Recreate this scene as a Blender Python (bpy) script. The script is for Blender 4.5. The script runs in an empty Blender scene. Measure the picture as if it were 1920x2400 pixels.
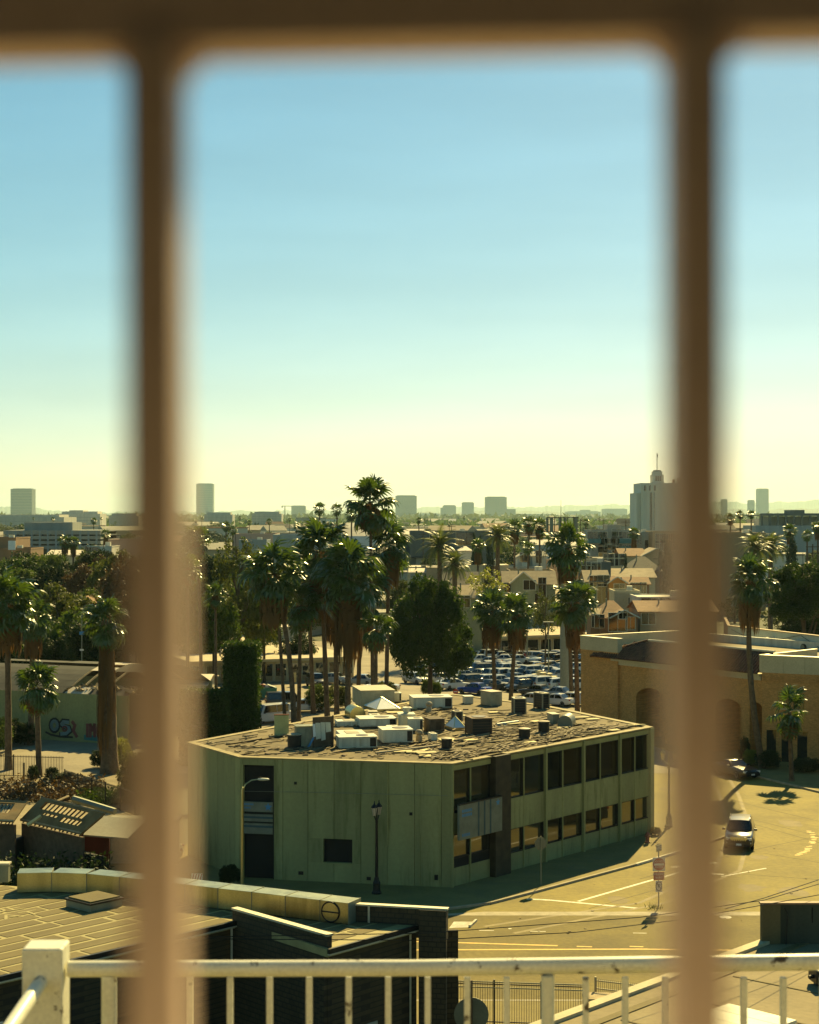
import bpy, bmesh, math, random
import numpy as np
from mathutils import Vector, Matrix, Euler
R = math.radians
scene = bpy.context.scene
COL = scene.collection

# ---------------------------------------------------------------- camera, sky, sun, exposure
F, HZ, HC = 4000.0, 1210.0, 22.0          # focal length (photo px), horizon row, eye height (m)
SUN_EL, SUN_AZ = 35.0, 17.5               # degrees, azimuth to the right of the view direction
cam_d = bpy.data.cameras.new('camera'); cam = bpy.data.objects.new('camera', cam_d); COL.objects.link(cam)
cam.location = (0, 0, HC); cam.rotation_euler = (R(90), 0, 0)
cam_d.sensor_fit = 'VERTICAL'; cam_d.sensor_height = 36; cam_d.lens = F/2400*36
cam_d.shift_y = (HZ-1200)/2400
cam_d.clip_start = 0.05; cam_d.clip_end = 90000
cam_d.dof.use_dof = True; cam_d.dof.focus_distance = 110; cam_d.dof.aperture_fstop = 6.6
scene.camera = cam

SKY_K, SKY_G, SKY_T = 12.0, (1.42, 1.02, .95), (.91, .90, .80)   # film-like tone of the whole sky, per channel
world = bpy.data.worlds.new('World'); scene.world = world; world.use_nodes = True
nt = world.node_tree; nt.nodes.clear()
sky = nt.nodes.new('ShaderNodeTexSky'); sky.sky_type = 'NISHITA'; sky.sun_disc = False
sky.sun_elevation = R(SUN_EL); sky.sun_rotation = R(SUN_AZ)
sky.air_density = 1.0; sky.dust_density = .25; sky.ozone_density = 1.0; sky.altitude = 50
bg = nt.nodes.new('ShaderNodeBackground'); bg.inputs['Strength'].default_value = 0.05
wo = nt.nodes.new('ShaderNodeOutputWorld')
k1 = nt.nodes.new('ShaderNodeVectorMath'); k1.operation = 'SCALE'; k1.inputs['Scale'].default_value = 1/SKY_K
nt.links.new(sky.outputs[0], k1.inputs[0])
sp_ = nt.nodes.new('ShaderNodeSeparateXYZ'); cb_ = nt.nodes.new('ShaderNodeCombineXYZ'); nt.links.new(k1.outputs[0], sp_.inputs[0])
for ch in range(3):
    pw_ = nt.nodes.new('ShaderNodeMath'); pw_.operation = 'POWER'; pw_.inputs[1].default_value = SKY_G[ch]; nt.links.new(sp_.outputs[ch], pw_.inputs[0])
    ml_ = nt.nodes.new('ShaderNodeMath'); ml_.operation = 'MULTIPLY'; ml_.inputs[1].default_value = SKY_K*SKY_T[ch]; nt.links.new(pw_.outputs[0], ml_.inputs[0]); nt.links.new(ml_.outputs[0], cb_.inputs[ch])
tcw = nt.nodes.new('ShaderNodeTexCoord'); mpw = nt.nodes.new('ShaderNodeMapping'); mpw.inputs['Scale'].default_value = (2.5, 2.5, 16); mpw.inputs['Rotation'].default_value = (0, R(6), 0); nt.links.new(tcw.outputs['Generated'], mpw.inputs[0])
nzw = nt.nodes.new('ShaderNodeTexNoise'); nzw.inputs['Scale'].default_value = 1.6; nzw.inputs['Detail'].default_value = 7; nt.links.new(mpw.outputs[0], nzw.inputs['Vector'])   # thin uneven veil of high cloud
mrw = nt.nodes.new('ShaderNodeMapRange'); mrw.inputs[1].default_value = .35; mrw.inputs[2].default_value = .7; mrw.inputs[3].default_value = .97; mrw.inputs[4].default_value = 1.07; nt.links.new(nzw.outputs[0], mrw.inputs[0])
vmw = nt.nodes.new('ShaderNodeVectorMath'); vmw.operation = 'SCALE'; nt.links.new(cb_.outputs[0], vmw.inputs[0]); nt.links.new(mrw.outputs[0], vmw.inputs['Scale']); nt.links.new(vmw.outputs[0], bg.inputs['Color'])
nt.links.new(bg.outputs[0], wo.inputs['Surface'])

sun_d = bpy.data.lights.new('sun', 'SUN'); sun = bpy.data.objects.new('sun', sun_d); COL.objects.link(sun)
sun_d.energy = 5.0; sun_d.angle = R(0.55); sun_d.color = (1.0, 0.77, 0.30)
to_sun = Vector((math.sin(R(SUN_AZ))*math.cos(R(SUN_EL)), math.cos(R(SUN_AZ))*math.cos(R(SUN_EL)), math.sin(R(SUN_EL))))
sun.rotation_euler = to_sun.to_track_quat('Z', 'Y').to_euler()
scene.view_settings.view_transform = 'Standard'; scene.view_settings.look = 'None'
scene.view_settings.gamma = 1.0; scene.view_settings.exposure = 0.95
scene.render.engine = 'CYCLES'
scene.cycles.max_bounces = 6; scene.cycles.volume_bounces = 0; scene.cycles.transparent_max_bounces = 6

# ---------------------------------------------------------------- helpers
def G(x, y, z=0.0):
    """point on the level z seen at photo pixel x, y"""
    d = F*(HC-z)/(y-HZ)
    return Vector(((x-960)/F*d, d, z))
def D(x, y, d):
    return Vector(((x-960)/F*d, d, HC-(y-HZ)/F*d))
def XD(x, d, z=0.0):
    return Vector(((x-960)/F*d, d, z))

def tag(o, label=None, cat=None, group=None, kind=None):
    if label: o['label'] = label
    if cat: o['category'] = cat
    if group: o['group'] = group
    if kind: o['kind'] = kind
    return o
def empty(name, loc=(0, 0, 0), rz=0.0):
    o = bpy.data.objects.new(name, None); COL.objects.link(o)
    o.location = loc; o.rotation_euler = (0, 0, rz); o.empty_display_size = .3
    return o
def thing(name, label, cat, loc=(0, 0, 0), rz=0.0, group=None):
    return tag(empty(name, loc, rz), label, cat, group)
def inst(name, mesh, parent=None, loc=(0, 0, 0), rot=(0, 0, 0), scale=(1, 1, 1), mat=None):
    o = bpy.data.objects.new(name, mesh); COL.objects.link(o)
    if parent: o.parent = parent
    o.location = loc; o.rotation_euler = rot; o.scale = scale
    if mat:
        o.material_slots[0].link = 'OBJECT'; o.material_slots[0].material = mat
    return o
def root_loc(o):
    v = Vector((0, 0, 0))
    while o: v = v+Vector(o.location); o = o.parent
    return v

ONES = 'first second third fourth fifth sixth seventh eighth ninth tenth eleventh twelfth thirteenth fourteenth fifteenth sixteenth seventeenth eighteenth nineteenth'.split()
TENS = {2: 'twent', 3: 'thirt', 4: 'fort', 5: 'fift', 6: 'sixt', 7: 'sevent', 8: 'eight', 9: 'ninet'}
def ordinal(n):
    if n >= 100: return 'hundred'+('th' if n == 100 else '-and-'+ordinal(n-100))
    if n < 20: return ONES[n-1]
    return TENS[n//10]+('ieth' if n % 10 == 0 else 'y-'+ONES[n % 10-1])
def number_left(lst, pattern, cat, group):
    """label alike things by their place counted from the left of the photo"""
    for i, (x, o) in enumerate(sorted(lst, key=lambda q: q[0])): tag(o, pattern % ordinal(i+1), cat, group)

class Fr:
    """vertical plane from A to B; u runs along it, o outwards (to the right-hand side of A->B)"""
    def __init__(s, A, B):
        s.A = Vector((A[0], A[1], 0)); s.B = Vector((B[0], B[1], 0))
        s.L = (s.B-s.A).length; s.d = (s.B-s.A)/s.L
        s.n = Vector((s.d.y, -s.d.x, 0))
    def p(s, u, z, o=0.0):
        v = s.A+s.d*u+s.n*o; return Vector((v.x, v.y, z))
    def u(s, x):
        k = (x-960)/F
        return (k*s.A.y-s.A.x)/(s.d.x-k*s.d.y)
    def yaw(s): return math.atan2(s.d.y, s.d.x)

class MB:
    def __init__(s): s.v = []; s.f = []
    def add(s, vs, fs):
        b = len(s.v); s.v += [tuple(v) for v in vs]; s.f += [tuple(b+i for i in f) for f in fs]; return s
    BF = [(0, 3, 2, 1), (4, 5, 6, 7), (0, 1, 5, 4), (1, 2, 6, 5), (2, 3, 7, 6), (3, 0, 4, 7)]
    def box(s, c, size, yaw=0.0, rot=None):
        hx, hy, hz = size[0]/2, size[1]/2, size[2]/2
        m = rot if rot is not None else Matrix.Rotation(yaw, 3, 'Z'); c = Vector(c)
        vs = [c+m @ Vector(p) for p in [(-hx, -hy, -hz), (hx, -hy, -hz), (hx, hy, -hz), (-hx, hy, -hz),
                                        (-hx, -hy, hz), (hx, -hy, hz), (hx, hy, hz), (-hx, hy, hz)]]
        return s.add(vs, s.BF)
    def bbox(s, x0, x1, y0, y1, z0, z1):
        return s.box(((x0+x1)/2, (y0+y1)/2, (z0+z1)/2), (abs(x1-x0), abs(y1-y0), abs(z1-z0)))
    def fbox(s, fr, u0, u1, z0, z1, o0, o1):
        vs = [fr.p(u0, z0, o1), fr.p(u1, z0, o1), fr.p(u1, z0, o0), fr.p(u0, z0, o0),
              fr.p(u0, z1, o1), fr.p(u1, z1, o1), fr.p(u1, z1, o0), fr.p(u0, z1, o0)]
        return s.add(vs, s.BF)
    def prism(s, poly, z0, z1):
        n = len(poly)
        vs = [(p[0], p[1], z0) for p in poly]+[(p[0], p[1], z1) for p in poly]
        ar = sum(poly[i][0]*poly[(i+1) % n][1]-poly[(i+1) % n][0]*poly[i][1] for i in range(n))
        idx = list(range(n)) if ar > 0 else list(range(n))[::-1]
        fs = [tuple(idx[::-1]), tuple(n+i for i in idx)]
        for k in range(n):
            a, b = idx[k], idx[(k+1) % n]; fs.append((a, b, n+b, n+a))
        return s.add(vs, fs)
    def sheet(s, poly, z):
        n = len(poly); ar = sum(poly[i][0]*poly[(i+1) % n][1]-poly[(i+1) % n][0]*poly[i][1] for i in range(n))
        pl = poly if ar > 0 else poly[::-1]
        return s.add([(p[0], p[1], z) for p in pl], [tuple(range(n))])
    def quad(s, *p): return s.add(p, [tuple(range(len(p)))])
    def strip(s, a, b, w, z, ):
        a = Vector((a[0], a[1], 0)); b = Vector((b[0], b[1], 0)); d = (b-a).normalized(); n = Vector((-d.y, d.x, 0))*w/2
        return s.sheet([(a-n)[:2], (b-n)[:2], (b+n)[:2], (a+n)[:2]], z)
    def tube(s, pts, r, n=8, caps=True):
        pts = [Vector(p) for p in pts]; m = len(pts)
        rs = r if isinstance(r, (list, tuple)) else [r]*m
        b = len(s.v); up = Vector((0, 0, 1)); prev = None
        for i, p in enumerate(pts):
            t = (pts[min(i+1, m-1)]-pts[max(i-1, 0)]).normalized()
            if prev is None:
                a = t.cross(up) if abs(t.z) < .95 else t.cross(Vector((0, 1, 0)))
            else: a = prev-t*prev.dot(t)
            a.normalize(); prev = a; c = t.cross(a)
            for k in range(n):
                an = 2*math.pi*k/n
                s.v.append(tuple(p+(a*math.cos(an)+c*math.sin(an))*rs[i]))
        for i in range(m-1):
            for k in range(n):
                k2 = (k+1) % n
                s.f.append((b+i*n+k, b+i*n+k2, b+(i+1)*n+k2, b+(i+1)*n+k))
        if caps:
            s.f.append(tuple(b+k for k in range(n))[::-1]); s.f.append(tuple(b+(m-1)*n+k for k in range(n)))
        return s
    def lathe(s, prof, c=(0, 0, 0), n=12):
        b = len(s.v)
        for (r, z) in prof:
            for k in range(n):
                an = 2*math.pi*k/n; s.v.append((c[0]+r*math.cos(an), c[1]+r*math.sin(an), c[2]+z))
        for i in range(len(prof)-1):
            for k in range(n):
                k2 = (k+1) % n; s.f.append((b+i*n+k, b+i*n+k2, b+(i+1)*n+k2, b+(i+1)*n+k))
        s.f.append(tuple(b+k for k in range(n))[::-1]); s.f.append(tuple(b+(len(prof)-1)*n+k for k in range(n)))
        return s
    def mesh(s, name, mat, off=(0, 0, 0), smooth=0):
        me = bpy.data.meshes.new(name); o = Vector(off)
        if o.length > 0: vs = [(v[0]-o.x, v[1]-o.y, v[2]-o.z) for v in s.v]
        else: vs = s.v
        me.from_pydata(vs, [], s.f); me.update()
        if mat: me.materials.append(mat)
        if smooth:
            me.shade_smooth()
            if smooth < 180: me.set_sharp_from_angle(angle=R(smooth))
        return me
    def build(s, name, mat, parent=None, world=True, smooth=0):
        off = root_loc(parent) if (parent and world) else (0, 0, 0)
        o = bpy.data.objects.new(name, s.mesh(name, mat, off, smooth)); COL.objects.link(o)
        if parent: o.parent = parent
        return o

def bevel(o, w=.02, seg=2):
    m = o.modifiers.new('bevel', 'BEVEL'); m.width = w; m.segments = seg; m.limit_method = 'ANGLE'; return o
def structure(name, mb, mat, **k):
    o = mb.build(name, mat, **k); o['kind'] = 'structure'; return o

# ---------------------------------------------------------------- procedural materials
def M(name, col, rough=.8, var=.18, scale=1.5, bump=0.0, metal=0.0, spec=.4, streak=0.0, fine=.1, rnd=.0, coat=0.0, dirt=None, dirt_amt=.5, dscale=.7):
    m = bpy.data.materials.new(name); m.use_nodes = True
    n = m.node_tree; L = n.links.new; p = n.nodes['Principled BSDF']
    tc = n.nodes.new('ShaderNodeTexCoord')
    src = tc.outputs['Object']
    oi = n.nodes.new('ShaderNodeObjectInfo')
    off = n.nodes.new('ShaderNodeVectorMath'); off.operation = 'ADD'
    sc = n.nodes.new('ShaderNodeVectorMath'); sc.operation = 'SCALE'; sc.inputs[0].default_value = (37, 91, 53)
    L(oi.outputs['Random'], sc.inputs['Scale']); L(src, off.inputs[0]); L(sc.outputs[0], off.inputs[1]); src = off.outputs[0]
    n1 = n.nodes.new('ShaderNodeTexNoise'); n1.inputs['Scale'].default_value = scale; n1.inputs['Detail'].default_value = 6
    if streak:
        mp = n.nodes.new('ShaderNodeMapping'); mp.inputs['Scale'].default_value = (1, 1, .12); L(src, mp.inputs[0]); L(mp.outputs[0], n1.inputs['Vector'])
    else: L(src, n1.inputs['Vector'])
    n2 = n.nodes.new('ShaderNodeTexNoise'); n2.inputs['Scale'].default_value = scale*14; n2.inputs['Detail'].default_value = 4; L(src, n2.inputs['Vector'])
    r1 = n.nodes.new('ShaderNodeMapRange'); r1.inputs[1].default_value = .3; r1.inputs[2].default_value = .7
    r1.inputs[3].default_value = 1-var; r1.inputs[4].default_value = 1+var; L(n1.outputs[0], r1.inputs[0])
    r2 = n.nodes.new('ShaderNodeMapRange'); r2.inputs[1].default_value = .3; r2.inputs[2].default_value = .7
    r2.inputs[3].default_value = 1-fine; r2.inputs[4].default_value = 1+fine; L(n2.outputs[0], r2.inputs[0])
    mu = n.nodes.new('ShaderNodeMath'); mu.operation = 'MULTIPLY'; L(r1.outputs[0], mu.inputs[0]); L(r2.outputs[0], mu.inputs[1])
    fac = mu.outputs[0]
    if rnd:
        r3 = n.nodes.new('ShaderNodeMapRange'); r3.inputs[3].default_value = 1-rnd; r3.inputs[4].default_value = 1+rnd; L(oi.outputs['Random'], r3.inputs[0])
        m3 = n.nodes.new('ShaderNodeMath'); m3.operation = 'MULTIPLY'; L(fac, m3.inputs[0]); L(r3.outputs[0], m3.inputs[1]); fac = m3.outputs[0]
    vm = n.nodes.new('ShaderNodeVectorMath'); vm.operation = 'SCALE'; vm.inputs[0].default_value = col[:3]; L(fac, vm.inputs['Scale'])
    cout = vm.outputs[0]
    if dirt:
        n3 = n.nodes.new('ShaderNodeTexNoise'); n3.inputs['Scale'].default_value = dscale; n3.inputs['Detail'].default_value = 8; n3.inputs['Roughness'].default_value = .65; L(mp.outputs[0] if streak else src, n3.inputs['Vector'])
        rr = n.nodes.new('ShaderNodeMapRange'); rr.inputs[1].default_value = .52 if dscale < 10 else .60; rr.inputs[2].default_value = .68 if dscale < 10 else .64; rr.inputs[4].default_value = dirt_amt; L(n3.outputs[0], rr.inputs[0])
        mx = n.nodes.new('ShaderNodeMix'); mx.data_type = 'RGBA'; L(rr.outputs[0], mx.inputs[0]); L(cout, mx.inputs[6]); mx.inputs[7].default_value = (*dirt, 1); cout = mx.outputs[2]
    L(cout, p.inputs['Base Color'])
    p.inputs['Roughness'].default_value = rough; p.inputs['Metallic'].default_value = metal
    p.inputs['Specular IOR Level'].default_value = spec
    if coat: p.inputs['Coat Weight'].default_value = coat; p.inputs['Coat Roughness'].default_value = .05
    if bump:
        bp = n.nodes.new('ShaderNodeBump'); bp.inputs['Strength'].default_value = bump; bp.inputs['Distance'].default_value = .03
        L(n2.outputs[0], bp.inputs['Height']); L(bp.outputs[0], p.inputs['Normal'])
    return m

def M_leaf(name, col, col2=None, rough=.45, transl=.35, tcol=None, rnd=.25, spec=.5):
    m = bpy.data.materials.new(name); m.use_nodes = True; n = m.node_tree; L = n.links.new
    p = n.nodes['Principled BSDF']; out = n.nodes['Material Output']
    tc = n.nodes.new('ShaderNodeTexCoord'); nz = n.nodes.new('ShaderNodeTexNoise'); nz.inputs['Scale'].default_value = .9; nz.inputs['Detail'].default_value = 5
    L(tc.outputs['Object'], nz.inputs['Vector'])
    oi = n.nodes.new('ShaderNodeObjectInfo')
    ad = n.nodes.new('ShaderNodeMath'); ad.operation = 'MULTIPLY_ADD'; L(oi.outputs['Random'], ad.inputs[0]); ad.inputs[1].default_value = rnd; L(nz.outputs[0], ad.inputs[2])
    mr = n.nodes.new('ShaderNodeMapRange'); mr.inputs[1].default_value = .35; mr.inputs[2].default_value = .65+rnd; L(ad.outputs[0], mr.inputs[0])
    mx = n.nodes.new('ShaderNodeMix'); mx.data_type = 'RGBA'; mx.inputs[6].default_value = (*col, 1); c2 = col2 or tuple(c*1.7 for c in col); mx.inputs[7].default_value = (*c2, 1)
    L(mr.outputs[0], mx.inputs[0]); L(mx.outputs[2], p.inputs['Base Color'])
    p.inputs['Roughness'].default_value = rough; p.inputs['Specular IOR Level'].default_value = spec
    t = n.nodes.new('ShaderNodeBsdfTranslucent'); tcv = tcol or (col[0]*2.2, col[1]*2.2, col[2]*1.2); t.inputs['Color'].default_value = (*tcv, 1)
    ms = n.nodes.new('ShaderNodeMixShader'); ms.inputs[0].default_value = transl; L(p.outputs[0], ms.inputs[1]); L(t.outputs[0], ms.inputs[2]); L(ms.outputs[0], out.inputs['Surface'])
    return m

def M_glass(name, col=(.02, .025, .02), rough=.04, spec=.9):
    m = bpy.data.materials.new(name); m.use_nodes = True; n = m.node_tree; p = n.nodes['Principled BSDF']
    p.inputs['Base Color'].default_value = (*col, 1); p.inputs['Roughness'].default_value = rough; p.inputs['Specular IOR Level'].default_value = spec
    tc = n.nodes.new('ShaderNodeTexCoord'); nz = n.nodes.new('ShaderNodeTexNoise'); nz.inputs['Scale'].default_value = .6
    n.links.new(tc.outputs['Object'], nz.inputs['Vector'])
    bp = n.nodes.new('ShaderNodeBump'); bp.inputs['Strength'].default_value = .04; bp.inputs['Distance'].default_value = .05
    n.links.new(nz.outputs[0], bp.inputs['Height']); n.links.new(bp.outputs[0], p.inputs['Normal'])
    return m

def M_brick(name, c1, c2, mortar, w=.22, h=.075, var=.3):
    m = bpy.data.materials.new(name); m.use_nodes = True; n = m.node_tree; L = n.links.new; p = n.nodes['Principled BSDF']
    g = n.nodes.new('ShaderNodeTexCoord')
    # run the bond along whichever way the wall faces: distance along the wall is x*cos + y*sin of its own yaw (object space is unrotated)
    sx = n.nodes.new('ShaderNodeSeparateXYZ'); L(g.outputs['Object'], sx.inputs[0])
    a = n.nodes.new('ShaderNodeMath'); a.operation = 'SUBTRACT'; L(sx.outputs[0], a.inputs[0]); L(sx.outputs[1], a.inputs[1])
    cx = n.nodes.new('ShaderNodeCombineXYZ'); L(a.outputs[0], cx.inputs[0]); L(sx.outputs[2], cx.inputs[1])
    b = n.nodes.new('ShaderNodeTexBrick'); L(cx.outputs[0], b.inputs['Vector'])
    b.inputs['Scale'].default_value = 1; b.inputs['Brick Width'].default_value = w; b.inputs['Row Height'].default_value = h
    b.inputs['Mortar Size'].default_value = h*.12; b.inputs['Color1'].default_value = (*c1, 1); b.inputs['Color2'].default_value = (*c2, 1); b.inputs['Mortar'].default_value = (*mortar, 1)
    nz = n.nodes.new('ShaderNodeTexNoise'); nz.inputs['Scale'].default_value = 2.2; nz.inputs['Detail'].default_value = 8; nz.inputs['Roughness'].default_value = .7; L(g.outputs['Object'], nz.inputs['Vector'])
    mr = n.nodes.new('ShaderNodeMapRange'); mr.inputs[1].default_value = .3; mr.inputs[2].default_value = .7; mr.inputs[3].default_value = 1-var; mr.inputs[4].default_value = 1+var; L(nz.outputs[0], mr.inputs[0])
    vm = n.nodes.new('ShaderNodeVectorMath'); vm.operation = 'SCALE'; L(b.outputs[0], vm.inputs[0]); L(mr.outputs[0], vm.inputs['Scale']); L(vm.outputs[0], p.inputs['Base Color'])
    p.inputs['Roughness'].default_value = .85
    bp = n.nodes.new('ShaderNodeBump'); bp.inputs['Strength'].default_value = .4; bp.inputs['Distance'].default_value = .02; L(b.outputs['Fac'], bp.inputs['Height']); bp.invert = True; L(bp.outputs[0], p.inputs['Normal'])
    return m

def M_paint(name, col): return M(name, col, rough=.28, var=.03, fine=.02, spec=.5, coat=.5)

mt = {}
mt['asphalt'] = M('asphalt', (.15, .115, .022), .9, .22, .3, .3, fine=.16, dirt=(.10, .078, .024), dirt_amt=.6, dscale=.22)
mt['concrete'] = M('street concrete', (.215, .168, .028), .88, .22, .22, .2, fine=.14, dirt=(.135, .10, .018), dirt_amt=.65, dscale=.2)
mt['sidewalk'] = M('sidewalk', (.21, .168, .048), .9, .14, .6, .15, dirt=(.16, .125, .06), dscale=.5)
mt['kerb'] = M('kerb', (.36, .31, .2), .85, .2, 2)
mt['kerb_white'] = M('kerb white', (.62, .57, .42), .8, .25, 3, dirt=(.3, .25, .15))
mt['ground'] = M('city ground', (.085, .09, .04), .95, .35, .02, dirt=(.035, .055, .018), dirt_amt=.8, dscale=.012)
mt['lot'] = M('lot asphalt', (.26, .22, .14), .9, .2, .2, .2, dirt=(.17, .145, .09), dscale=.15)
mt['yard'] = M('yard dirt', (.29, .235, .13), .95, .25, .3, .3, dirt=(.16, .14, .07), dscale=.4)
mt['yellow'] = M('yellow road paint', (.62, .36, .03), .7, .25, 6, dirt=(.3, .22, .08), dscale=3)
mt['white_paint'] = M('white road paint', (.62, .58, .43), .7, .25, 5, dirt=(.32, .27, .16), dirt_amt=.7, dscale=2)
mt['crack'] = M('tar joint', (.06, .05, .03), .9)
mt['green_wall'] = M('green grey stucco', (.30, .295, .12), .85, .24, .35, .25, streak=1, fine=.06, dirt=(.15, .155, .05), dirt_amt=.75, dscale=1.6)
mt['green_trim'] = M('green grey trim', (.32, .31, .12), .8, .12, .8, streak=1)
mt['brown_stone'] = M('brown pier stone', (.05, .038, .018), .8, .3, 2, .3)
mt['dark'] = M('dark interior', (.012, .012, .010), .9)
mt['black_metal'] = M('black metal', (.018, .018, .016), .45, .2, 4, metal=.3)
mt['glass'] = M_glass('window glass'); mt['car_glass'] = M_glass('car glass', (.012, .015, .014), .03, .8)
mt['mirror_glass'] = M_glass('reflective glass', (.03, .03, .02), .03, 1.0)
mt['mirror_glass'].node_tree.nodes['Principled BSDF'].inputs['IOR'].default_value = 1.75
mt['roof_tar'] = M('tar roof', (.15, .112, .045), .9, .3, .6, .4, dirt=(.065, .048, .02), dirt_amt=.8, dscale=.35)
mt['wood'] = M('weathered lumber', (.30, .23, .12), .85, .3, 3, .2, rnd=.35)
mt['wood_dark'] = M('dark lumber', (.10, .07, .04), .9, .3, 3, rnd=.35)
mt['plywood_yellow'] = M('pale insulation sheet', (.62, .52, .24), .8, .2, 2, rnd=.2)
mt['hvac_white'] = M('hvac white', (.58, .57, .43), .55, .18, 1.5, streak=1, dirt=(.33, .28, .16), dirt_amt=.5, dscale=1.2, rnd=.1)
mt['hvac_beige'] = M('hvac beige', (.36, .31, .19), .6, .18, 1.5, dirt=(.2, .16, .09), rnd=.1)
mt['galv'] = M('galvanised sheet', (.50, .46, .22), .30, .22, 1.2, metal=.92, streak=1, dirt=(.24, .21, .09), dirt_amt=.6, dscale=1.4)
mt['skylight'] = M('white acrylic', (.72, .74, .68), .3, .06, 2, spec=.6)
mt['white_rail'] = M('chipped white paint', (.72, .70, .54), .42, .08, 6, spec=.5, dirt=(.075, .055, .03), dirt_amt=1.0, dscale=14)
mt['brick'] = M_brick('tan brick', (.62, .31, .08), (.42, .20, .045), (.48, .30, .11), .24, .085, .16)
mt['cream_stone'] = M('cream parapet', (.50, .43, .25), .8, .1, .6)
mt['tile'] = M('roof tile', (.10, .042, .018), .7, .25, 4, rnd=.35)
mt['bark'] = M('palm bark', (.13, .09, .05), .95, .35, 4, .6)
mt['bark2'] = M('tree bark', (.10, .075, .045), .95, .35, 3, .6)
mt['skirt'] = M_leaf('dead palm fronds', (.085, .048, .016), (.17, .095, .032), .8, .2, (.25, .13, .04), spec=.2)
mt['palm'] = M_leaf('palm leaf', (.024, .048, .007), (.058, .10, .016), .34, .18, (.15, .25, .02), spec=.5)
mt['datepalm'] = M_leaf('date palm leaf', (.05, .07, .016), (.105, .12, .028), .45, .25, (.2, .25, .035))
mt['ficus'] = M_leaf('ficus leaf', (.013, .034, .004), (.036, .07, .009), .62, .14, (.11, .2, .012), spec=.25)
mt['leaf_mid'] = M_leaf('mid green leaf', (.026, .052, .007), (.06, .10, .014), .65, .2, (.17, .26, .02), spec=.25)
mt['leaf_olive'] = M_leaf('olive leaf', (.034, .048, .008), (.075, .09, .017), .65, .2, (.18, .21, .025), spec=.25)
mt['leaf_lime'] = M_leaf('lime leaf', (.13, .16, .025), (.22, .24, .04), .5, .4, (.38, .4, .04))
mt['leaf_rust'] = M_leaf('rust leaf', (.055, .035, .009), (.10, .058, .014), .6, .15, (.18, .1, .02))
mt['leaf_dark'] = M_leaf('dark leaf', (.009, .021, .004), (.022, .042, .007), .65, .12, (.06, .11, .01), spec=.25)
mt['cypress'] = M_leaf('cypress leaf', (.018, .038, .018), (.03, .055, .025), .6, .15, (.05, .09, .03))
mt['tyre'] = M('tyre', (.02, .02, .02), .8); mt['rim'] = M('rim', (.45, .45, .42), .35, metal=.8)
mt['headlight'] = M('headlight glass', (.7, .72, .7), .12, .05, 2, spec=.8); mt['taillight'] = M('red lens', (.30, .012, .01), .25, .05)
mt['plate'] = M('licence plate', (.7, .7, .65), .5)
mt['chrome'] = M('chrome', (.7, .7, .68), .18, .05, metal=1)
mt['red_sign'] = M('sign red', (.42, .045, .02), .5, .08); mt['white_sign'] = M('sign white', (.72, .68, .55), .5, .06)
mt['sign_back'] = M('sign back grey', (.17, .18, .13), .5, .1, metal=.3); mt['pole_grey'] = M('grey pole', (.24, .25, .17), .55, .12, 2, metal=.3)
mt['blue_paint'] = M('sign blue', (.05, .22, .42), .5); mt['pole_brown'] = M('rusty pole', (.12, .075, .04), .8)
# ---------------------------------------------------------------- ground, streets
structure('ground', MB().sheet([(-29000, -200), (29000, -200), (29000, 30500), (-29000, 30500)], 0), mt['ground'])
structure('side_street', MB().sheet([(-3, 94), (140, 94), (140, 190), (2, 190), (2, 130)], .004), mt['concrete'])
structure('avenue', MB().sheet([(-160, 77), (140, 77), (140, 94), (-160, 94)], .008), mt['asphalt'])
structure('car_park_ground', MB().sheet([(-60, 146), (24, 146), (32, 190), (32, 300), (-60, 300)], .012), mt['lot'])
structure('yard_ground', MB().sheet([(-60, 100), (-18, 100), (-22, 146), (-30, 175), (-75, 175)], .010), mt['yard'])
sw = [(-60, 94.6), (1, 94.8), (4.5, 96.8), (7.5, 100), (14, 107.3), (18.6, 112.8), (22, 117.5), (21, 122), (13, 134), (4, 142.5), (-16, 112), (-60, 108)]
structure('corner_pavement', MB().prism(sw, 0, .13), mt['sidewalk'])
k = MB()
for i in range(0, 6):
    a, b = Vector(sw[i]), Vector(sw[i+1]); dn = (b-a).normalized(); nn = Vector((dn.y, -dn.x))*.16
    k.prism([a+nn, b+nn, b, a], 0, .136)
structure('kerb', k, mt['kerb'])
structure('painted_kerb', MB().prism([(14.3, 107.35), (17.9, 111.7), (17.78, 111.82), (14.18, 107.47)], .02, .15), mt['kerb_white'])
structure('near_pavement', MB().prism([(-20, 73.2), (30, 73.2), (30, 77), (-20, 77)], 0, .13), mt['sidewalk'])
structure('near_kerb', MB().prism([(-20, 77.003), (30, 77.003), (30, 77.2), (-20, 77.2)], 0, .14), mt['kerb'])
bw = [(27.2, 149), (29.3, 143.8), (32.6, 136), (38, 123), (75, 108), (75, 190), (20, 176)]
structure('brick_building_pavement', MB().prism(bw, 0, .14), mt['sidewalk'])
structure('far_kerb', MB().prism([(27.05, 149), (29.15, 143.75), (32.45, 135.9), (37.8, 123), (38, 123), (32.597, 136), (29.297, 143.8), (27.197, 149)], 0, .15), mt['kerb'])
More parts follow.
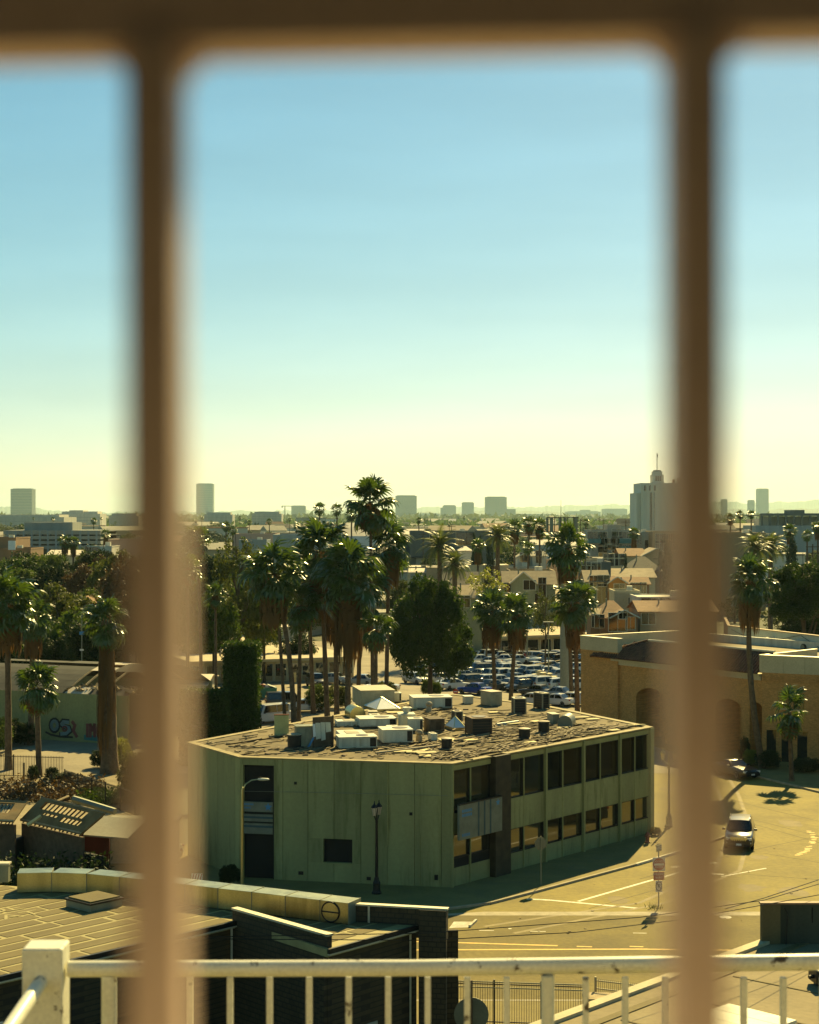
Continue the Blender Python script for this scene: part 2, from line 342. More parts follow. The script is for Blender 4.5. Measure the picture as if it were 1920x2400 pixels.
# pavement joints (real shallow strips of tar) on the concrete street
j = MB()
def px_line(mb, pts, w, z):
    for a, b in zip(pts[:-1], pts[1:]): mb.strip(G(*a), G(*b), w, z)
px_line(j, [(1620, 1848), (1780, 1892), (1920, 1925)], .06, .0085)
px_line(j, [(1760, 1930), (1920, 1975)], .06, .0085); px_line(j, [(1500, 2060), (1690, 2010), (1800, 1985), (1920, 1960)], .06, .0085)
px_line(j, [(1790, 2000), (1920, 2022)], .05, .0085); px_line(j, [(1640, 2040), (1760, 2050), (1920, 2062)], .05, .0085)
px_line(j, [(1700, 1905), (1920, 1960)], .05, .0085); px_line(j, [(1590, 1960), (1660, 1975)], .05, .0085)
px_line(j, [(1380, 2130), (1500, 2096), (1600, 2068)], .05, .0085)
structure('pavement_joints', j, mt['crack'])
y_ = MB()
px_line(y_, [(940, 2206), (1050, 2209), (1307, 2217)], .22, .0125); px_line(y_, [(930, 2227), (1050, 2226.5), (1500, 2225), (1760, 2228)], .22, .0125)
for a, b in ((1352, 1388), (1476, 1508), (1600, 1640)): px_line(y_, [(a, 2218.5), (b, 2219.5)], .18, .0125)
structure('yellow_lane_lines', y_, mt['yellow'])
ya = MB(); arc = [(1893, 1948), (1902, 1953), (1907, 1962), (1907, 1972), (1902, 1982), (1893, 1991), (1880, 1999), (1868, 2005)]; ryy = random.Random(2)
for q in range(46):
    i = ryy.randrange(len(arc)-1); t_ = ryy.random(); p = G(arc[i][0]+(arc[i+1][0]-arc[i][0])*t_+ryy.gauss(0, 2.2), arc[i][1]+(arc[i+1][1]-arc[i][1])*t_+ryy.gauss(0, .8)); s_ = ryy.uniform(.06, .2)
    ya.strip((p.x-s_, p.y), (p.x+s_, p.y+s_*ryy.uniform(-1, 1)), s_, .0085+q*1e-5)
structure('yellow_arc_marking', ya, mt['yellow'])
st_ = MB(); rs_ = random.Random(12)
for (x, y, a_) in ((1600, 2090, 1.4), (1760, 2080, 1.0), (1850, 1930, 1.2), (1640, 1900, 1.6), (1700, 2120, .9), (1450, 2110, .8), (1860, 2090, 1.2), (1580, 1850, 1.3), (1780, 2010, .7)):
    c = G(x, y); n = 14; st_.sheet([(c.x+a_*rs_.uniform(.5, 1)*math.cos(6.283*k/n), c.y+a_*1.5*rs_.uniform(.5, 1)*math.sin(6.283*k/n)) for k in range(n)], .0062)
structure('tar_patches', st_, M('tar patch', (.19, .145, .05), .85, .2, 1))
tk = MB()
for off in (0, 1.5):
    pts = [(26+off, 150), (24.5+off, 135), (22.5+off, 120), (19+off, 106), (13+off, 97), (4+off, 91.5-off)]
    for a, b in zip(pts[:-1], pts[1:]): tk.strip(a, b, .28, .0066 if b[1] > 94 else .0105)
structure('tyre_tracks', tk, M('tyre worn concrete', (.215, .165, .056), .8, .3, .8))
w_ = MB()
for a, b in ((1123, 1158), (1243, 1279), (1484, 1516), (1592, 1625)): px_line(w_, [(a, 2181+(a-1123)*.017), (b, 2181+(b-1123)*.017)], .10, .0125)
w_.strip(G(1192, 2177), G(1199, 2177), .15, .0125)
px_line(w_, [(1235, 2107), (1290, 2110), (1495, 2129)], .26, .0085); px_line(w_, [(1355, 2113), (1500, 2071), (1625, 2036)], .22, .0085)
px_line(w_, [(1575, 2033), (1680, 2022)], .35, .0085); px_line(w_, [(1690, 2055), (1796, 2035)], .14, .0085)
px_line(w_, [(1668, 2048), (1697, 2050)], .4, .0085)
px_line(w_, [(1660, 1790), (1690, 1794)], .15, .0085); px_line(w_, [(1665, 1818), (1700, 1822)], .2, .0085)
structure('white_street_markings', w_, mt['white_paint'])
structure('concrete_gutter', MB().sheet([(-3, 94.0), (120, 94.0), (120, 94.9), (4.2, 94.9), (1, 94.2)], .0125), mt['kerb'])
structure('kerb_ramp', MB().add([G(1052, 2176, .0), G(1098, 2174, .0), G(1114, 2160, .13), G(1064, 2160, .13)], [(0, 1, 2, 3)]).prism([G(1098, 2174)[:2], G(1104, 2174)[:2], G(1119, 2160)[:2], G(1114, 2160)[:2]], .0, .14), mt['kerb_white'])
# manhole and litter stains that sit in the street
structure('drain_grate', MB().lathe([(.35, 0), (.35, .016), (.28, .02)], G(1700, 2150), 14), mt['black_metal'])
rg = random.Random(5)
lit = MB()
for i in range(40):
    p = G(rg.uniform(1100, 1900), rg.uniform(1900, 2200)); s_ = rg.uniform(.04, .12)
    lit.box((p.x, p.y, .03), (s_, s_*1.5, .02), rg.random()*3)
tag(lit.build('litter', mt['wood']), 'small scraps of litter scattered over the street', 'litter', kind='stuff')

# ---------------------------------------------------------------- the two-storey derelict building
HB = 7.4
pA, pB = Vector((2.51, 100.5)), Vector((16.81, 118.0))
pC, pD, pE, pF = Vector((-10.27, 103.2)), Vector((-14.3, 110.0)), Vector((3.5, 140.0)), Vector((10.5, 131.5))
bld = thing('commercial_building', 'derelict two-storey grey-green corner building with debris-strewn flat roof', 'building', (2.51, 100.5, 0))
fR, fL, fC = Fr(pA, pB), Fr(pC, pA), Fr(pD, pC)
# window wall on the side street
core = MB()
zs = dict(p0=.13, sill=1.2, head1=2.72, sp=4.6, head2=7.0)
UP = [1060, 1152, 1188, 1279, 1368, 1453, 1530]          # photo columns of the bays
us = [fR.u(x) for x in UP]
rr0_ = random.Random(6); PANES = [[mt['mirror_glass']], [mt['glass']]]
for q_, c_ in enumerate(((.06, .045, .02), (.015, .02, .015))):
    g_ = M_glass('pane glass %d' % q_, c_, .05+.03*q_, .9); g_.node_tree.nodes['Principled BSDF'].inputs['IOR'].default_value = 1.65; PANES[0].append(g_)
    PANES[1].append(M_glass('dark pane %d' % q_, tuple(v*.6 for v in c_), .06, .6))
for i in (0, 2, 3, 4, 5):
    u0, u1 = us[i], us[i+1]
    base = MB().fbox(fR, u0, u1, zs['p0'], zs['sill'], -.30, -.12).build('base_panel', mt['green_wall'], bld)
    if i: MB().fbox(fR, u0, u1, zs['head1'], zs['sp'], -.28, -.06).build('spandrel_panel', mt['green_wall'], bld)
    else: MB().fbox(fR, u0, u1, 3.2, 4.45, -.30, -.14).build('spandrel_panel', mt['green_wall'], bld)
    mid = fR.u({0: 1105, 2: 1230, 3: 1321, 4: 1409, 5: 1490}[i])
    for (z0, z1) in ((zs['sill'] if i else 1.75, zs['head1'] if i else 3.2), (zs['sp'] if i else 4.45, zs['head2'])):
        for (a, b) in ((u0+.1, mid-.04), (mid+.04, u1-.1)):
            broken = (z0 > 4 and i >= 3)  # darker, less reflective panes stand in for the unlit rooms of these bays
            w = MB()
            w.fbox(fR, a-.05, a+.0, z0, z1, -.3, -.1); w.fbox(fR, b, b+.05, z0, z1, -.3, -.1)
            w.fbox(fR, a, b, z0, z0+.06, -.3, -.1); w.fbox(fR, a, b, z1-.06, z1, -.3, -.1)
            wo_ = w.build('window', mt['black_metal'], bld)
            MB().fbox(fR, a+.002, b-.002, z0+.062, z1-.062, -.24, -.22).build('pane', rr0_.choice(PANES[1] if broken else PANES[0]), wo_)
    MB().fbox(fR, mid-.038, mid+.038, zs['p0'], zs['head2'], -.32, -.04).build('mullion', mt['green_trim'] , bld)
    if i == 0: MB().fbox(fR, u0, u1, 1.2, 1.75, -.3, -.16).build('window_sill', mt['dark'], bld)
    fas = MB().fbox(fR, u0, u1, zs['head2'], HB-.1, -.3, -.05).build('fascia', mt['green_trim'], bld)
for x, wd in ((1279, .16), (1368, .16), (1453, .16)):
    u = fR.u(x); MB().fbox(fR, u-wd/2, u+wd/2, .13, HB-.05, -.3, .10).build('column', mt['green_trim'], bld)
u = fR.L; MB().fbox(fR, u-.42, u+.02, .13, HB-.02, -.6, .12).build('column', mt['green_trim'], bld)
u = 0.0; MB().fbox(fR, u-.02, u+.10, .13, HB-.02, -.3, .06).build('column', mt['green_trim'], bld)
pier = MB().fbox(fR, us[1], us[2], .13, HB+.05, -.4, .32).build('stone_pier', mt['brown_stone'], bld); pier['label'] = 'dark brown stone-clad pier'
# street front panels
joints = [568, 642, 663, 722, 783, 846, 908, 972, 1035, 1060]
def panel(fr, a, b, z0, z1, o0=-.25, o1=0.0, name='wall_panel'):
    return MB().fbox(fr, a+.012, b-.012, z0, z1, o0, o1).build(name, mt['green_wall'], bld)
for a, b in zip(joints[:-1], joints[1:]):
    ua, ub = fL.u(a), fL.u(b)
    if a == 568:
        panel(fL, ua, ub, HB-.42, HB-.02); continue
    if a == 722 or a == 783:                     # window opening from x 758 to 826
        wa, wb, z0, z1 = fL.u(758), fL.u(826), 1.28, 2.72
        lo, hi = max(ua, wa), min(ub, wb)
        panel(fL, ua, ub, .13, z0); panel(fL, ua, ub, z1, HB-.02)
        if lo > ua: panel(fL, ua, lo+.012, z0, z1)
        if hi < ub: panel(fL, hi-.012, ub, z0, z1)
        continue
    panel(fL, ua, ub, .13, HB-.02)
MB().fbox(fL, fL.u(562), fL.u(568), .13, HB-.02, -.3, .03).build('column', mt['green_trim'], bld)
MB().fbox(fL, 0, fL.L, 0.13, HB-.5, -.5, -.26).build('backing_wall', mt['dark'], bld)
wn = MB().fbox(fL, fL.u(758)-.05, fL.u(826)+.05, 1.24, 1.3, -.2, .05).build('window', mt['green_trim'], bld)
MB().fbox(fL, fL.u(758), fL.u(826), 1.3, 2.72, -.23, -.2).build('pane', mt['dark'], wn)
for a, b in ((440, 468), (468, 509), (509, 551), (551, 562)):
    panel(fC, max(0, fC.u(a)), min(fC.L, fC.u(b)), .13, HB-.02)
# entrance recess with its sign band
ua, ub = fL.u(568), fL.u(642)
MB().fbox(fL, ua-.02, ua+.06, .13, 7.0, -.9, .05).build('recess_jamb', mt['green_trim'], bld)
MB().fbox(fL, ub-.06, ub+.02, .13, 7.0, -.9, -.02).build('recess_jamb', mt['black_metal'], bld)
dr = MB()
for a, b, z0, z1 in ((.25, .31, .13, 2.25), (1.35, 1.41, .13, 2.25), (.25, 1.41, 2.2, 2.27), (.25, 1.41, 1.75, 1.79), (.25, 1.41, .3, .36)):
    dr.fbox(fL, ua+a, ua+b, z0, z1, -.62, -.55)
door = dr.build('door', mt['pole_grey'], bld)
MB().fbox(fL, ua+.31, ua+1.35, .36, 2.2, -.6, -.585).build('pane', mt['glass'], door)
MB().add([fL.p(ua+.55, 1.45, -.54), fL.p(ua+.78, 1.55, -.54), fL.p(ua+.8, 1.1, -.54)], [(0, 1, 2)]).build('torn_notice', mt['white_sign'], bld)
zz = lambda y: HC-(y-HZ)*102.9/F
mt['sign_teal'] = M('faded sign white', (.17, .185, .13), .6, .2, 2); mt['sign_stripe'] = M('faded stripe blue', (.035, .08, .09), .6, .2, 2)
sg = MB().fbox(fL, ua+.05, ub-.07, zz(1903), zz(1880), -.12, .02).build('entrance_sign', mt['sign_teal'], bld)
mk = MB()
for q in range(2):
    for e in range(7 if q == 0 else 5):
        mk.fbox(fL, ua+.14+e*.085, ua+.14+e*.085+.055, zz(1888+q*8), zz(1884+q*8), .02, .026)
mk.build('sign_lettering', mt['blue_paint'], sg)
def star(fr, u, z, r, o):
    pts = []
    for k in range(10):
        an = math.pi/2+k*math.pi/5; rr = r if k % 2 == 0 else r*.42
        pts.append(fr.p(u+rr*math.cos(an), z+rr*math.sin(an), o))
    return MB().add(pts, [tuple(range(10))])
star(fL, ub-.35, zz(1891), .26, .03).build('star_emblem', mt['blue_paint'], sg)
for y0, y1, m_ in ((1909, 1914, 'sign_teal'), (1914, 1919, 'sign_stripe'), (1919, 1926, 'sign_teal'), (1930, 1935, 'sign_teal'), (1935, 1940, 'sign_stripe'), (1940, 1955, 'sign_teal')):
    MB().fbox(fL, ua+.05, ub-.07, zz(y1), zz(y0), -.12, .0).build('sign_slat', mt[m_], bld)
MB().fbox(fL, ua+.1, ub-.1, 2.3, zz(1956), -.6, -.5).build('transom_panel', M('maroon panel', (.03, .012, .008), .7), bld)
for (x, z, w_, h_) in ((700, .5, .3, .2), (860, .35, .25, .2), (960, 4.3, .18, .18), (690, 5.9, .16, .16)): MB().fbox(fL, fL.u(x), fL.u(x)+w_, z, z+h_, 0.0, .05).build('wall_vent', mt['black_metal'], bld)
MB().tube([fL.p(fL.u(985), 3.2, .04), fL.p(fL.u(985), .2, .04)], .025, 6).build('conduit', mt['green_trim'], bld)
# downpipe, meter box, hanging sign board on the side street
MB().tube([fL.p(fL.u(909), HB-.05, .06), fL.p(fL.u(909), 2.4, .06)], .045, 8).build('downpipe', mt['green_trim'], bld)
MB().fbox(fL, fL.u(1019), fL.u(1027), .55, .85, 0, .1).build('meter_box', mt['black_metal'], bld)
MB().tube([fL.p(fL.u(560), 5.4, .12), fL.p(fL.u(800), 5.5, .12), fL.p(fL.u(1050), 5.55, .12)], .012, 6).build('cable', mt['pole_grey'], bld)
# roof slab: cells of deck, some torn away
Oz = 7.4
roof_edge = MB()
poly = [pA, pB, pF, pE, pD, pC]
def inset(poly, t):
    c = sum(poly, Vector((0, 0)))/len(poly); out = []
    n = len(poly)
    for i in range(n):
        p0, p1, p2 = poly[i-1], poly[i], poly[(i+1) % n]
        d1 = (p1-p0).normalized(); d2 = (p2-p1).normalized(); n1 = Vector((-d1.y, d1.x)); n2 = Vector((-d2.y, d2.x))
        b = (n1+n2).normalized(); out.append(p1+b*t/max(.3, b.dot(n1)))
    return out
outer = inset(poly, -.05); inner = inset(poly, .45)
for i in range(6):
    k2 = (i+1) % 6
    e = MB().prism([outer[i], outer[k2], inner[k2], inner[i]], HB-.04, HB+.05).build('roof_edge', M('roof edge %d' % i, (.30, .24, .10), .8, .25, 1.5, dirt=(.2, .16, .08)), bld)
deck_m = mt['roof_tar']
dk = MB(); rr_ = random.Random(11)
holes = []
def inside(p, pl):
    c = False; n = len(pl)
    for i in range(n):
        a, b = pl[i], pl[(i+1) % n]
        if (a.y > p.y) != (b.y > p.y) and p.x < (b.x-a.x)*(p.y-a.y)/(b.y-a.y)+a.x: c = not c
    return c
din = fR.d.to_2d(); dnn = Vector((-din.y, din.x))        # along AB, and inwards
CU, CV = .6, .45
def cellc(i, j): return pA+din*((i+.5)*CU)+dnn*((j+.5)*CV)
def torn(u, v):
    # torn zones, (u0,u1,v0,v1,probability) in metres along the side street and inwards
    for (u0, u1, v0, v1, pr) in ((.8, 5.5, .7, 3.2, .9), (4, 14, .9, 2.6, .75), (11, 20.5, .9, 3.4, .6), (6, 18, 3, 7, .36), (2, 8, 4, 8, .22), (14, 21, 5, 8, .12), (-6, 2, 4, 9, .05), (0, 24, 10, 24, .03), (-9, -2, 8, 19, .16)):
        if u0 <= u <= u1 and v0 <= v <= v1: return pr
    return .0
rowstate = {}
NI = range(-50, 60); NJ = range(0, 64)
for jj in NJ:
    run = False
    for ii in NI:
        c = cellc(ii, jj)
        if not inside(c, inset(poly, .40)): continue
        u, v = (ii+.5)*CU, (jj+.5)*CV; pr = torn(u, v)
        if run: run = rr_.random() < .72+.24*pr
        else: run = rr_.random() < pr*.55
        if jj % 2 and v < 9: run = False
        if run: holes.append((ii, jj)); continue
        q = [c+din*(sx*CU/2)+dnn*(sy*CV/2) for sx, sy in ((-1, -1), (1, -1), (1, 1), (-1, 1))]
        b = len(dk.v)
        dk.add([(p.x, p.y, Oz) for p in q], [(0, 1, 2, 3)])
deck = dk.build('roof', deck_m, bld)
deck['label'] = 'torn tar roof deck with open gaps'
# fill strip between deck cells and the edge
MB().sheet([tuple(p) for p in inset(poly, .3)], Oz-.55).build('ceiling', mt['wood_dark'], bld)
jm = MB().box((0, 0, 0), (1, .09, .16)).mesh('joist', mt['wood'])
cnt = 0
hs = set(holes); seen = set()
for (ii, jj) in holes:
    if (ii, jj) in seen: continue
    k = ii
    while (k, jj) in hs: seen.add((k, jj)); k += 1
    L_ = (k-ii)*CU
    if cnt < 280 and L_ >= 1.2:
        c = (cellc(ii, jj)+cellc(k-1, jj))/2
        for dv in (-.12,):
            p = c+dnn*dv
            o = inst('joist', jm, deck, (p.x-2.51, p.y-100.5, Oz-.07+rr_.uniform(-.1, .05)), (0, rr_.uniform(-.015, .015), math.atan2(din.y, din.x)+rr_.uniform(-.03, .03)), (L_+.3, rr_.uniform(.7, 1.5), 1))
            cnt += 1
# black side walls towards the rear
MB().fbox(Fr(pB, pF), 0, (pF-pB).length, .13, HB-.12, -.25, -.02).build('rear_wall', mt['green_wall'], bld)
MB().fbox(Fr(pF, pE), 0, (pE-pF).length, .13, HB-.12, -.25, -.02).build('rear_wall', mt['green_wall'], bld)
MB().fbox(Fr(pE, pD), 0, (pD-pE).length, .13, HB-.12, -.25, -.02).build('rear_wall', mt['green_wall'], bld)
# hanging fascia sign board beside the pier
sb = thing('sign_board', 'faded grey sign board with blue star hanging on window wall beside stone pier', 'sign', (2.6, 100.2, 0))
uA, uB = fR.u(1061), fR.u(1161)
b_ = MB().fbox(fR, uA, uB, 2.95, 5.0, .36, .52).build('panel', mt['sign_teal'], sb)
for a in (1104, 1118, 1132): MB().fbox(fR, fR.u(a), fR.u(a)+.14, 2.95, 5.0, .521, .535).build('stripe', mt['sign_stripe'], sb)
star(fR, fR.u(1151), 4.72, .24, .53).build('star_emblem', mt['blue_paint'], sb)
mk = MB()
for q in range(2):
    for e in range(5): mk.fbox(fR, uA+.25+e*.2, uA+.38+e*.2, 4.55-q*.26, 4.72-q*.26, .521, .53)
for e in range(4): mk.fbox(fR, uA+.25+e*.2, uA+.38+e*.2, 3.12, 3.3, .521, .53)
mk.build('lettering', mt['blue_paint'], sb)
MB().fbox(fR, uA, uB, 5.0, 5.08, .30, .54).build('hood', mt['black_metal'], sb)
# ---------------------------------------------------------------- plant and debris on the derelict roof
RZ = 7.4
YAWR = fR.yaw()
def roof_unit(label, x0, x1, yb, hpx, depth, mat, yaw=0.0, name='air_conditioner', style='unit', cat='air conditioner', group='rooftop plant on the derelict building'):
    c = G((x0+x1)/2, yb, RZ); d = c.y; w = (x1-x0)/F*d; h = hpx/F*d*1.03
    ct = math.cos(yaw); w = max(.3, (w-abs(math.sin(yaw))*depth)/max(.3, ct)) if yaw else w
    t = thing(name, label, cat, (c.x, c.y+depth/2*ct+abs(math.sin(yaw))*w/2, RZ), yaw, group)
    W2 = w/2; D2 = depth/2
    if style == 'unit':
        bevel(MB().bbox(-W2, W2, -D2, D2, .1, h).build('casing', mat, t, False), .03)
        MB().bbox(-W2-.05, W2+.05, -D2-.05, D2+.05, 0.0, .1).build('skid', mt['wood_dark'], t, False)
        MB().bbox(-W2*.86, -W2*.12, -D2-.015, -D2+.01, .2, h*.86).build('access_panel', mat, t, False)
        MB().bbox(W2*.08, W2*.5, -D2-.015, -D2+.01, .2, h*.86).build('access_panel', mat, t, False)
        MB().bbox(W2*.62, W2*.95, -D2-.012, -D2+.01, .18, h*.9).build('coil_grille', mt['black_metal'], t, False)
        MB().lathe([(min(W2, D2)*.55, h), (min(W2, D2)*.55, h+.03), (min(W2, D2)*.5, h+.035)], (W2*.3, 0, 0), 16).build('fan_guard', mt['black_metal'], t, False)
        MB().bbox(-W2-.03, W2+.03, -D2-.03, D2+.03, h-.05, h+.008).build('top_rim', mat, t, False)
    elif style == 'low':
        bevel(MB().bbox(-W2, W2, -D2, D2, 0.02, h).build('casing', mat, t, False), .03)
        for k in range(4):
            x = -W2+(k+.5)*w/4; MB().bbox(x-w*.1, x+w*.1, -D2-.012, -D2+.01, .06, h*.85).build('panel', mat, t, False)
        MB().bbox(-W2*.5, W2*.5, -D2*.5, D2*.5, h, h+.03).build('lid', mt['hvac_beige'], t, False)
    elif style == 'condenser':
        MB().bbox(-W2, W2, -D2, D2, .06, h-.08).build('coil', mt['black_metal'], t, False)
        MB().bbox(-W2-.03, W2+.03, -D2-.03, D2+.03, h-.08, h).build('lid', mat, t, False)
        for sx in (-1, 1):
            for sy in (-1, 1): MB().bbox(sx*W2-.04, sx*W2+.04, sy*D2-.04, sy*D2+.04, 0, h-.081).build('corner_post', mat, t, False)
        MB().lathe([(min(W2, D2)*.7, h), (min(W2, D2)*.7, h+.04)], (0, 0, 0), 16).build('fan_guard', mt['black_metal'], t, False)
        for k in range(5):
            z = .15+k*(h-.3)/5; MB().bbox(-W2-.012, W2+.012, -D2-.012, D2+.012, z, z+.025).build('louvre', mt['pole_brown'], t, False)
    elif style == 'drum':
        r = w/2
        MB().lathe([(r, .12), (r, h*.86), (r*1.06, h*.87), (r*1.06, h*.93), (r*.9, h)], (0, 0, 0), 18).build('barrel', mt['black_metal'], t, False, smooth=40)
        MB().bbox(-r*1.35, r*1.35, -r*1.35, r*1.35, 0, .12).build('curb', mt['wood_dark'], t, False)
        MB().lathe([(r*1.08, h*.94), (r*1.08, h*.98), (r*.5, h*1.03)], (0, 0, 0), 18).build('cap', mat, t, False)
    elif style == 'hood':
        n = 12; m = MB()
        pts = [(-W2, 0)]+[(-W2+w*(.5-.5*math.cos(math.pi*i/n)), h*.35+h*.65*math.sin(math.pi*i/n)) for i in range(n+1)]+[(W2, 0)]
        vs = [(p[0], -D2, p[1]) for p in pts]+[(p[0], D2, p[1]) for p in pts]; q = len(pts)
        m.add(vs, [tuple(range(q)), tuple(range(2*q-1, q-1, -1))]+[(i, i+q, (i+1) % q+q, (i+1) % q) for i in range(q)])
        m.build('shell', mat, t, False, smooth=35)
        for k in range(3):
            y = -D2+depth*(k+1)/4
            vs = [(p[0]*1.02, y-.02, p[1]*1.02) for p in pts[1:-1]]+[(p[0]*1.02, y+.02, p[1]*1.02) for p in pts[1:-1]]; q2 = len(pts)-2
            MB().add(vs, [(i, i+q2, i+1+q2, i+1) for i in range(q2-1)]).build('rib', mat, t, False)
    elif style == 'pyramid':
        MB().bbox(-W2, W2, -D2, D2, 0, h*.22).build('curb', mt['galv'], t, False)
        ap = (0, 0, h)
        cs = [(-W2, -D2, h*.22), (W2, -D2, h*.22), (W2, D2, h*.22), (-W2, D2, h*.22)]
        for k in range(4): MB().add([cs[k], cs[(k+1) % 4], ap], [(0, 1, 2)]).build('pane', mat, t, False)
        for k in range(4): MB().tube([cs[k], ap], .03, 6).build('glazing_bar', mt['galv'], t, False)
    elif style == 'mushroom':
        r = w/2
        MB().lathe([(r*.8, 0), (r*.8, h*.45), (r*.62, h*.5), (r*.62, h*.58)], (0, 0, 0), 14).build('stack', mat, t, False, smooth=50)
        MB().lathe([(r*.7, h*.58), (r, h*.66), (r, h*.82), (r*.6, h*.97), (r*.1, h)], (0, 0, 0), 14).build('cap', mat, t, False, smooth=50)
    elif style == 'stack':
        bevel(MB().bbox(-W2, W2, -D2, D2, 0, h*.62).build('casing', mat, t, False), .03)
        MB().bbox(-W2*1.1, W2*1.1, -D2*1.1, D2*1.1, h*.62, h*.72).build('flange', mat, t, False)
        MB().lathe([(W2*.35, h*.72), (W2*.35, h*.9), (W2*.45, h*.92), (W2*.45, h)], (0, 0, 0), 14).build('flue', mat, t, False)
        MB().bbox(-W2*.8, W2*.2, -D2-.012, -D2+.01, h*.08, h*.5).build('panel', mat, t, False)
    elif style == 'box':
        bevel(MB().bbox(-W2, W2, -D2, D2, 0, h).build('casing', mat, t, False), .03)
        MB().bbox(-W2-.05, W2+.05, -D2-.05, D2+.05, h, h+.05).build('lid', mat, t, False)
        MB().bbox(-W2*.2, W2*.5, -D2-.012, -D2+.01, h*.15, h*.8).build('hatch', mat, t, False)
    return t
W, BE = mt['hvac_white'], mt['hvac_beige']
mt['vent_tan'] = M('tan vent', (.34, .27, .16), .7, .2, 3)
U_ = [
 ('long white air conditioner nearest the roof edge beside the plywood screen', 785, 884, 1758, 29, 1.5, W, .18, 'unit'),
 ('low white open duct tray behind the nearest air conditioner', 783, 862, 1737, 14, 2.6, W, .18, 'low'),
 ('large white air conditioner with round fan and dark end grille', 885, 968, 1745, 33, 1.9, W, .18, 'unit'),
 ('wide white air conditioner behind the large unit with a fan', 832, 930, 1707, 21, 2.0, W, .18, 'unit'),
 ('small flat white duct box beside the plywood screen top', 783, 858, 1704, 13, 1.2, W, .18, 'low'),
 ('silver arched vent hood in front of the big white pyramid', 806, 857, 1684, 26, 1.9, mt['galv'], .25, 'hood'),
 ('large white pyramid skylight at the back of the roof', 850, 937, 1669, 29, 3.0, mt['skylight'], .35, 'pyramid'),
 ('big flat-topped beige plant box behind the pyramid skylight', 822, 925, 1657, 36, 4.0, BE, .2, 'box'),
 ('small pale air conditioner fixed at the end of the beige plant box', 912, 941, 1648, 23, 1.0, W, .2, 'unit'),
 ('long white air conditioner with dark middle section at the rear', 959, 1061, 1663, 27, 2.2, W, .15, 'unit'),
 ('round tan mushroom vent in front of the rear white unit', 998, 1014, 1671, 25, .6, mt['vent_tan'], 0, 'mushroom'),
 ('tall white vent stack with a small flue on top', 932, 972, 1708, 46, 1.2, W, .1, 'stack'),
 ('short white air conditioner beside the tall vent stack', 955, 991, 1716, 30, 1.1, W, .1, 'unit'),
 ('dark timber crate between vent stack and small pyramid skylight', 994, 1043, 1717, 29, 1.4, mt['wood_dark'], .3, 'box'),
 ('tan mushroom vent right of the large fan unit', 973, 992, 1739, 27, .7, mt['vent_tan'], 0, 'mushroom'),
 ('black drum fan nearest the roof corner', 1035, 1060, 1759, 27, .7, BE, 0, 'drum'),
 ('small bluish white pyramid skylight in the middle of the roof', 1044, 1092, 1713, 30, 1.7, mt['skylight'], .35, 'pyramid'),
 ('large black condenser beside the small pyramid skylight', 1093, 1153, 1726, 41, 1.6, mt['pole_brown'], .25, 'condenser'),
 ('beige condenser with dark left side at the rear edge', 1128, 1178, 1655, 31, 1.6, BE, .5, 'box'),
 ('tall black condenser standing alone near the rear edge', 1202, 1233, 1675, 37, 1.1, BE, .1, 'condenser'),
 ('brown condenser with black grille beside the car park edge', 1254, 1288, 1663, 37, 1.2, BE, .5, 'condenser'),
 ('dark grey arched vent hood near the right roof corner', 1308, 1355, 1704, 26, 1.7, mt['sign_back'], -.25, 'hood'),
 ('beige metal box next to the dark arched hood', 1285, 1312, 1698, 22, 1.1, BE, .3, 'box'),
 ('black drum fan amid torn boards near the window wall', 1217, 1244, 1734, 25, .8, BE, 0, 'drum'),
 ('black drum fan with brown cap on a square base', 1263, 1289, 1721, 29, .8, mt['vent_tan'], 0, 'drum'),
 ('black drum fan left of the plywood screen', 673, 705, 1757, 34, .9, BE, 0, 'drum'),
]
U_ += [
 ('low white unit squeezed between the wide unit and the vent stack', 905, 935, 1722, 17, 1.1, W, .18, 'unit'),
 ('small white box behind the wide white unit', 862, 892, 1690, 14, .9, W, .18, 'low'),
 ('beige box beside the silver arched hood', 862, 884, 1686, 16, .9, BE, .1, 'box'),
 ('white low unit at the rear left of the rear white unit', 944, 966, 1676, 16, .9, W, .2, 'unit'),
 ('short white box left of the black corner drum fan', 1003, 1026, 1737, 17, .9, W, .25, 'low'),
 ('dark crate left of the metal cabinet', 690, 706, 1738, 20, .7, mt['wood_dark'], .2, 'box'),
 ('white low box behind the metal cabinet', 735, 778, 1700, 12, .9, W, .2, 'low'),
 ('small dark condenser behind the small pyramid skylight', 1060, 1084, 1690, 22, .8, BE, .3, 'condenser'),
 ('pale box at the rear edge left of the beige condenser', 1085, 1110, 1650, 16, .9, W, .2, 'box')]
nm = {'pyramid': ('skylight', 'skylight'), 'hood': ('vent_hood', 'vent'), 'mushroom': ('roof_vent', 'vent'), 'drum': ('roof_fan', 'fan'), 'stack': ('vent_stack', 'vent'), 'box': ('plant_box', 'box'), 'low': ('duct_box', 'duct')}
for (lb, x0, x1, yb, h, dp, m_, yw, st) in U_:
    n_, c_ = nm.get(st, ('air_conditioner', 'air conditioner'))
    roof_unit(lb, x0, x1, yb, h, dp, m_, yw, n_, st, c_)
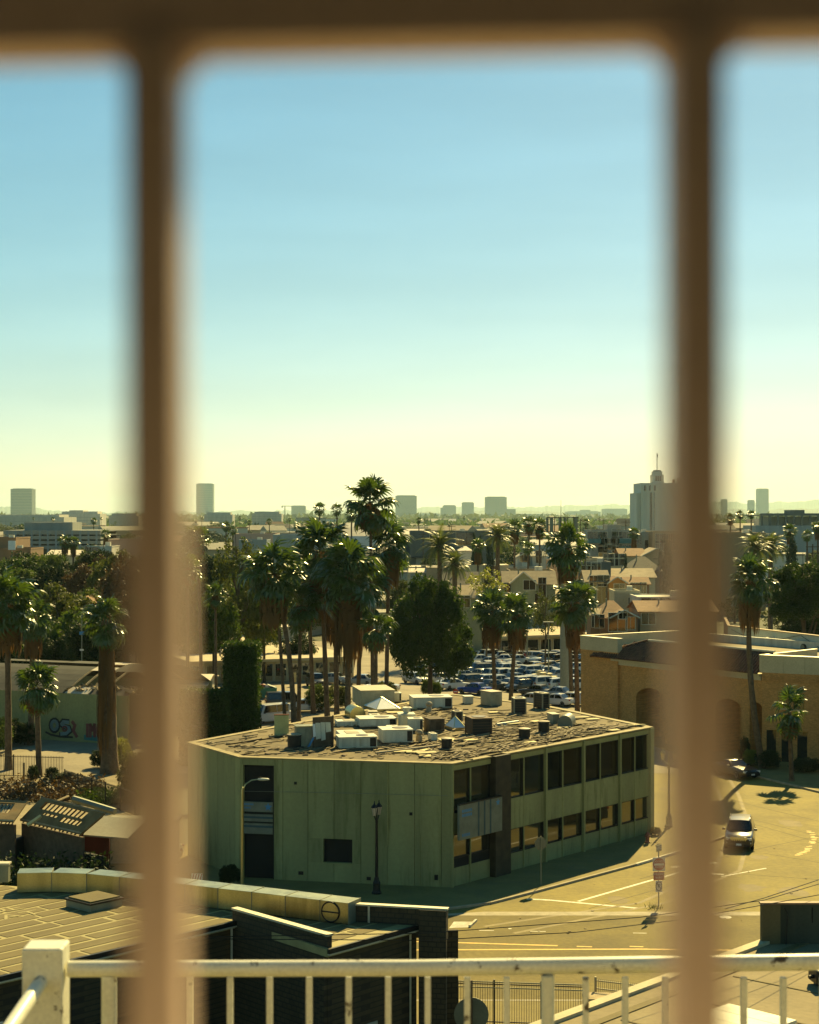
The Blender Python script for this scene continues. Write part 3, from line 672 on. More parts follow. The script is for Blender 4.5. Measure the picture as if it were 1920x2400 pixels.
# upright plywood screen with sheets hanging on it
c = G(757, 1752, RZ); t = thing('plywood_screen', 'dark upright plywood screen with pale sheets hanging on it', 'screen', c, .5)
MB().bbox(-.7, .7, -.04, .04, 0, 1.95).build('board', mt['wood_dark'], t, False)
MB().bbox(.62, .72, -.09, -.041, 0, 2.0).build('post', mt['wood_dark'], t, False)
for (a, b, z0, z1, m_) in ((-.55, -.2, .55, 1.6, 'hvac_white'), (-.18, .12, .45, 1.62, 'hvac_white'), (.14, .5, .95, 1.6, 'hvac_white'), (-.75, -.56, .7, 1.55, 'skylight')):
    MB().add([(a, -.05, z1), (b, -.05, z1-.03), (b+.02, -.11, z0+.05), (a+.03, -.1, z0)], [(0, 1, 2, 3)]).build('hanging_sheet', mt[m_], t, False)
c = G(714, 1752, RZ); t = thing('metal_cabinet', 'grey-green metal cabinet standing left of the plywood screen', 'cabinet', c, .25)
bevel(MB().bbox(-.55, .55, -.3, .5, 0, 1.35).build('carcass', mt['pole_grey'], t, False), .02)
MB().bbox(-.62, .62, -.38, .56, 1.35, 1.4).build('top', mt['galv'], t, False)
MB().bbox(-.5, -.02, -.33, -.301, .1, 1.25).build('door', mt['pole_grey'], t, False); MB().bbox(.02, .5, -.33, -.301, .1, 1.25).build('door', mt['pole_grey'], t, False)
MB().box((.3, -.5, .35), (.12, .05, .75), rot=Matrix.Rotation(.5, 3, 'Y')).build('leaning_board', mt['blue_paint'], t, False)
c = G(660, 1724, RZ); t = thing('yellow_panel', 'pale yellow-green upright sheet with rust red top edge at left of roof', 'panel', c, .12)
MB().bbox(-.48, .48, -.04, .04, 0, 1.35).build('sheet', M('yellow green sheet', (.42, .44, .18), .7), t, False)
MB().bbox(-.5, .5, -.06, .06, 1.35, 1.42).build('top_edge', M('rust edge', (.25, .07, .03), .8), t, False)
# pipes that run over the roof
def roof_pipe(label, a, b, r, m_):
    p, q = G(*a, RZ), G(*b, RZ); t = MB().tube([(p.x, p.y, RZ+r+.08), (q.x, q.y, RZ+r+.08)], r, 8)
    for k in range(4):
        s_ = p.lerp(q, (k+.5)/4); t.box((s_.x, s_.y, RZ+.045), (.25, .25, .09))
    tag(t.build('roof_pipe', m_), label, 'pipe', 'pipes lying on the derelict roof')
roof_pipe('long pale pipe running past the black drum fans', (1066, 1741), (1160, 1722), .07, mt['wood'])
roof_pipe('thin pipe in front of the large white fan unit', (880, 1770), (1030, 1752), .06, mt['vent_tan'])
roof_pipe('white pipe leading from small skylight to right corner', (1165, 1703), (1215, 1696), .08, mt['hvac_white'])
# loose sheets
SHEETS = []
for i, (x, y, sx, sy, yw) in enumerate(((945, 1764, 1.3, .5, .3), (975, 1765, 1.2, .6, .1), (1003, 1767, 1.5, .4, .5), (1000, 1760, 1.0, .4, .9), (997, 1775, .7, .5, .1), (1050, 1737, 1.1, .8, .5), (1102, 1737, 1.2, .8, .4), (1078, 1680, .8, .5, .2), (955, 1664, 1.4, .6, .4), (930, 1672, 1.5, .5, .2),
      (1240, 1742, .9, .5, .4), (1205, 1699, 1.2, .5, .6), (1318, 1708, .8, .5, .2), (1362, 1684, 1.2, .4, .3), (1390, 1688, 1.1, .4, .5), (1490, 1702, 1.4, .5, .4), (1440, 1714, .8, .4, .6), (1256, 1693, 1.0, .6, .9), (965, 1652, .7, .4, .2), (1157, 1672, .8, .5, .3))):
    p = G(x, y, RZ)
    o = MB().box((0, 0, .06), (sx, sy, .05), rot=Matrix.Rotation(rr_.uniform(-.1, .1), 3, 'X')).build('loose_sheet', mt['plywood_yellow'])
    o.location = (p.x, p.y, RZ+.03); o.rotation_euler = (0, 0, yw)
    SHEETS.append((x, o))
number_left(SHEETS, 'pale broken sheet, %s from left, lying among debris on the derelict roof', 'debris', 'broken sheets on the derelict roof')
# countless boards and scraps
db = MB(); r2 = random.Random(21)
ppoly = inset(poly, .7)
k = 0
while k < 900:
    u, v = r2.uniform(-14, 24), r2.uniform(.5, 25); p = pA+din*u+dnn*v
    if not inside(p, ppoly): continue
    dens = torn(u, v)+.07
    if r2.random() > dens*1.6: continue
    k += 1; L_ = r2.choice((.25, .4, .7, 1.2, 2.0)); w_d = r2.uniform(.05, .16)
    yw = YAWR+r2.gauss(0, .25) if r2.random() < .7 else r2.random()*3.14
    db.box((p.x, p.y, RZ+r2.uniform(.03, .14)), (L_, w_d, r2.uniform(.02, .07)), rot=Matrix.Rotation(yw, 3, 'Z') @ Matrix.Rotation(r2.gauss(0, .06), 3, 'Y'))
tag(db.build('roof_debris', mt['wood']), 'splintered boards and scraps strewn over the derelict roof', 'debris', kind='stuff')
db = MB(); k = 0
while k < 130:
    u, v = r2.uniform(-14, 24), r2.uniform(.5, 25); p = pA+din*u+dnn*v
    if not inside(p, ppoly) or r2.random() > torn(u, v)*1.5+.02: continue
    k += 1; s_ = r2.uniform(.15, .6)
    db.box((p.x, p.y, RZ+.03), (s_, s_*r2.uniform(.3, .9), r2.uniform(.03, .12)), rot=Matrix.Rotation(r2.random()*3, 3, 'Z') @ Matrix.Rotation(r2.gauss(0, .2), 3, 'X'))
tag(db.build('tar_scraps', mt['wood_dark']), 'dark torn tar paper scraps over the derelict roof', 'debris', kind='stuff')
# ---------------------------------------------------------------- low block-walled building with the long duct, lower left
WZ = 5.2
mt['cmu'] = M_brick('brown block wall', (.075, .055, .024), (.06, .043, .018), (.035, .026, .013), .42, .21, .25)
mt['roll'] = M('roll roofing', (.155, .122, .045), .9, .16, .8, .25, fine=.12, rnd=.12, dirt=(.13, .11, .05), dirt_amt=.5, dscale=.8)
mt['seam'] = M('sealed seam', (.34, .29, .12), .8, .15, 2)
mt['flash'] = M('pale metal flashing', (.62, .56, .38), .5, .15, 2, metal=.2)
low = thing('workshop_building', 'low brown block-walled building with seamed roll roofing at lower left', 'building', (-8, 66, 0))
e0, e1 = G(-60, 2303, WZ), G(556, 2158, WZ)            # eave of the left wing
e2, e3 = G(768, 2226, WZ), G(985, 2167, WZ)            # eave of the right wing
b0, b1 = G(817, 2150, WZ), G(-60, 2066, WZ)
uD = (e1-e0).normalized(); wD = Vector((uD.y, -uD.x, 0))
corner = e1
back_l = G(-60, 2070, WZ); back_r = G(1048, 2155, WZ)
roofp = [e0, e1, e2, e3, G(1010, 2160, WZ), G(817, 2142, WZ), G(400, 2112, WZ), G(100, 2082, WZ), back_l]
MB().prism([p[:2] for p in roofp], WZ-.3, WZ).build('roof', mt['seam'], low)
rf = low.children[-1]
# roofing strips laid side by side along the eave direction, each its own sheet
ang = math.atan2(uD.y, uD.x)
pl2 = [Vector((p.x, p.y)) for p in roofp]
sheet_m = MB().box((0, 0, 0), (1, 1, .012)).mesh('roofing_strip', mt['roll'])
r3 = random.Random(3); uu, ww = Vector((uD.x, uD.y)), Vector((wD.x, wD.y)); org = Vector((e0.x, e0.y)); lo = Vector((low.location.x, low.location.y))
STW = .92
nstrip = 0
for row in range(-26, 6):
    off = (row+.5)*STW
    s0 = -4-r3.random()*3
    while s0 < 30:
        ln = r3.uniform(2.6, 5.2)
        # clip this strip to the part of the roof it covers
        t_in = [t for t in np.arange(s0, s0+ln, .12) if inside(org+uu*t+ww*off, pl2) and inside(org+uu*t+ww*(off+STW*.4), pl2) and inside(org+uu*t+ww*(off-STW*.4), pl2)]
        if len(t_in) > 5:
            a, b = min(t_in), max(t_in); c = org+uu*((a+b)/2)+ww*off
            inst('roofing_strip', sheet_m, rf, (c.x-lo.x, c.y-lo.y, WZ+.010), (0, 0, ang+r3.gauss(0, .006)), (b-a-.16, STW-.2+r3.gauss(0, .015), 1)); nstrip += 1
        s0 += ln
# walls
def wall(a, b, z0, z1, th, m_, name='wall', out=0.0):
    f = Fr(a, b); return MB().fbox(f, 0, f.L, z0, z1, -th+out, out).build(name, mt[m_], low)
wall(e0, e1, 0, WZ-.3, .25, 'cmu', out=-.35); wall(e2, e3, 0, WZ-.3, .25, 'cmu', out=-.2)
MB().fbox(Fr(e0, e1), 0, (e1-e0).length, WZ-.16, WZ+.03, -.02, .1).build('gutter', mt['black_metal'], low)
MB().fbox(Fr(e2, e3), 0, (e3-e2).length, WZ-.16, WZ+.03, -.02, .1).build('gutter', mt['black_metal'], low)
MB().fbox(Fr(e0, e1), 0, (e1-e0).length, WZ-.22, WZ-.17, .0, .12).build('drip_edge', mt['flash'], low)
MB().fbox(Fr(e2, e3), 0, (e3-e2).length, WZ-.22, WZ-.17, .0, .12).build('drip_edge', mt['flash'], low)
p0, p1 = G(545, 2129, WZ+.5), G(768, 2192, WZ+.5)
wall(p0, p1, 0, WZ+.45, .22, 'cmu', 'parapet_wall')
f = Fr(p0, p1); MB().fbox(f, -.02, f.L+.02, WZ+.45, WZ+.53, -.28, .05).build('coping', mt['flash'], low)
# step in the far corner, back parapet and block pier
q0, q1 = G(817, 2118, WZ+.75), G(1048, 2130.5, WZ+.75)
wall(q0, q1, WZ-.5, WZ+.7, .2, 'cmu', 'parapet_wall'); f = Fr(q0, q1)
MB().fbox(f, -.02, f.L+.03, WZ+.7, WZ+.77, -.26, .06).build('coping', mt['flash'], low)
ux = f.u(984); MB().fbox(f, ux, f.L, 0, WZ+.7, .004, .2).build('block_pier', mt['cmu'], low)
MB().fbox(f, f.u(865)-.04, f.u(865)+.04, WZ, WZ+.7, .004, .05).build('parapet_strut', mt['flash'], low)
# side wall closing the right
MB().fbox(Fr(e3, Vector((e3.x+1.6, e3.y+.2, 0))), 0, 1.6, 0, WZ-.3, -.3, -.1).build('wall', mt['cmu'], low)
MB().tube([G(962, 2185, WZ-.25), G(962, 2185, WZ-.25)-Vector((0, 0, WZ-.25))], .045, 8).build('downpipe', mt['flash'], low)
pp = e1+Vector((-.2, -.25, -.25)); MB().tube([pp, pp-Vector((0, 0, 5))], .045, 8).build('downpipe', mt['flash'], low)
fe = Fr(e2, e3); z_ = 1.1
MB().fbox(fe, fe.u(849), fe.u(892), 0.4, 1.75, -.198, -.15).build('service_door', M('pale service panel', (.42, .43, .33), .5), low)
MB().fbox(fe, fe.u(868), fe.u(873), 1.12, 1.2, -.149, -.12).build('lock', mt['black_metal'], low)
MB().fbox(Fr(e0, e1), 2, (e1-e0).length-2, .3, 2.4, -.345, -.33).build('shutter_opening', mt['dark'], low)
# roof hatch, roof lettering, stray lugs
h = G(218, 2128, WZ); t = thing('roof_hatch', 'square timber-topped roof hatch on the roll roofing near the duct', 'hatch', (h.x, h.y+.3, WZ), ang)
MB().bbox(-.85, .85, -.85, .85, 0, .3).build('curb', mt['pole_grey'], t, False); MB().bbox(-.9, .9, -.9, .9, .3, .38).build('rim', mt['black_metal'], t, False)
MB().bbox(-.78, .78, -.78, .78, .381, .44).build('lid', mt['roll'], t, False)
def text_mesh(txt, size, mat, name='lettering'):
    cu = bpy.data.curves.new(name, 'FONT'); cu.body = txt; cu.size = size; cu.align_x = 'CENTER'; cu.align_y = 'CENTER'; cu.resolution_u = 3; cu.extrude = .002
    ob = bpy.data.objects.new(name, cu); COL.objects.link(ob)
    bpy.context.view_layer.update()
    me = bpy.data.meshes.new_from_object(ob.evaluated_get(bpy.context.evaluated_depsgraph_get())); bpy.data.objects.remove(ob)
    me.name = name; me.materials.clear(); me.materials.append(mat); return me
lm = text_mesh('UAT', 1.5, mt['seam'])
p = G(22, 2150, WZ); inst('roof_lettering', lm, rf, (p.x-lo.x, p.y-lo.y, WZ+.022), (0, 0, ang-.12), (1, .8, 1))
lm = text_mesh('DE', 1.4, mt['seam'])
p = G(8, 2134, WZ); inst('roof_lettering', lm, rf, (p.x-lo.x, p.y-lo.y, WZ+.022), (0, 0, ang-.12), (1, .8, 1))
# wall sign lettering low on the left wing, only its ends show
fw = Fr(e0, e1); lm = text_mesh('E', 1.0, mt['white_sign']); p = fw.p(fw.u(8), WZ-2.15, -.33)
inst('wall_lettering', lm, low, (p.x-low.location.x, p.y-low.location.y, p.z), (R(90), 0, fw.yaw()))
# the duct: one thing with a piece per section
duct = thing('air_duct', 'long galvanised sheet metal duct lying across the low roof', 'duct', G(400, 2118, WZ))
bx = [(40, 2092), (121, 2090), (203, 2093), (280, 2101), (356, 2110), (433, 2119), (511, 2129), (590, 2138), (669, 2148), (750, 2158), (817, 2166)]
topy = [(41, 2058), (121, 2046), (203, 2049)]
for i in range(len(bx)-1):
    a, b = G(*bx[i], WZ+.05), G(*bx[i+1], WZ+.05)
    d_ = (b-a).normalized(); nrm = Vector((-d_.y, d_.x, 0)); wdt = 1.05; hgt = .86
    g_ = .006
    a2, b2 = a+d_*g_, b-d_*g_
    vs = [a2, b2, b2+nrm*wdt, a2+nrm*wdt]; vs += [v+Vector((0, 0, hgt)) for v in vs]
    sec = MB().add(vs, MB.BF).build('section', mt['galv'], duct); bevel(sec, .008)
    fl = MB()
    c0 = b-d_*.012; c1 = b+d_*.012
    vv = [c0-nrm*.02, c1-nrm*.02, c1+nrm*(wdt+.02), c0+nrm*(wdt+.02)]; fl.add([v+Vector((0, 0, -.03)) for v in vv]+[v+Vector((0, 0, hgt+.015)) for v in vv], MB.BF)
    fl.build('flange', mt['pole_grey'], duct)
    if i % 3 == 1: MB().box(a.lerp(b, .5)+nrm*.5+Vector((0, 0, -.025)), (.3, 1.0, .045), math.atan2(d_.y, d_.x)).build('sleeper', mt['wood_dark'], duct)
    if i == len(bx)-2:
        cc = a.lerp(b, .38)+Vector((0, 0, .42)); out = -nrm
        side = d_; up = Vector((0, 0, 1)); rad = .41
        ring, disc = MB(), MB()
        pts = [cc+out*.02+(side*math.cos(2*math.pi*k/24)+up*math.sin(2*math.pi*k/24))*rad for k in range(25)]
        ring.tube(pts, .035, 6, False); ring.build('fan_collar', mt['black_metal'], duct)
        disc.add([cc+out*.03+(side*math.cos(2*math.pi*k/24)+up*math.sin(2*math.pi*k/24))*rad*.95 for k in range(24)], [tuple(range(24))]); disc.build('damper_disc', mt['galv'], duct)
        MB().tube([cc+out*.05-side*rad, cc+out*.05+side*rad], .03, 6).build('damper_shaft', mt['black_metal'], duct)
# white parapet stub and curved roof piece at the far left
t = thing('parapet_stub', 'short white rendered parapet stub left of the duct', 'parapet', G(4, 2072, WZ))
MB().box(G(-6, 2068, WZ)+Vector((0, .2, .4)), (1.0, .4, .8)).build('block', mt['pole_grey'], t); MB().box(G(-6, 2068, WZ)+Vector((0, .2, .84)), (1.1, .5, .08)).build('cap', mt['flash'], t)

# ---------------------------------------------------------------- neighbouring flat roof, lower right
NZ = 8.0
nb = thing('flat_roof_building', 'nearby building with worn tan flat roof at lower right', 'building', (12, 50, 0))
r0, r1 = G(1304, 2385, NZ), G(1776, 2211, NZ)
dn_ = (r1-r0).normalized(); r_a = r0-dn_*8; r_b = r1+dn_*1.5; sd = Vector((dn_.y, -dn_.x, 0))
mt['deck_tan'] = M('worn roof membrane', (.27, .215, .11), .9, .2, .35, .2, dirt=(.17, .135, .065), dirt_amt=.6, dscale=.35)
rp = [r_a, r_b, r_b+sd*26, r_a+sd*26]
MB().prism([p[:2] for p in rp], NZ-.4, NZ).build('roof', mt['deck_tan'], nb)
f = Fr(r_b, r_a); MB().fbox(f, 0, f.L, 0, NZ-.4, -.5, -.25).build('wall', mt['cmu'], nb)
f2 = Fr(r_b+sd*26, r_b); MB().fbox(f2, 0, f2.L, 0, NZ-.4, -.5, -.25).build('wall', mt['cmu'], nb)
MB().fbox(f, 0, f.L, NZ, NZ+.10, -.35, .02).build('edge_strip', mt['cream_stone'], nb)
MB().fbox(f, 0, f.L, NZ, NZ+.03, -1.3, -1.02).build('roof_seam', mt['roll'], nb)
for k in range(5): MB().box(r0+dn_*(k*3-2)+sd*7+Vector((0, 0, .01)), (.08, 11, .02), math.atan2(dn_.y, dn_.x)).build('roof_seam', mt['roll'], nb)
# penthouse box on that roof
c = G(1785, 2213, NZ); t = thing('roof_parapet', 'dark green-black parapet wall with brown coping on the tan roof', 'wall', c)
mt['pent'] = M('dark painted render', (.045, .05, .03), .8, .35, .8, streak=1, dirt=(.10, .085, .035), dirt_amt=.6, dscale=.7)
mt['pent2'] = M('ochre render', (.15, .115, .045), .8, .3, .8, streak=1)
MB().bbox(c.x, c.x+.62, c.y, c.y+.22, NZ, NZ+1.3).build('corner_pier', mt['pent2'], t); MB().bbox(c.x+.621, c.x+9, c.y+.03, c.y+.2, NZ, NZ+1.3).build('wall', mt['pent'], t)
MB().bbox(c.x-.04, c.x+9, c.y-.04, c.y+.25, NZ+1.301, NZ+1.36).build('coping', M('brown coping', (.22, .13, .07), .7), t)
MB().tube([(c.x+.75, c.y-.0, NZ+1.2), (c.x+.86, c.y-.01, NZ+1.0), (c.x+.82, c.y-.01, NZ+.5), (c.x+.8, c.y-.01, NZ)], .02, 6).build('conduit', mt['black_metal'], t)
MB().bbox(c.x+1.65, c.x+1.68, c.y-.001, c.y+.02, NZ+.7, NZ+1.2).build('crack_strip', mt['dark'], t)
# white rooftop cabinet and black vent
a, b = G(1710, 2352, NZ+.6), G(1864, 2390, NZ+.6); yw = math.atan2(b.y-a.y, b.x-a.x); ln = (b-a).length
t = thing('rooftop_cabinet', 'white two-lidded metal cabinet on the tan roof near frame bottom', 'cabinet', (a.x, a.y, NZ), yw)
MB().bbox(0, ln, -2.2, 0, .02, .5).build('body', mt['black_metal'], t, False)
for k in range(3): bevel(MB().bbox(-.04, ln+.04, -.72*(k+1)+.015, -.72*k-.015+.04, .5, .6).build('lid', mt['hvac_white'], t, False), .02)
c = G(1915, 2310, NZ); t = thing('black_roof_vent', 'black boxy vent with side spout at right edge of tan roof', 'vent', (c.x+.2, c.y, NZ), .1)
bevel(MB().bbox(-.35, .8, -.4, .4, .1, .55).build('box', mt['black_metal'], t, False), .05); MB().tube([(-.3, -.1, .32), (-.5, -.12, .3)], .06, 8).build('spout', mt['black_metal'], t, False); MB().bbox(-.2, .6, -.3, .3, 0, .1).build('base', mt['black_metal'], t, False)

# ---------------------------------------------------------------- picket fence along the near pavement
def picket_fence(label, a, b, h, step, post_every, m_, r=.012, rails=(.12, .93), group=None, zb=0.0):
    a, b = Vector(a), Vector(b); L_ = (b-a).length; d_ = (b-a)/L_; yaw = math.atan2(d_.y, d_.x)
    t = thing('picket_fence', label, 'fence', (a.x, a.y, zb), yaw, group)
    for q in rails: MB().bbox(0, L_, -.02, .02, h*q-.025, h*q+.025).build('rail', m_, t, False)
    pm = MB().bbox(-r, r, -r, r, .05, h).mesh('picket', m_); n = int(L_/step); pc = 0
    pmj = MB()
    for i in range(n):
        if pc < 290: inst('picket', pm, t, ((i+.5)*step, .0, 0)); pc += 1
        else: pmj.bbox((i+.5)*step-r, (i+.5)*step+r, -r, r, .05, h)
    if pmj.v: tag(pmj.build('pickets', m_, t, False), kind='stuff')
    for i in range(int(L_/post_every)+1): MB().bbox(i*post_every-.04, i*post_every+.04, -.04, .04, 0, h*1.03).build('post', m_, t, False)
    return t
mt['fence_dark'] = M('dark fence metal', (.06, .05, .03), .6, .2, 3, metal=.3); mt['fence_pale'] = M('pale fence metal', (.42, .36, .2), .6, .15, 3)
fx0 = XD(1049, 73.7); fx1 = XD(1376, 73.0)
picket_fence('brown metal picket fence along the near pavement behind the white railing', fx0, fx1, 2.0, .105, 2.02, mt['fence_dark'], .009)
o = MB().box((fx0+fx1)/2+Vector((0, -.04, 1.96)), ((fx1-fx0).length, .03, .05), math.atan2((fx1-fx0).y, (fx1-fx0).x)).box((fx0+fx1)/2+Vector((0, -.04, 1.72)), ((fx1-fx0).length, .03, .05), math.atan2((fx1-fx0).y, (fx1-fx0).x))
tag(o.build('guard_rail', mt['fence_pale']), 'twin pale rails fixed in front of the brown picket fence', 'rail')
picket_fence('pale picket fence section right of the brown fence', XD(1396, 73.9), XD(1560, 72.6), 2.0, .09, 1.4, mt['fence_pale'], .008, (.78, .95))
c = XD(1373, 72.5); t = thing('brown_bin_shed', 'low dark brown shed with timber top beside the fence', 'shed', c)
MB().bbox(c.x, c.x+2.6, c.y, c.y+1.0, 0, 1.35).build('wall', mt['wood_dark'], t); MB().bbox(c.x-.05, c.x+2.65, c.y-.05, c.y+1.05, 1.35, 1.5).build('top', mt['wood'], t)
c = XD(1104, 65.5); t = thing('round_sign', 'grey round sign seen from behind on a brown post', 'sign', c)
zc = HC-(2380-HZ)*65.5/F
MB().tube([c, (c.x, c.y, zc+1.35)], .06, 8).build('post', mt['pole_brown'], t)
dsc = MB(); n = 28
dsc.add([(c.x+.02+.67*math.cos(2*math.pi*k/n), c.y+.09, zc+.67*math.sin(2*math.pi*k/n)) for k in range(n)]+[(c.x+.02+.67*math.cos(2*math.pi*k/n), c.y+.11, zc+.67*math.sin(2*math.pi*k/n)) for k in range(n)], [tuple(range(n)), tuple(range(2*n-1, n-1, -1))]+[(k, (k+1) % n, n+(k+1) % n, n+k) for k in range(n)]); dsc.build('disc', mt['sign_back'], t)

# ---------------------------------------------------------------- white terrace railing below the camera
RD = 5.5; mpx = RD/F
def rz(y): return HC-(y-HZ)*mpx
def rx(x): return (x-960)*mpx
rail = thing('terrace_railing', 'chipped white painted terrace railing along the bottom of the view', 'railing', (0, RD, rz(2252)-1.06))
wr = mt['white_rail']
ztop, zbot = rz(2252), rz(2290)
rr0 = (ztop-zbot)/2
MB().tube([(rx(160), RD, (ztop+zbot)/2), (rx(960), RD, (ztop+zbot)/2+.003), (rx(2060), RD+.05, (ztop+zbot)/2+.012)], rr0, 20).build('top_rail', wr, rail, smooth=60)
bal = MB().box((0, 0, -.47), (.019, .019, .93)).mesh('baluster', wr)
for i in range(-1, 19):
    x = 447+92.6*(i-1)
    if 1240 < x < 1325 or abs(x-256) < 30: continue
    o = inst('baluster', bal, rail, (rx(x), 0, zbot-rail.location.z+.004)); 
for x, wpx in ((256, 36), (1284, 31)):
    MB().tube([(rx(x), RD, zbot+.005), (rx(x), RD, ztop-1.06)], wpx*mpx/2, 14).build('post', wr, rail, smooth=60)
MB().tube([(rx(160), RD, ztop-1.0), (rx(2060), RD+.05, ztop-1.0)], .018, 10).build('bottom_rail', wr, rail)
pz = rz(2214)
post = MB().bbox(rx(60), rx(163)-.012, RD-.055, RD+.07, ztop-1.06, pz).build('corner_post', wr, rail); bevel(post, .008, 3)
MB().tube([(rx(104), RD-.05, rz(2292)), (rx(92), RD-.6, rz(2292)-.05), (rx(60), RD-2.6, rz(2292)-.16)], .0235, 16).build('return_rail', wr, rail, smooth=60)
structure('terrace_floor', MB().bbox(-4, 4, -1.0, RD+.15, ztop-1.35, ztop-1.07), mt['sidewalk'])
# blurred balcony railing right in front of the lens
BD = .38; bm = BD/F
mt['pink_paint'] = M('pinkish cream paint', (.62, .47, .40), .5, .06, 20, spec=.3)
br = thing('balcony_railing', 'pinkish brown metal balcony railing close to the lens, out of focus', 'railing', (0, BD, HC-.143))
tilt = -.018
def bx_(x): return (x-960)*bm
def bz_(y): return HC-(y-HZ)*bm
zr = bz_(120)
top = MB()
for sgn in (0,):
    pts = [(bx_(x), BD, bz_(118-(x-960)*.020)) for x in (-6200, 960, 8200)]
    top.add([(p[0], BD-.008, p[2]) for p in pts]+[(p[0], BD+.008, p[2]) for p in pts]+[(p[0], BD+.008, p[2]+.030) for p in pts]+[(p[0], BD-.008, p[2]+.030) for p in pts],
            [(0, 1, 4, 3), (1, 2, 5, 4), (3, 4, 7, 6), (4, 5, 8, 7), (6, 7, 10, 9), (7, 8, 11, 10), (9, 10, 1, 0), (10, 11, 2, 1)])
top.build('top_rail', mt['pink_paint'], br)
for k in range(-4, 6):
    x = 372+1255*k; zt = bz_(112-(x-960)*.020)
    bar = MB(); hw, hd = .0057, .009
    prof = [(bx_(x+4), HC-.143), (bx_(x), HC), (bx_(x-4), zt+.001)]
    for (xa, za), (xb, zb_) in zip(prof[:-1], prof[1:]):
        bar.add([(xa-hw, BD-hd, za), (xa+hw, BD-hd, za), (xa+hw, BD+hd, za), (xa-hw, BD+hd, za), (xb-hw, BD-hd, zb_), (xb+hw, BD-hd, zb_), (xb+hw, BD+hd, zb_), (xb-hw, BD+hd, zb_)], MB.BF[2:])
    bar.build('bar', mt['pink_paint'], br)
    gus = MB()
    for s_ in (-1, 1):
        pts = [(0, 0)]+[(.0125*(1-math.sin(t_)), -.0125*(1-math.cos(t_))) for t_ in [math.pi/2*q/5 for q in range(6)]]
        vs = [(bx_(x)+s_*(.0045+p_[0]), BD-.005, zt+.0006+p_[1]) for p_ in pts]+[(bx_(x)+s_*(.0045+p_[0]), BD+.005, zt+.0006+p_[1]) for p_ in pts]; q = len(pts)
        gus.add(vs, [tuple(range(q)), tuple(range(2*q-1, q-1, -1))]+[(i, (i+1) % q, (i+1) % q+q, i+q) for i in range(q)])
    gus.build('weld_fillet', mt['pink_paint'], br)
structure('added_bounce_ledge', MB().bbox(-4, 4, .262, .455, HC-1.5, HC-.143), M('bounce ledge off-white', (.88, .83, .80), .7, .08, 2))  # unseen pale ledge added to bounce sunlight onto the lower bars
# ---------------------------------------------------------------- brick building with tiled roof, right
BH = 9.8
def at_h(x, y, z): return G(x, y, z)
bk = thing('brick_building', 'tan brick building with arches, tiled hip roof and cream parapets', 'building', (24, 160, 0))
bl0 = G(1368, 1490, BH); bl1 = G(1610, 1508, BH)          # left block parapet
v0 = Vector((bl0.x, bl0.y)); fdir = Vector((14, -20)).normalized()
p_l = v0; p_m = v0+fdir*2.2
p_r = Vector((G(1789, 1536, BH-.3).x, G(1789, 1536, BH-.3).y))
fb = Fr(p_l, p_r)
ex = Vector((42, p_r.y-6)); fb2 = Fr(p_r, ex)
print('BRICK', p_l, p_r, fb.L)
AH = 5.2; ZT = 7.6
def arch_wall(fr, u0, u1, z0, z1, arches, o0, o1, mat, name):
    """wall between u0 and u1 with arched openings (ua, ub, top)"""
    m = MB(); cur = u0
    for (a, b, top) in arches:
        m.fbox(fr, cur, a, z0, z1, o0, o1); r = (b-a)/2; cu = (a+b)/2; zs_ = top-r*.55
        n = 12; rise = top-zs_
        pts = [(cu-r*math.cos(math.pi*i/n), zs_+rise*math.sin(math.pi*i/n)) for i in range(n+1)]
        for o in (o0, o1):
            for i in range(n):
                m.add([fr.p(pts[i][0], pts[i][1], o), fr.p(pts[i+1][0], pts[i+1][1], o), fr.p(pts[i+1][0], z1, o), fr.p(pts[i][0], z1, o)], [(0, 1, 2, 3)])
        for i in range(n):
            m.add([fr.p(*pts[i], o0), fr.p(*pts[i+1], o0), fr.p(*pts[i+1], o1), fr.p(*pts[i], o1)], [(0, 1, 2, 3)])
        cur = b
    m.fbox(fr, cur, u1, z0, z1, o0, o1)
    return m.build(name, mat, bk)
U = fb.u
arches = [(U(1491), U(1559), 5.3), (U(1588), U(1652), 5.3), (U(1677), U(1738), 5.2), (U(1757), U(1786), 5.2)]
ua_, ub_ = U(1454), fb.L
arch_wall(fb, ua_, ub_, .14, ZT, arches, -.6, 0, mt['brick'], 'arcade_wall')
for (a, b, tp) in arches:
    MB().fbox(fb, a-.3, b+.3, .14, tp+.4, -3.4, -3.1).build('arch_back_wall', mt['brick'], bk)
    MB().fbox(fb, a-.3, b+.3, tp+.05, tp+.3, -3.1, -.61).build('arch_ceiling', mt['brick'], bk)
    for q in (a-.25, b+.05): MB().fbox(fb, q, q+.2, .14, tp+.05, -3.1, -.61).build('arch_side_wall', mt['brick'], bk)
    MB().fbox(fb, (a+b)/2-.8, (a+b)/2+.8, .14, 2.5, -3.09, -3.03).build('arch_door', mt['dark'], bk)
MB().fbox(fb, ua_, ub_, .14, ZT, -8, -7.7).build('rear_wall', mt['brick'], bk)
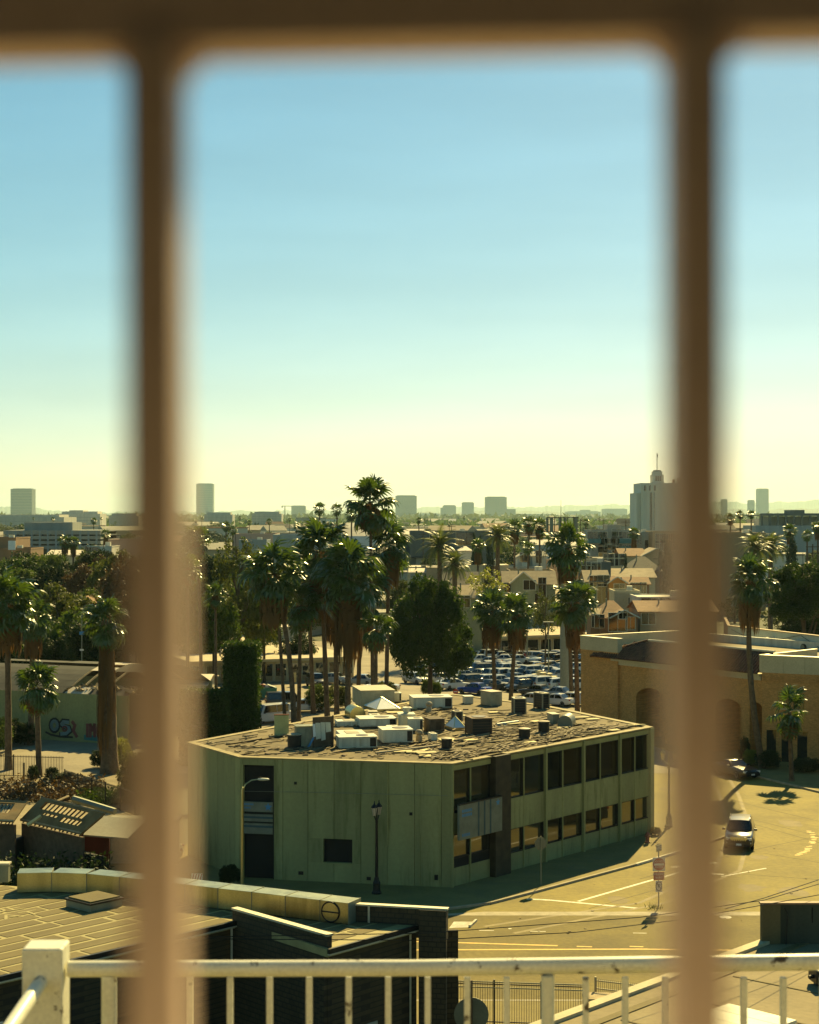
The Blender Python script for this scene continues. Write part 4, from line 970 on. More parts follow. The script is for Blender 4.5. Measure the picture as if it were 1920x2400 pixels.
# left block, standing a little forward
bs = MB().fbox(fb, -.0, ua_, .14, 8.45, -7, .35).build('side_block', mt['brick'], bk)
MB().fbox(fb, -.05, ua_+.05, 8.45, BH, -.2, .40).build('parapet', mt['cream_stone'], bk)
MB().fbox(fb, -.05, .25, 8.45, BH, -14, -.2).build('parapet', mt['cream_stone'], bk)
MB().fbox(fb, -.09, ua_+.09, BH, BH+.07, -.26, .46).build('coping', mt['flash'], bk)
MB().fbox(fb, -.09, .31, BH, BH+.07, -14, -.26).build('coping', mt['flash'], bk)
MB().fbox(fb, 0.25, fb.L-.2, 8.6, 8.7, -16, -3).build('flat_roof', mt['deck_tan'], bk)
MB().fbox(fb, 0.25, fb.L+3, 8.6, 9.5, -16.3, -16).build('rear_parapet', mt['hvac_white'], bk)
MB().fbox(fb, -.01, ua_+.01, 7.75, 7.85, .352, .40).build('string_course', mt['brick'], bk)
for k in range(4): MB().fbox(fb, -.0, ua_+.0, 1.6+k*.75, 1.68+k*.75, .352, .39).build('rustication_band', mt['brick'], bk)
# cornice and tiled hip roof
MB().fbox(fb, ua_+.05, ub_-.05, 7.25, 7.6, .004, .28).build('cornice', mt['cream_stone'], bk); MB().fbox(fb, ua_-.9, ub_-.05, 7.62, 7.85, -.5, .5).build('eave_board', mt['cream_stone'], bk)
slope_o0, slope_o1, sz0, sz1 = .75, -1.45, 7.85, 9.75
hipL = U(1397); hipR = ub_; ridL = U(1494)
base = MB().add([fb.p(hipL, sz0, slope_o0), fb.p(hipR, sz0, slope_o0), fb.p(hipR, sz1, slope_o1), fb.p(ridL, sz1, slope_o1), fb.p(hipL, sz0, slope_o1)], [(0, 1, 2, 3), (0, 3, 4)])
troof = base.build('tile_roof', mt['tile'], bk)
MB().tube([fb.p(ridL, sz1+.02, slope_o1), fb.p(hipR, sz1+.02, slope_o1)], .12, 8).build('ridge_cap', mt['flash'], bk)
MB().tube([fb.p(hipL, sz0+.05, slope_o0), fb.p(ridL, sz1+.05, slope_o1)], .12, 8).build('hip_cap', mt['tile'], bk)
# barrel tiles
tw, tl = .34, .5
prof = [(-tw*.42, 0), (-tw*.3, .09), (0, .125), (tw*.3, .09), (tw*.42, 0)]
tm = MB(); tm.add([(p[0], 0, p[1]) for p in prof]+[(p[0]*.86, tl*1.06, p[1]*.86) for p in prof], [(i, i+1, i+6, i+5) for i in range(4)]+[(0, 1, 2, 3, 4)])
tmesh = tm.mesh('tile', mt['tile'], smooth=60)
sl = math.hypot(slope_o0-slope_o1, sz1-sz0); pit = math.atan2(sz1-sz0, slope_o0-slope_o1); rows = int(sl/tl)
rest = MB(); tn = 0; rot_m = Euler((pit, 0, fb.yaw())).to_matrix()
ro = root_loc(bk); cols = int((hipR-hipL)/tw)
cand = []
for i in range(cols):
    for r_ in range(rows):
        u = hipL+(i+.5)*tw; s_ = r_*tl/sl
        if u < hipL+(ridL-hipL)*s_+.1: continue
        cand.append((u, s_))
vis = [c for c in cand if U(1640) > c[0] or c[0] > U(1655)]
vis.sort(key=lambda c: -c[0])
pick = set(vis[:290])
for (u, s_) in cand:
    P = fb.p(u, sz0+(sz1-sz0)*s_+.02, slope_o0+(slope_o1-slope_o0)*s_)
    if (u, s_) in pick: inst('tile', tmesh, troof, P-ro, (pit, 0, fb.yaw()))
    else: rest.add([P+rot_m @ Vector(v) for v in tm.v], tm.f)
tag(rest.build('tiles', mt['tile'], troof), kind='stuff')
# right block
MB().fbox(fb2, 0, fb2.L, .14, 8.0, -7, .35).build('side_block', mt['brick'], bk)
for k in range(6):
    a = k*fb2.L/6; MB().fbox(fb2, a+.012, a+fb2.L/6-.012, 8.0, BH-.3, -.2, .42).build('parapet_panel', mt['cream_stone'], bk)
MB().fbox(fb2, -.06, fb2.L, BH-.3, BH-.22, -.28, .48).build('coping', mt['flash'], bk)
pf = Fr(fb2.p(0, 0, .4), fb2.p(2.2, 0, -9)); MB().fbox(pf, 0, pf.L, 8.0, BH-.3, -.25, 0).build('parapet', mt['cream_stone'], bk); MB().fbox(pf, 0, pf.L, BH-.3, BH-.22, -.3, .06).build('coping', mt['flash'], bk)
MB().fbox(fb2, 0.3, fb2.L, 8.3, 8.4, -9, -.25).build('flat_roof', mt['deck_tan'], bk)
MB().fbox(fb2, .02, fb2.L, 7.2, 7.75, .352, .40).build('brick_frieze', mt['brick'], bk)
for k in range(36):
    a = .05+k*.2; MB().fbox(fb2, a, a+.12, 7.25, 7.7, .401, .45).build('frieze_brick', mt['brick'], bk)
for (x0, x1, zt, zb_) in ((1826, 1850, 6.35, 4.9), (1863, 1888, 6.3, 4.85)):
    w = MB().fbox(fb2, fb2.u(x0)-.05, fb2.u(x1)+.05, zb_-.12, zb_, .352, .45).build('window', mt['cream_stone'], bk)
    MB().fbox(fb2, fb2.u(x0), fb2.u(x1), zb_, zt, .352, .37).build('pane', mt['glass'], w)
    um = (fb2.u(x0)+fb2.u(x1))/2; MB().fbox(fb2, um-.03, um+.03, zb_, zt, .371, .39).build('mullion', mt['black_metal'], w)
for x0, x1 in ((1800, 1822), (1835, 1856), (1872, 1895)):
    MB().fbox(fb2, fb2.u(x0), fb2.u(x1), .14, 2.9, .352, .37).build('shop_window', mt['glass'], bk)
    MB().fbox(fb2, fb2.u(x0)-.1, fb2.u(x1)+.1, 2.9, 3.15, .352, .45).build('lintel', mt['brick'], bk)
# pale rooftop wall with louvres and round fan behind the tiles
pw = thing('rooftop_plant_wall', 'pale blue-green rooftop wall with round fan and louvres behind the tiled roof', 'wall', (36, 178, 0))
a, b = D(1706, 1472, 185), D(1935, 1484, 168)
f = Fr(a, b); zt = 10.1
MB().fbox(f, 0, f.L, 8.0, zt, -.3, 0).build('panel', M('pale aqua render', (.44, .50, .40), .7, .12, .5, streak=1), pw)
MB().fbox(f, -.05, f.L, zt, zt+.09, -.38, .08).build('coping', M('orange brown coping', (.38, .25, .11), .7), pw)
MB().fbox(Fr(a+Vector((2.5, 16, 0)), a), 0, 16, 8, zt, -.3, 0).build('return_wall', M('terracotta render', (.30, .18, .085), .8), pw)
for x in (1752, 1851): MB().fbox(f, f.u(x)-.12, f.u(x)+.12, 9.0, 9.55, .004, .04).build('louvre', mt['sign_back'], pw)
MB().fbox(f, f.u(1905)-.12, f.u(1905)+.12, 8.9, 9.3, .004, .04).build('louvre', mt['sign_back'], pw)
MB().fbox(f, f.u(1812)-.05, f.u(1812)+.45, 8.3, 9.5, .004, .9).build('vent_box', mt['hvac_white'], pw)
cfan = f.p(f.u(1893), 8.85, .02); fr_ = MB()
fr_.tube([cfan, cfan+f.n*.55], .40, 20); fr_.build('fan_housing', mt['black_metal'], pw, smooth=40)
MB().tube([cfan+f.n*.551, cfan+f.n*.58], .30, 20).build('fan_face', mt['pole_grey'], pw)
cab = MB().tube([f.p(f.u(1715), zt-.3, .06), f.p(f.u(1760), zt-1.1, .06), f.p(f.u(1800), zt-1.15, .06), f.p(f.u(1876), zt-.1, .06)], .025, 5); cab.build('cable', mt['black_metal'], pw)
cab = MB().tube([f.p(f.u(1878), zt-.1, .06), f.p(f.u(1925), zt-1.2, .06)], .025, 5); cab.build('cable', mt['black_metal'], pw)

# ---------------------------------------------------------------- lamps and signs
mt['lantern'] = M('frosted lantern glass', (.55, .46, .32), .4, .1)
def lantern_lamp(label, base, h, m_, span=.36, group='twin lantern street lamps', yaw=0.0):
    t = thing('street_lamp', label, 'street lamp', base, yaw, group)
    MB().lathe([(.28, 0), (.30, .08), (.22, .2), (.2, .55), (.24, .62), (.16, .8), (.13, .95)], n=10).build('base', m_, t, False)
    MB().lathe([(.10, .95), (.075, h*.72), (.09, h*.73), (.06, h*.76)], n=10).build('post', m_, t, False, smooth=50)
    MB().tube([(-span, 0, h*.80), (-span*.5, 0, h*.755), (0, 0, h*.75), (span*.5, 0, h*.755), (span, 0, h*.80)], .035, 8).build('crossarm', m_, t, False)
    MB().lathe([(.05, h*.76), (.05, h*.86), (.02, h*.9)], n=8).build('finial', m_, t, False)
    for s_ in (-1, 1):
        z = h*.80
        ln = MB().lathe([(.08, z), (.10, z+.04), (.17, z+.42), (.18, z+.45)], (s_*span, 0, 0), 6).build('lantern', mt['lantern'], t, False)
        MB().lathe([(.20, z+.45), (.16, z+.54), (.05, z+.66), (.015, z+.85)], (s_*span, 0, 0), 6).build('lantern_cap', m_, ln, False)
        for k in range(6):
            an = math.pi*2*k/6; MB().tube([(s_*span+.10*math.cos(an), .10*math.sin(an), z+.04), (s_*span+.175*math.cos(an), .175*math.sin(an), z+.45)], .012, 4).build('lantern_rib', m_, ln, False)
    return t
lantern_lamp('black twin-lantern street lamp in front of the green wall', XD(883, 98.9, .13), 5.7, mt['black_metal'], .24, yaw=1.0)
lantern_lamp('tall grey-green twin-lantern street lamp at the right end of window wall', XD(1568, 120.3, .13), 5.9, mt['pole_grey'], .42)
lantern_lamp('black twin-lantern lamp before the brown hip-roofed house', XD(1450, 232), 6.2, mt['black_metal'], .5)
lantern_lamp('black twin-lantern lamp left of the ivy column', XD(526, 205), 6.5, mt['black_metal'], .5)
def cobra(label, base, h, arm, m_, yaw=0.0, hs=1.0):
    t = thing('arm_street_lamp', label, 'street lamp', base, yaw)
    MB().tube([(0, 0, 0), (0, 0, h*.9), (.05, 0, h*.93)], [.11, .07, .06], 10).build('pole', m_, t, False, smooth=60)
    MB().tube([(0.03, 0, h*.9), (arm*.2, 0, h*.955), (arm*.55, 0, h*.99), (arm, 0, h)], .035, 8).build('arm', m_, t, False)
    hd = MB().lathe([(.02, 0), (.1, .05), (.12, .3), (.09, .6), (.02, .68)], n=10)
    hd.v = [(arm-.05+v[2]*hs, v[1]*1.3*hs, h+v[0]*.7*hs) for v in hd.v]
    hd.build('lamp_head', mt['hvac_white'], t, False, smooth=60); MB().lathe([(.04, 0), (.04, .08)], (arm+.1, 0, h+.06), 8).build('photocell', mt['black_metal'], t, False)
    return t
cobra('grey curved-arm street lamp in front of the dark entrance recess', XD(568, 99.4, .13), 6.55, .95, mt['galv'])
cobra('curved-arm street lamp in front of the grey-green gabled house', XD(1236, 255), 10.6, -1.6, mt['pole_grey'])
t = thing('lamp_mast', 'thin tall lamp mast standing among parked cars', 'lamp mast', XD(1286, 222)); MB().tube([(0, 0, 0), (0, 0, 8.2)], [.09, .06], 8).build('pole', mt['pole_grey'], t, False)
MB().box((0, 0, 8.25), (1.4, .3, .12)).build('lamp_head', mt['hvac_white'], t, False)

def disc_mesh(r, th, n=28):
    m = MB(); m.add([(r*math.cos(2*math.pi*k/n), -th/2, r*math.sin(2*math.pi*k/n)) for k in range(n)]+[(r*math.cos(2*math.pi*k/n), th/2, r*math.sin(2*math.pi*k/n)) for k in range(n)], [tuple(range(n)), tuple(range(2*n-1, n-1, -1))]+[(k, (k+1) % n, n+(k+1) % n, n+k) for k in range(n)]); return m
def txt(par, body, size, mat, loc, rot=(R(90), 0, 0), scale=(1, 1, 1)):
    return inst('lettering', text_mesh(body, size, mat), par, loc, rot, scale)
b0_ = G(1544, 2128); s_m = b0_.y/F
t = thing('traffic_sign_post', 'sign post with red do-not-enter and wrong-way signs in the street', 'traffic sign', b0_, .12)
zz2 = lambda y: (2128-y)*s_m
MB().tube([(0, 0, 0), (0, 0, zz2(1985))], .035, 8).build('post', mt['pole_grey'], t, False)
pl = MB().bbox(-.36, .36, -.06, -.045, zz2(2041), zz2(2009)).build('do_not_enter_panel', mt['white_sign'], t, False)
o = disc_mesh(.345, .01).build('red_disc', mt['red_sign'], pl, False); o.location = (0, -.068, zz2(2025))
MB().bbox(-.29, .29, -.082, -.074, zz2(2028), zz2(2023)).build('white_bar', mt['white_sign'], pl, False)
txt(pl, 'DO NOT', .16, mt['white_sign'], (0, -.077, zz2(2018.5))); txt(pl, 'ENTER', .16, mt['white_sign'], (0, -.077, zz2(2032)))
pl = MB().bbox(-.31, .31, -.06, -.045, zz2(2062), zz2(2043)).build('wrong_way_panel', mt['red_sign'], t, False)
txt(pl, 'WRONG', .19, mt['white_sign'], (0, -.066, zz2(2048.5))); txt(pl, 'WAY', .19, mt['white_sign'], (0, -.066, zz2(2056.5)))
pl = MB().bbox(-.19, .19, -.06, -.045, zz2(2090), zz2(2064)).build('no_turn_panel', mt['white_sign'], t, False)
mt['sign_black'] = M('sign black', (.03, .03, .03), .5)
txt(pl, 'P', .34, mt['sign_black'], (0, -.064, zz2(2077)))
ring = MB(); ring.tube([(.17*math.cos(2*math.pi*k/24), -.066, zz2(2076.5)+.25*math.sin(2*math.pi*k/24)) for k in range(25)], .022, 6, False); ring.tube([(-.12, -.068, zz2(2076.5)+.17), (.12, -.068, zz2(2076.5)-.17)], .02, 6); ring.build('prohibition_ring', mt['sign_black'], pl, False)
ow = empty('one_way_panel_pivot'); bpy.data.objects.remove(ow)
pl = MB().bbox(-.26, .26, -.02, .0, 0, zz2(1980)-zz2(1995)).build('one_way_panel', mt['pole_grey'], t, False); pl.location = (0.0, -.03, zz2(1995)); pl.rotation_euler = (0, 0, .75)
ar = MB().add([(-.22, -.024, .19), (-.1, -.024, .30), (-.1, -.024, .25), (.22, -.024, .25), (.22, -.024, .13), (-.1, -.024, .13), (-.1, -.024, .08)], [(0, 1, 2, 3, 4, 5, 6)]).build('arrow', mt['white_sign'], pl, False)
txt(pl, 'ONE WAY', .09, mt['sign_black'], (.06, -.028, .19))
wd = MB(); rw = random.Random(4)
for k in range(60):
    an = rw.random()*6.3; r_ = rw.random()*.5; wd.add([(b0_.x-.3+r_*math.cos(an), b0_.y+r_*math.sin(an), 0), (b0_.x-.27+r_*math.cos(an), b0_.y+r_*math.sin(an), 0), (b0_.x-.3+r_*1.2*math.cos(an), b0_.y+r_*1.2*math.sin(an), .1+rw.random()*.25)], [(0, 1, 2)])
tag(wd.build('weeds', mt['leaf_olive']), 'tuft of weeds at the foot of the sign post', 'weeds', kind='stuff')
c = XD(1268, 101.2, .13)
t = thing('stop_sign', 'octagonal sign seen from behind on a thin pole before the window wall', 'traffic sign', c, .3)
MB().tube([(0, 0, 0), (0, 0, 2.9)], .03, 8).build('post', mt['pole_grey'], t, False)
o = disc_mesh(.40, .015, 8).build('octagon', mt['sign_back'], t, False); o.location = (0, .04, 2.45); o.rotation_euler = (0, R(22.5), 0)
c = G(1068, 1640, 0); c = XD(1068, 172)
t = thing('no_entry_sign', 'round red no-entry sign at the back edge of the derelict roof', 'traffic sign', c)
zc = HC-(1621-HZ)*172/F; MB().tube([(0, 0, 0), (0, 0, zc)], .04, 6).build('post', mt['pole_grey'], t, False)
o = disc_mesh(.27, .02).build('disc', mt['red_sign'], t, False); o.location = (0, -.05, zc); MB().bbox(-.18, .18, -.075, -.06, zc-.04, zc+.04).build('bar', mt['white_sign'], t, False)
t = thing('red_hydrant', 'small red-brown hydrant at the foot of the window wall', 'hydrant', G(1518, 1975, .13))
MB().lathe([(.18, 0), (.18, .08), (.12, .1), (.12, .5), (.16, .52), (.13, .62), (.05, .72)], n=12).build('barrel', M('hydrant red', (.22, .06, .035), .6), t, False, smooth=50)
MB().tube([(-.2, 0, .42), (.2, 0, .42)], .05, 8).build('outlet', M('hydrant cap', (.25, .07, .04), .6), t, False)
# overhead wires
def wire(label, pts, r=.012):
    m = MB(); P = [D(*p) for p in pts]; out = []
    for a, b in zip(P[:-1], P[1:]):
        for k in range(8): out.append(a.lerp(b, k/8))
    out.append(P[-1]); m.tube(out, r, 5); tag(m.build('overhead_wire', mt['black_metal']), label, 'wire', 'overhead wires across the street')
wire('thin upper overhead wire crossing in front of the avenue', [(480, 2196, 44), (1000, 2187, 46), (1500, 2150, 50), (1790, 2110, 54), (1960, 2060, 58)])
wire('thin lower overhead wire crossing in front of the avenue', [(440, 2200, 42), (1000, 2204, 44), (1350, 2185, 46), (1600, 2155, 50), (1960, 2090, 56)])
wire('thin overhead wire running over the plaza corner at right', [(1700, 2130, 50), (1790, 2105, 52), (1940, 2055, 56)])

# ---------------------------------------------------------------- vehicles
def loft(m, st, close=True):
    """st: list of stations, each a list of (x,y,z) with equal counts -> skin"""
    b = len(m.v); n = len(st[0])
    for s_ in st: m.v += [tuple(p) for p in s_]
    for i in range(len(st)-1):
        for k in range(n-1): m.f.append((b+i*n+k, b+(i+1)*n+k, b+(i+1)*n+k+1, b+i*n+k+1))
    m.f.append(tuple(b+k for k in range(n))); m.f.append(tuple(b+(len(st)-1)*n+k for k in range(n))[::-1])
CARS = {
 'sedan': dict(L=4.7, W=1.80, H=1.45, belt=.92, hood=.88, nose=.72, deck=.98, ws0=.85, ws1=.10, rw0=-1.05, rw1=-1.70, wh=.33, base=1.36),
 'hatch': dict(L=4.1, W=1.74, H=1.50, belt=.95, hood=.92, nose=.72, deck=1.0, ws0=.95, ws1=.30, rw0=-1.45, rw1=-1.95, wh=.32, base=1.25),
 'suv':   dict(L=4.8, W=1.93, H=1.75, belt=1.10, hood=1.08, nose=.92, deck=1.15, ws0=.95, ws1=.38, rw0=-1.95, rw1=-2.30, wh=.39, base=1.45),
 'coupe': dict(L=4.75, W=1.88, H=1.38, belt=.93, hood=.93, nose=.80, deck=1.0, ws0=.62, ws1=-.12, rw0=-.95, rw1=-1.75, wh=.36, base=1.36),
 'van':   dict(L=4.9, W=1.95, H=2.0, belt=1.15, hood=1.1, nose=.85, deck=1.2, ws0=1.5, ws1=.85, rw0=-2.25, rw1=-2.40, wh=.36, base=1.5)}
cmesh = {}
def car_parts(kind):
    if kind in cmesh: return cmesh[kind]
    c = CARS[kind]; L2 = c['L']/2; W2 = c['W']/2; P = {}
    m = MB(); st = []
    xs = [(-L2, .42, c['deck']-.22, .80), (-L2+.12, .30, c['deck']-.04, .93), (c['rw1'], .24, c['deck'], .985), (-.9, .22, c['belt'], 1.0), (0, .22, c['belt'], 1.0), (c['ws0'], .22, c['hood']+.03, .995), (L2-.75, .22, (c['hood']*.65+c['nose']*.35), .97), (L2-.18, .28, c['nose'], .88), (L2, .38, c['nose']-.16, .74)]
    for (x, zb, zt, k) in xs:
        w = W2*k; zm = zb+(zt-zb)*.55
        h = [(x, w*.90, zb), (x, w, zb+.12), (x, w, zm), (x, w*.95, zt-.07), (x, w*.84, zt)]
        st.append(h+[(x, 0, zt+.025)]+[(p[0], -p[1], p[2]) for p in h[::-1]])
    loft(m, st)
    # cabin
    hb = W2*.90; ht = W2*.73; zb = c['belt']-.06; zt = c['H']
    cst = []
    for (x, z, w0, w1) in ((c['rw1'], zb, hb*.94, hb*.94), (c['rw0'], zt-.03, hb*.98, ht*.96), (-.3, zt, hb, ht), (c['ws1'], zt-.04, hb, ht*.97), (c['ws0'], zb, hb*.97, hb*.97)):
        lowz = zb-.02
        cst.append([(x, w0, lowz), (x, w0, zb), (x, (w1), z-.05 if z > zb else z), (x, w1*.9, z), (x, 0, z+.02), (x, -w1*.9, z), (x, -w1, z-.05 if z > zb else z), (x, -w0, zb), (x, -w0, lowz)])
    loft(m, cst)
    P['body'] = [m.mesh(kind+'_body', None, smooth=32)]; P['body'][0].materials.append(mt['white_sign'])
    def lerp2(a, b, t): return tuple(a[i]+(b[i]-a[i])*t for i in range(3))
    # windscreen / rear window
    def pane(a, b, c_, d, off):
        return MB().add([tuple(Vector(p)+Vector(off)) for p in (a, b, c_, d)], [(0, 1, 2, 3)])
    x0, x1 = c['ws0'], c['ws1']; t0, t1 = .10, .93
    zx = lambda t, xa, xb: (xa+(xb-xa)*t, zb+(zt-.04-zb)*t)
    xa, za = zx(t0, x0, x1); xb, zb2 = zx(t1, x0, x1)
    P['windscreen'] = [pane((xa, -hb*.88, za), (xa, hb*.88, za), (xb, ht*.80, zb2), (xb, -ht*.80, zb2), (.03, 0, .035)).mesh(kind+'_ws', mt['car_glass'])]
    xa, za = zx(t0, c['rw1'], c['rw0']); xb, zb2 = zx(t1, c['rw1'], c['rw0'])
    P['rear_window'] = [pane((xa, -hb*.80, za), (xa, hb*.80, za), (xb, ht*.78, zb2), (xb, -ht*.78, zb2), (-.03, 0, .035)).mesh(kind+'_rw', mt['car_glass'])]
    sw_ = []
    xm = (c['ws1']+c['rw0'])/2+.1
    for s_ in (-1, 1):
        for (a0, a1, b0, b1) in ((xm+.05, c['ws0']-.28, xm+.05, c['ws1']-.02), (c['rw1']+.35, xm-.05, c['rw0']+.06, xm-.05)):
            sw_.append(pane((a0, s_*(hb+.012), zb+.09), (a1, s_*(hb+.012), zb+.09), (b1, s_*(ht+.03), zt-.12), (b0, s_*(ht+.03), zt-.12), (0, s_*.02, 0)).mesh(kind+'_sw', mt['car_glass']))
    P['side_window'] = sw_
    P['headlight'] = [MB().box((L2-.16, s_*W2*.66, c['nose']-.12), (.22, .36, .15), rot=Matrix.Rotation(-s_*.35, 3, 'Z')).mesh(kind+'_hl', mt['headlight']) for s_ in (-1, 1)]
    P['taillight'] = [MB().box((-L2+.06, s_*W2*.72, c['deck']-.17), (.14, .34, .14), rot=Matrix.Rotation(s_*.2, 3, 'Z')).mesh(kind+'_tl', mt['taillight']) for s_ in (-1, 1)]
    P['grille'] = [MB().box((L2-.04, 0, c['nose']-.25), (.1, W2*.95, .2)).mesh(kind+'_gr', mt['black_metal'])]
    P['bumper'] = [MB().box((L2-.03, 0, .40), (.14, W2*1.5, .16)).mesh(kind+'_bp', mt['black_metal'])]
    P['licence_plate'] = [MB().box((L2+.05, 0, .46), (.02, .34, .13)).mesh(kind+'_pf', mt['plate']), MB().box((-L2-.02, 0, .62), (.02, .34, .13)).mesh(kind+'_pr', mt['plate'])]
    P['mirror'] = [MB().box((c['ws0']-.32, s_*(W2+.08), c['belt']+.06), (.14, .2, .13)).mesh(kind+'_mi', mt['black_metal']) for s_ in (-1, 1)]
    cmesh[kind] = P; return P
wheel_m = {}
def wheel(r):
    if r not in wheel_m:
        t = MB().lathe([(r*.55, -.11), (r*.95, -.11), (r, -.07), (r, .07), (r*.95, .11), (r*.55, .11)], n=18); t.v = [(v[0], v[2], v[1]) for v in t.v]
        q = MB().lathe([(.05, .095), (r*.6, .112), (r*.62, .10)], n=10); q.v = [(v[0], v[2], v[1]) for v in q.v]
        q2 = MB().lathe([(.05, -.095), (r*.6, -.112), (r*.62, -.10)], n=10); q2.v = [(v[0], v[2], v[1]) for v in q2.v]
        q.add(q2.v, q2.f); wheel_m[r] = (t.mesh('wheel', mt['tyre'], smooth=40), q.mesh('rim', mt['rim']))
    return wheel_m[r]
paints = {}
def paint(col):
    if col not in paints: paints[col] = M_paint('car paint %d' % len(paints), col)
    return paints[col]
def car(label, kind, col, loc, heading, name='parked_car', group='cars in the car park', scale=1.0, detail=True):
    c = CARS[kind]; P = car_parts(kind)
    t = thing(name, label, 'car', loc, heading, group); t.scale = (scale,)*3
    for pn, ms in P.items():
        if not detail and pn in ('mirror', 'bumper', 'licence_plate', 'grille'): continue
        for me in ms: inst(pn, me, t, mat=paint(col) if pn == 'body' else None)
    wm, rm = wheel(c['wh'])
    for sx in (-1, 1):
        for sy in (-1, 1):
            w = inst('wheel', wm, t, (sx*c['base']*(.98 if sx > 0 else 1.02), sy*(c['W']/2-.115), c['wh'])); inst('rim', rm, w)
    return t
HD = lambda dx, dy: math.atan2(dy, dx)
p = G(1731, 1996); suv = car('silver-grey sport utility car driving towards the viewer in the street', 'suv', (.02, .02, .019), (p.x+.55, p.y+2.35, 0.005), HD(-.22, -.97), 'sport_utility_car', 'cars in the street')
for k in range(7): MB().box((2.40, -.42+k*.14, .80), (.03, .07, .22)).build('grille_slat', mt['chrome'], suv, False)
MB().box((2.385, 0, .80), (.02, 1.1, .28)).build('grille_frame', mt['chrome'], suv, False)
for s_ in (-1, 1): MB().tube([(-1.6, s_*.66, 1.78), (-1.4, s_*.66, 1.82), (0, s_*.66, 1.83), (.25, s_*.66, 1.78)], .025, 6).build('roof_rail', mt['chrome'], suv, False)
MB().box((2.41, 0, 1.0), (.02, .12, .06)).build('bonnet_badge', mt['chrome'], suv, False)
for s_ in (-1, 1): MB().box((2.30, s_*.72, .55), (.1, .16, .09)).build('fog_lamp', mt['headlight'], suv, False)
p = G(1745, 1826); cp = car('black muscle coupe parked at the kerb by the brick building', 'coupe', (.012, .012, .012), (p.x-.35, p.y+1.6, 0.005), HD(.39, -.92), 'black_coupe', 'cars in the street')
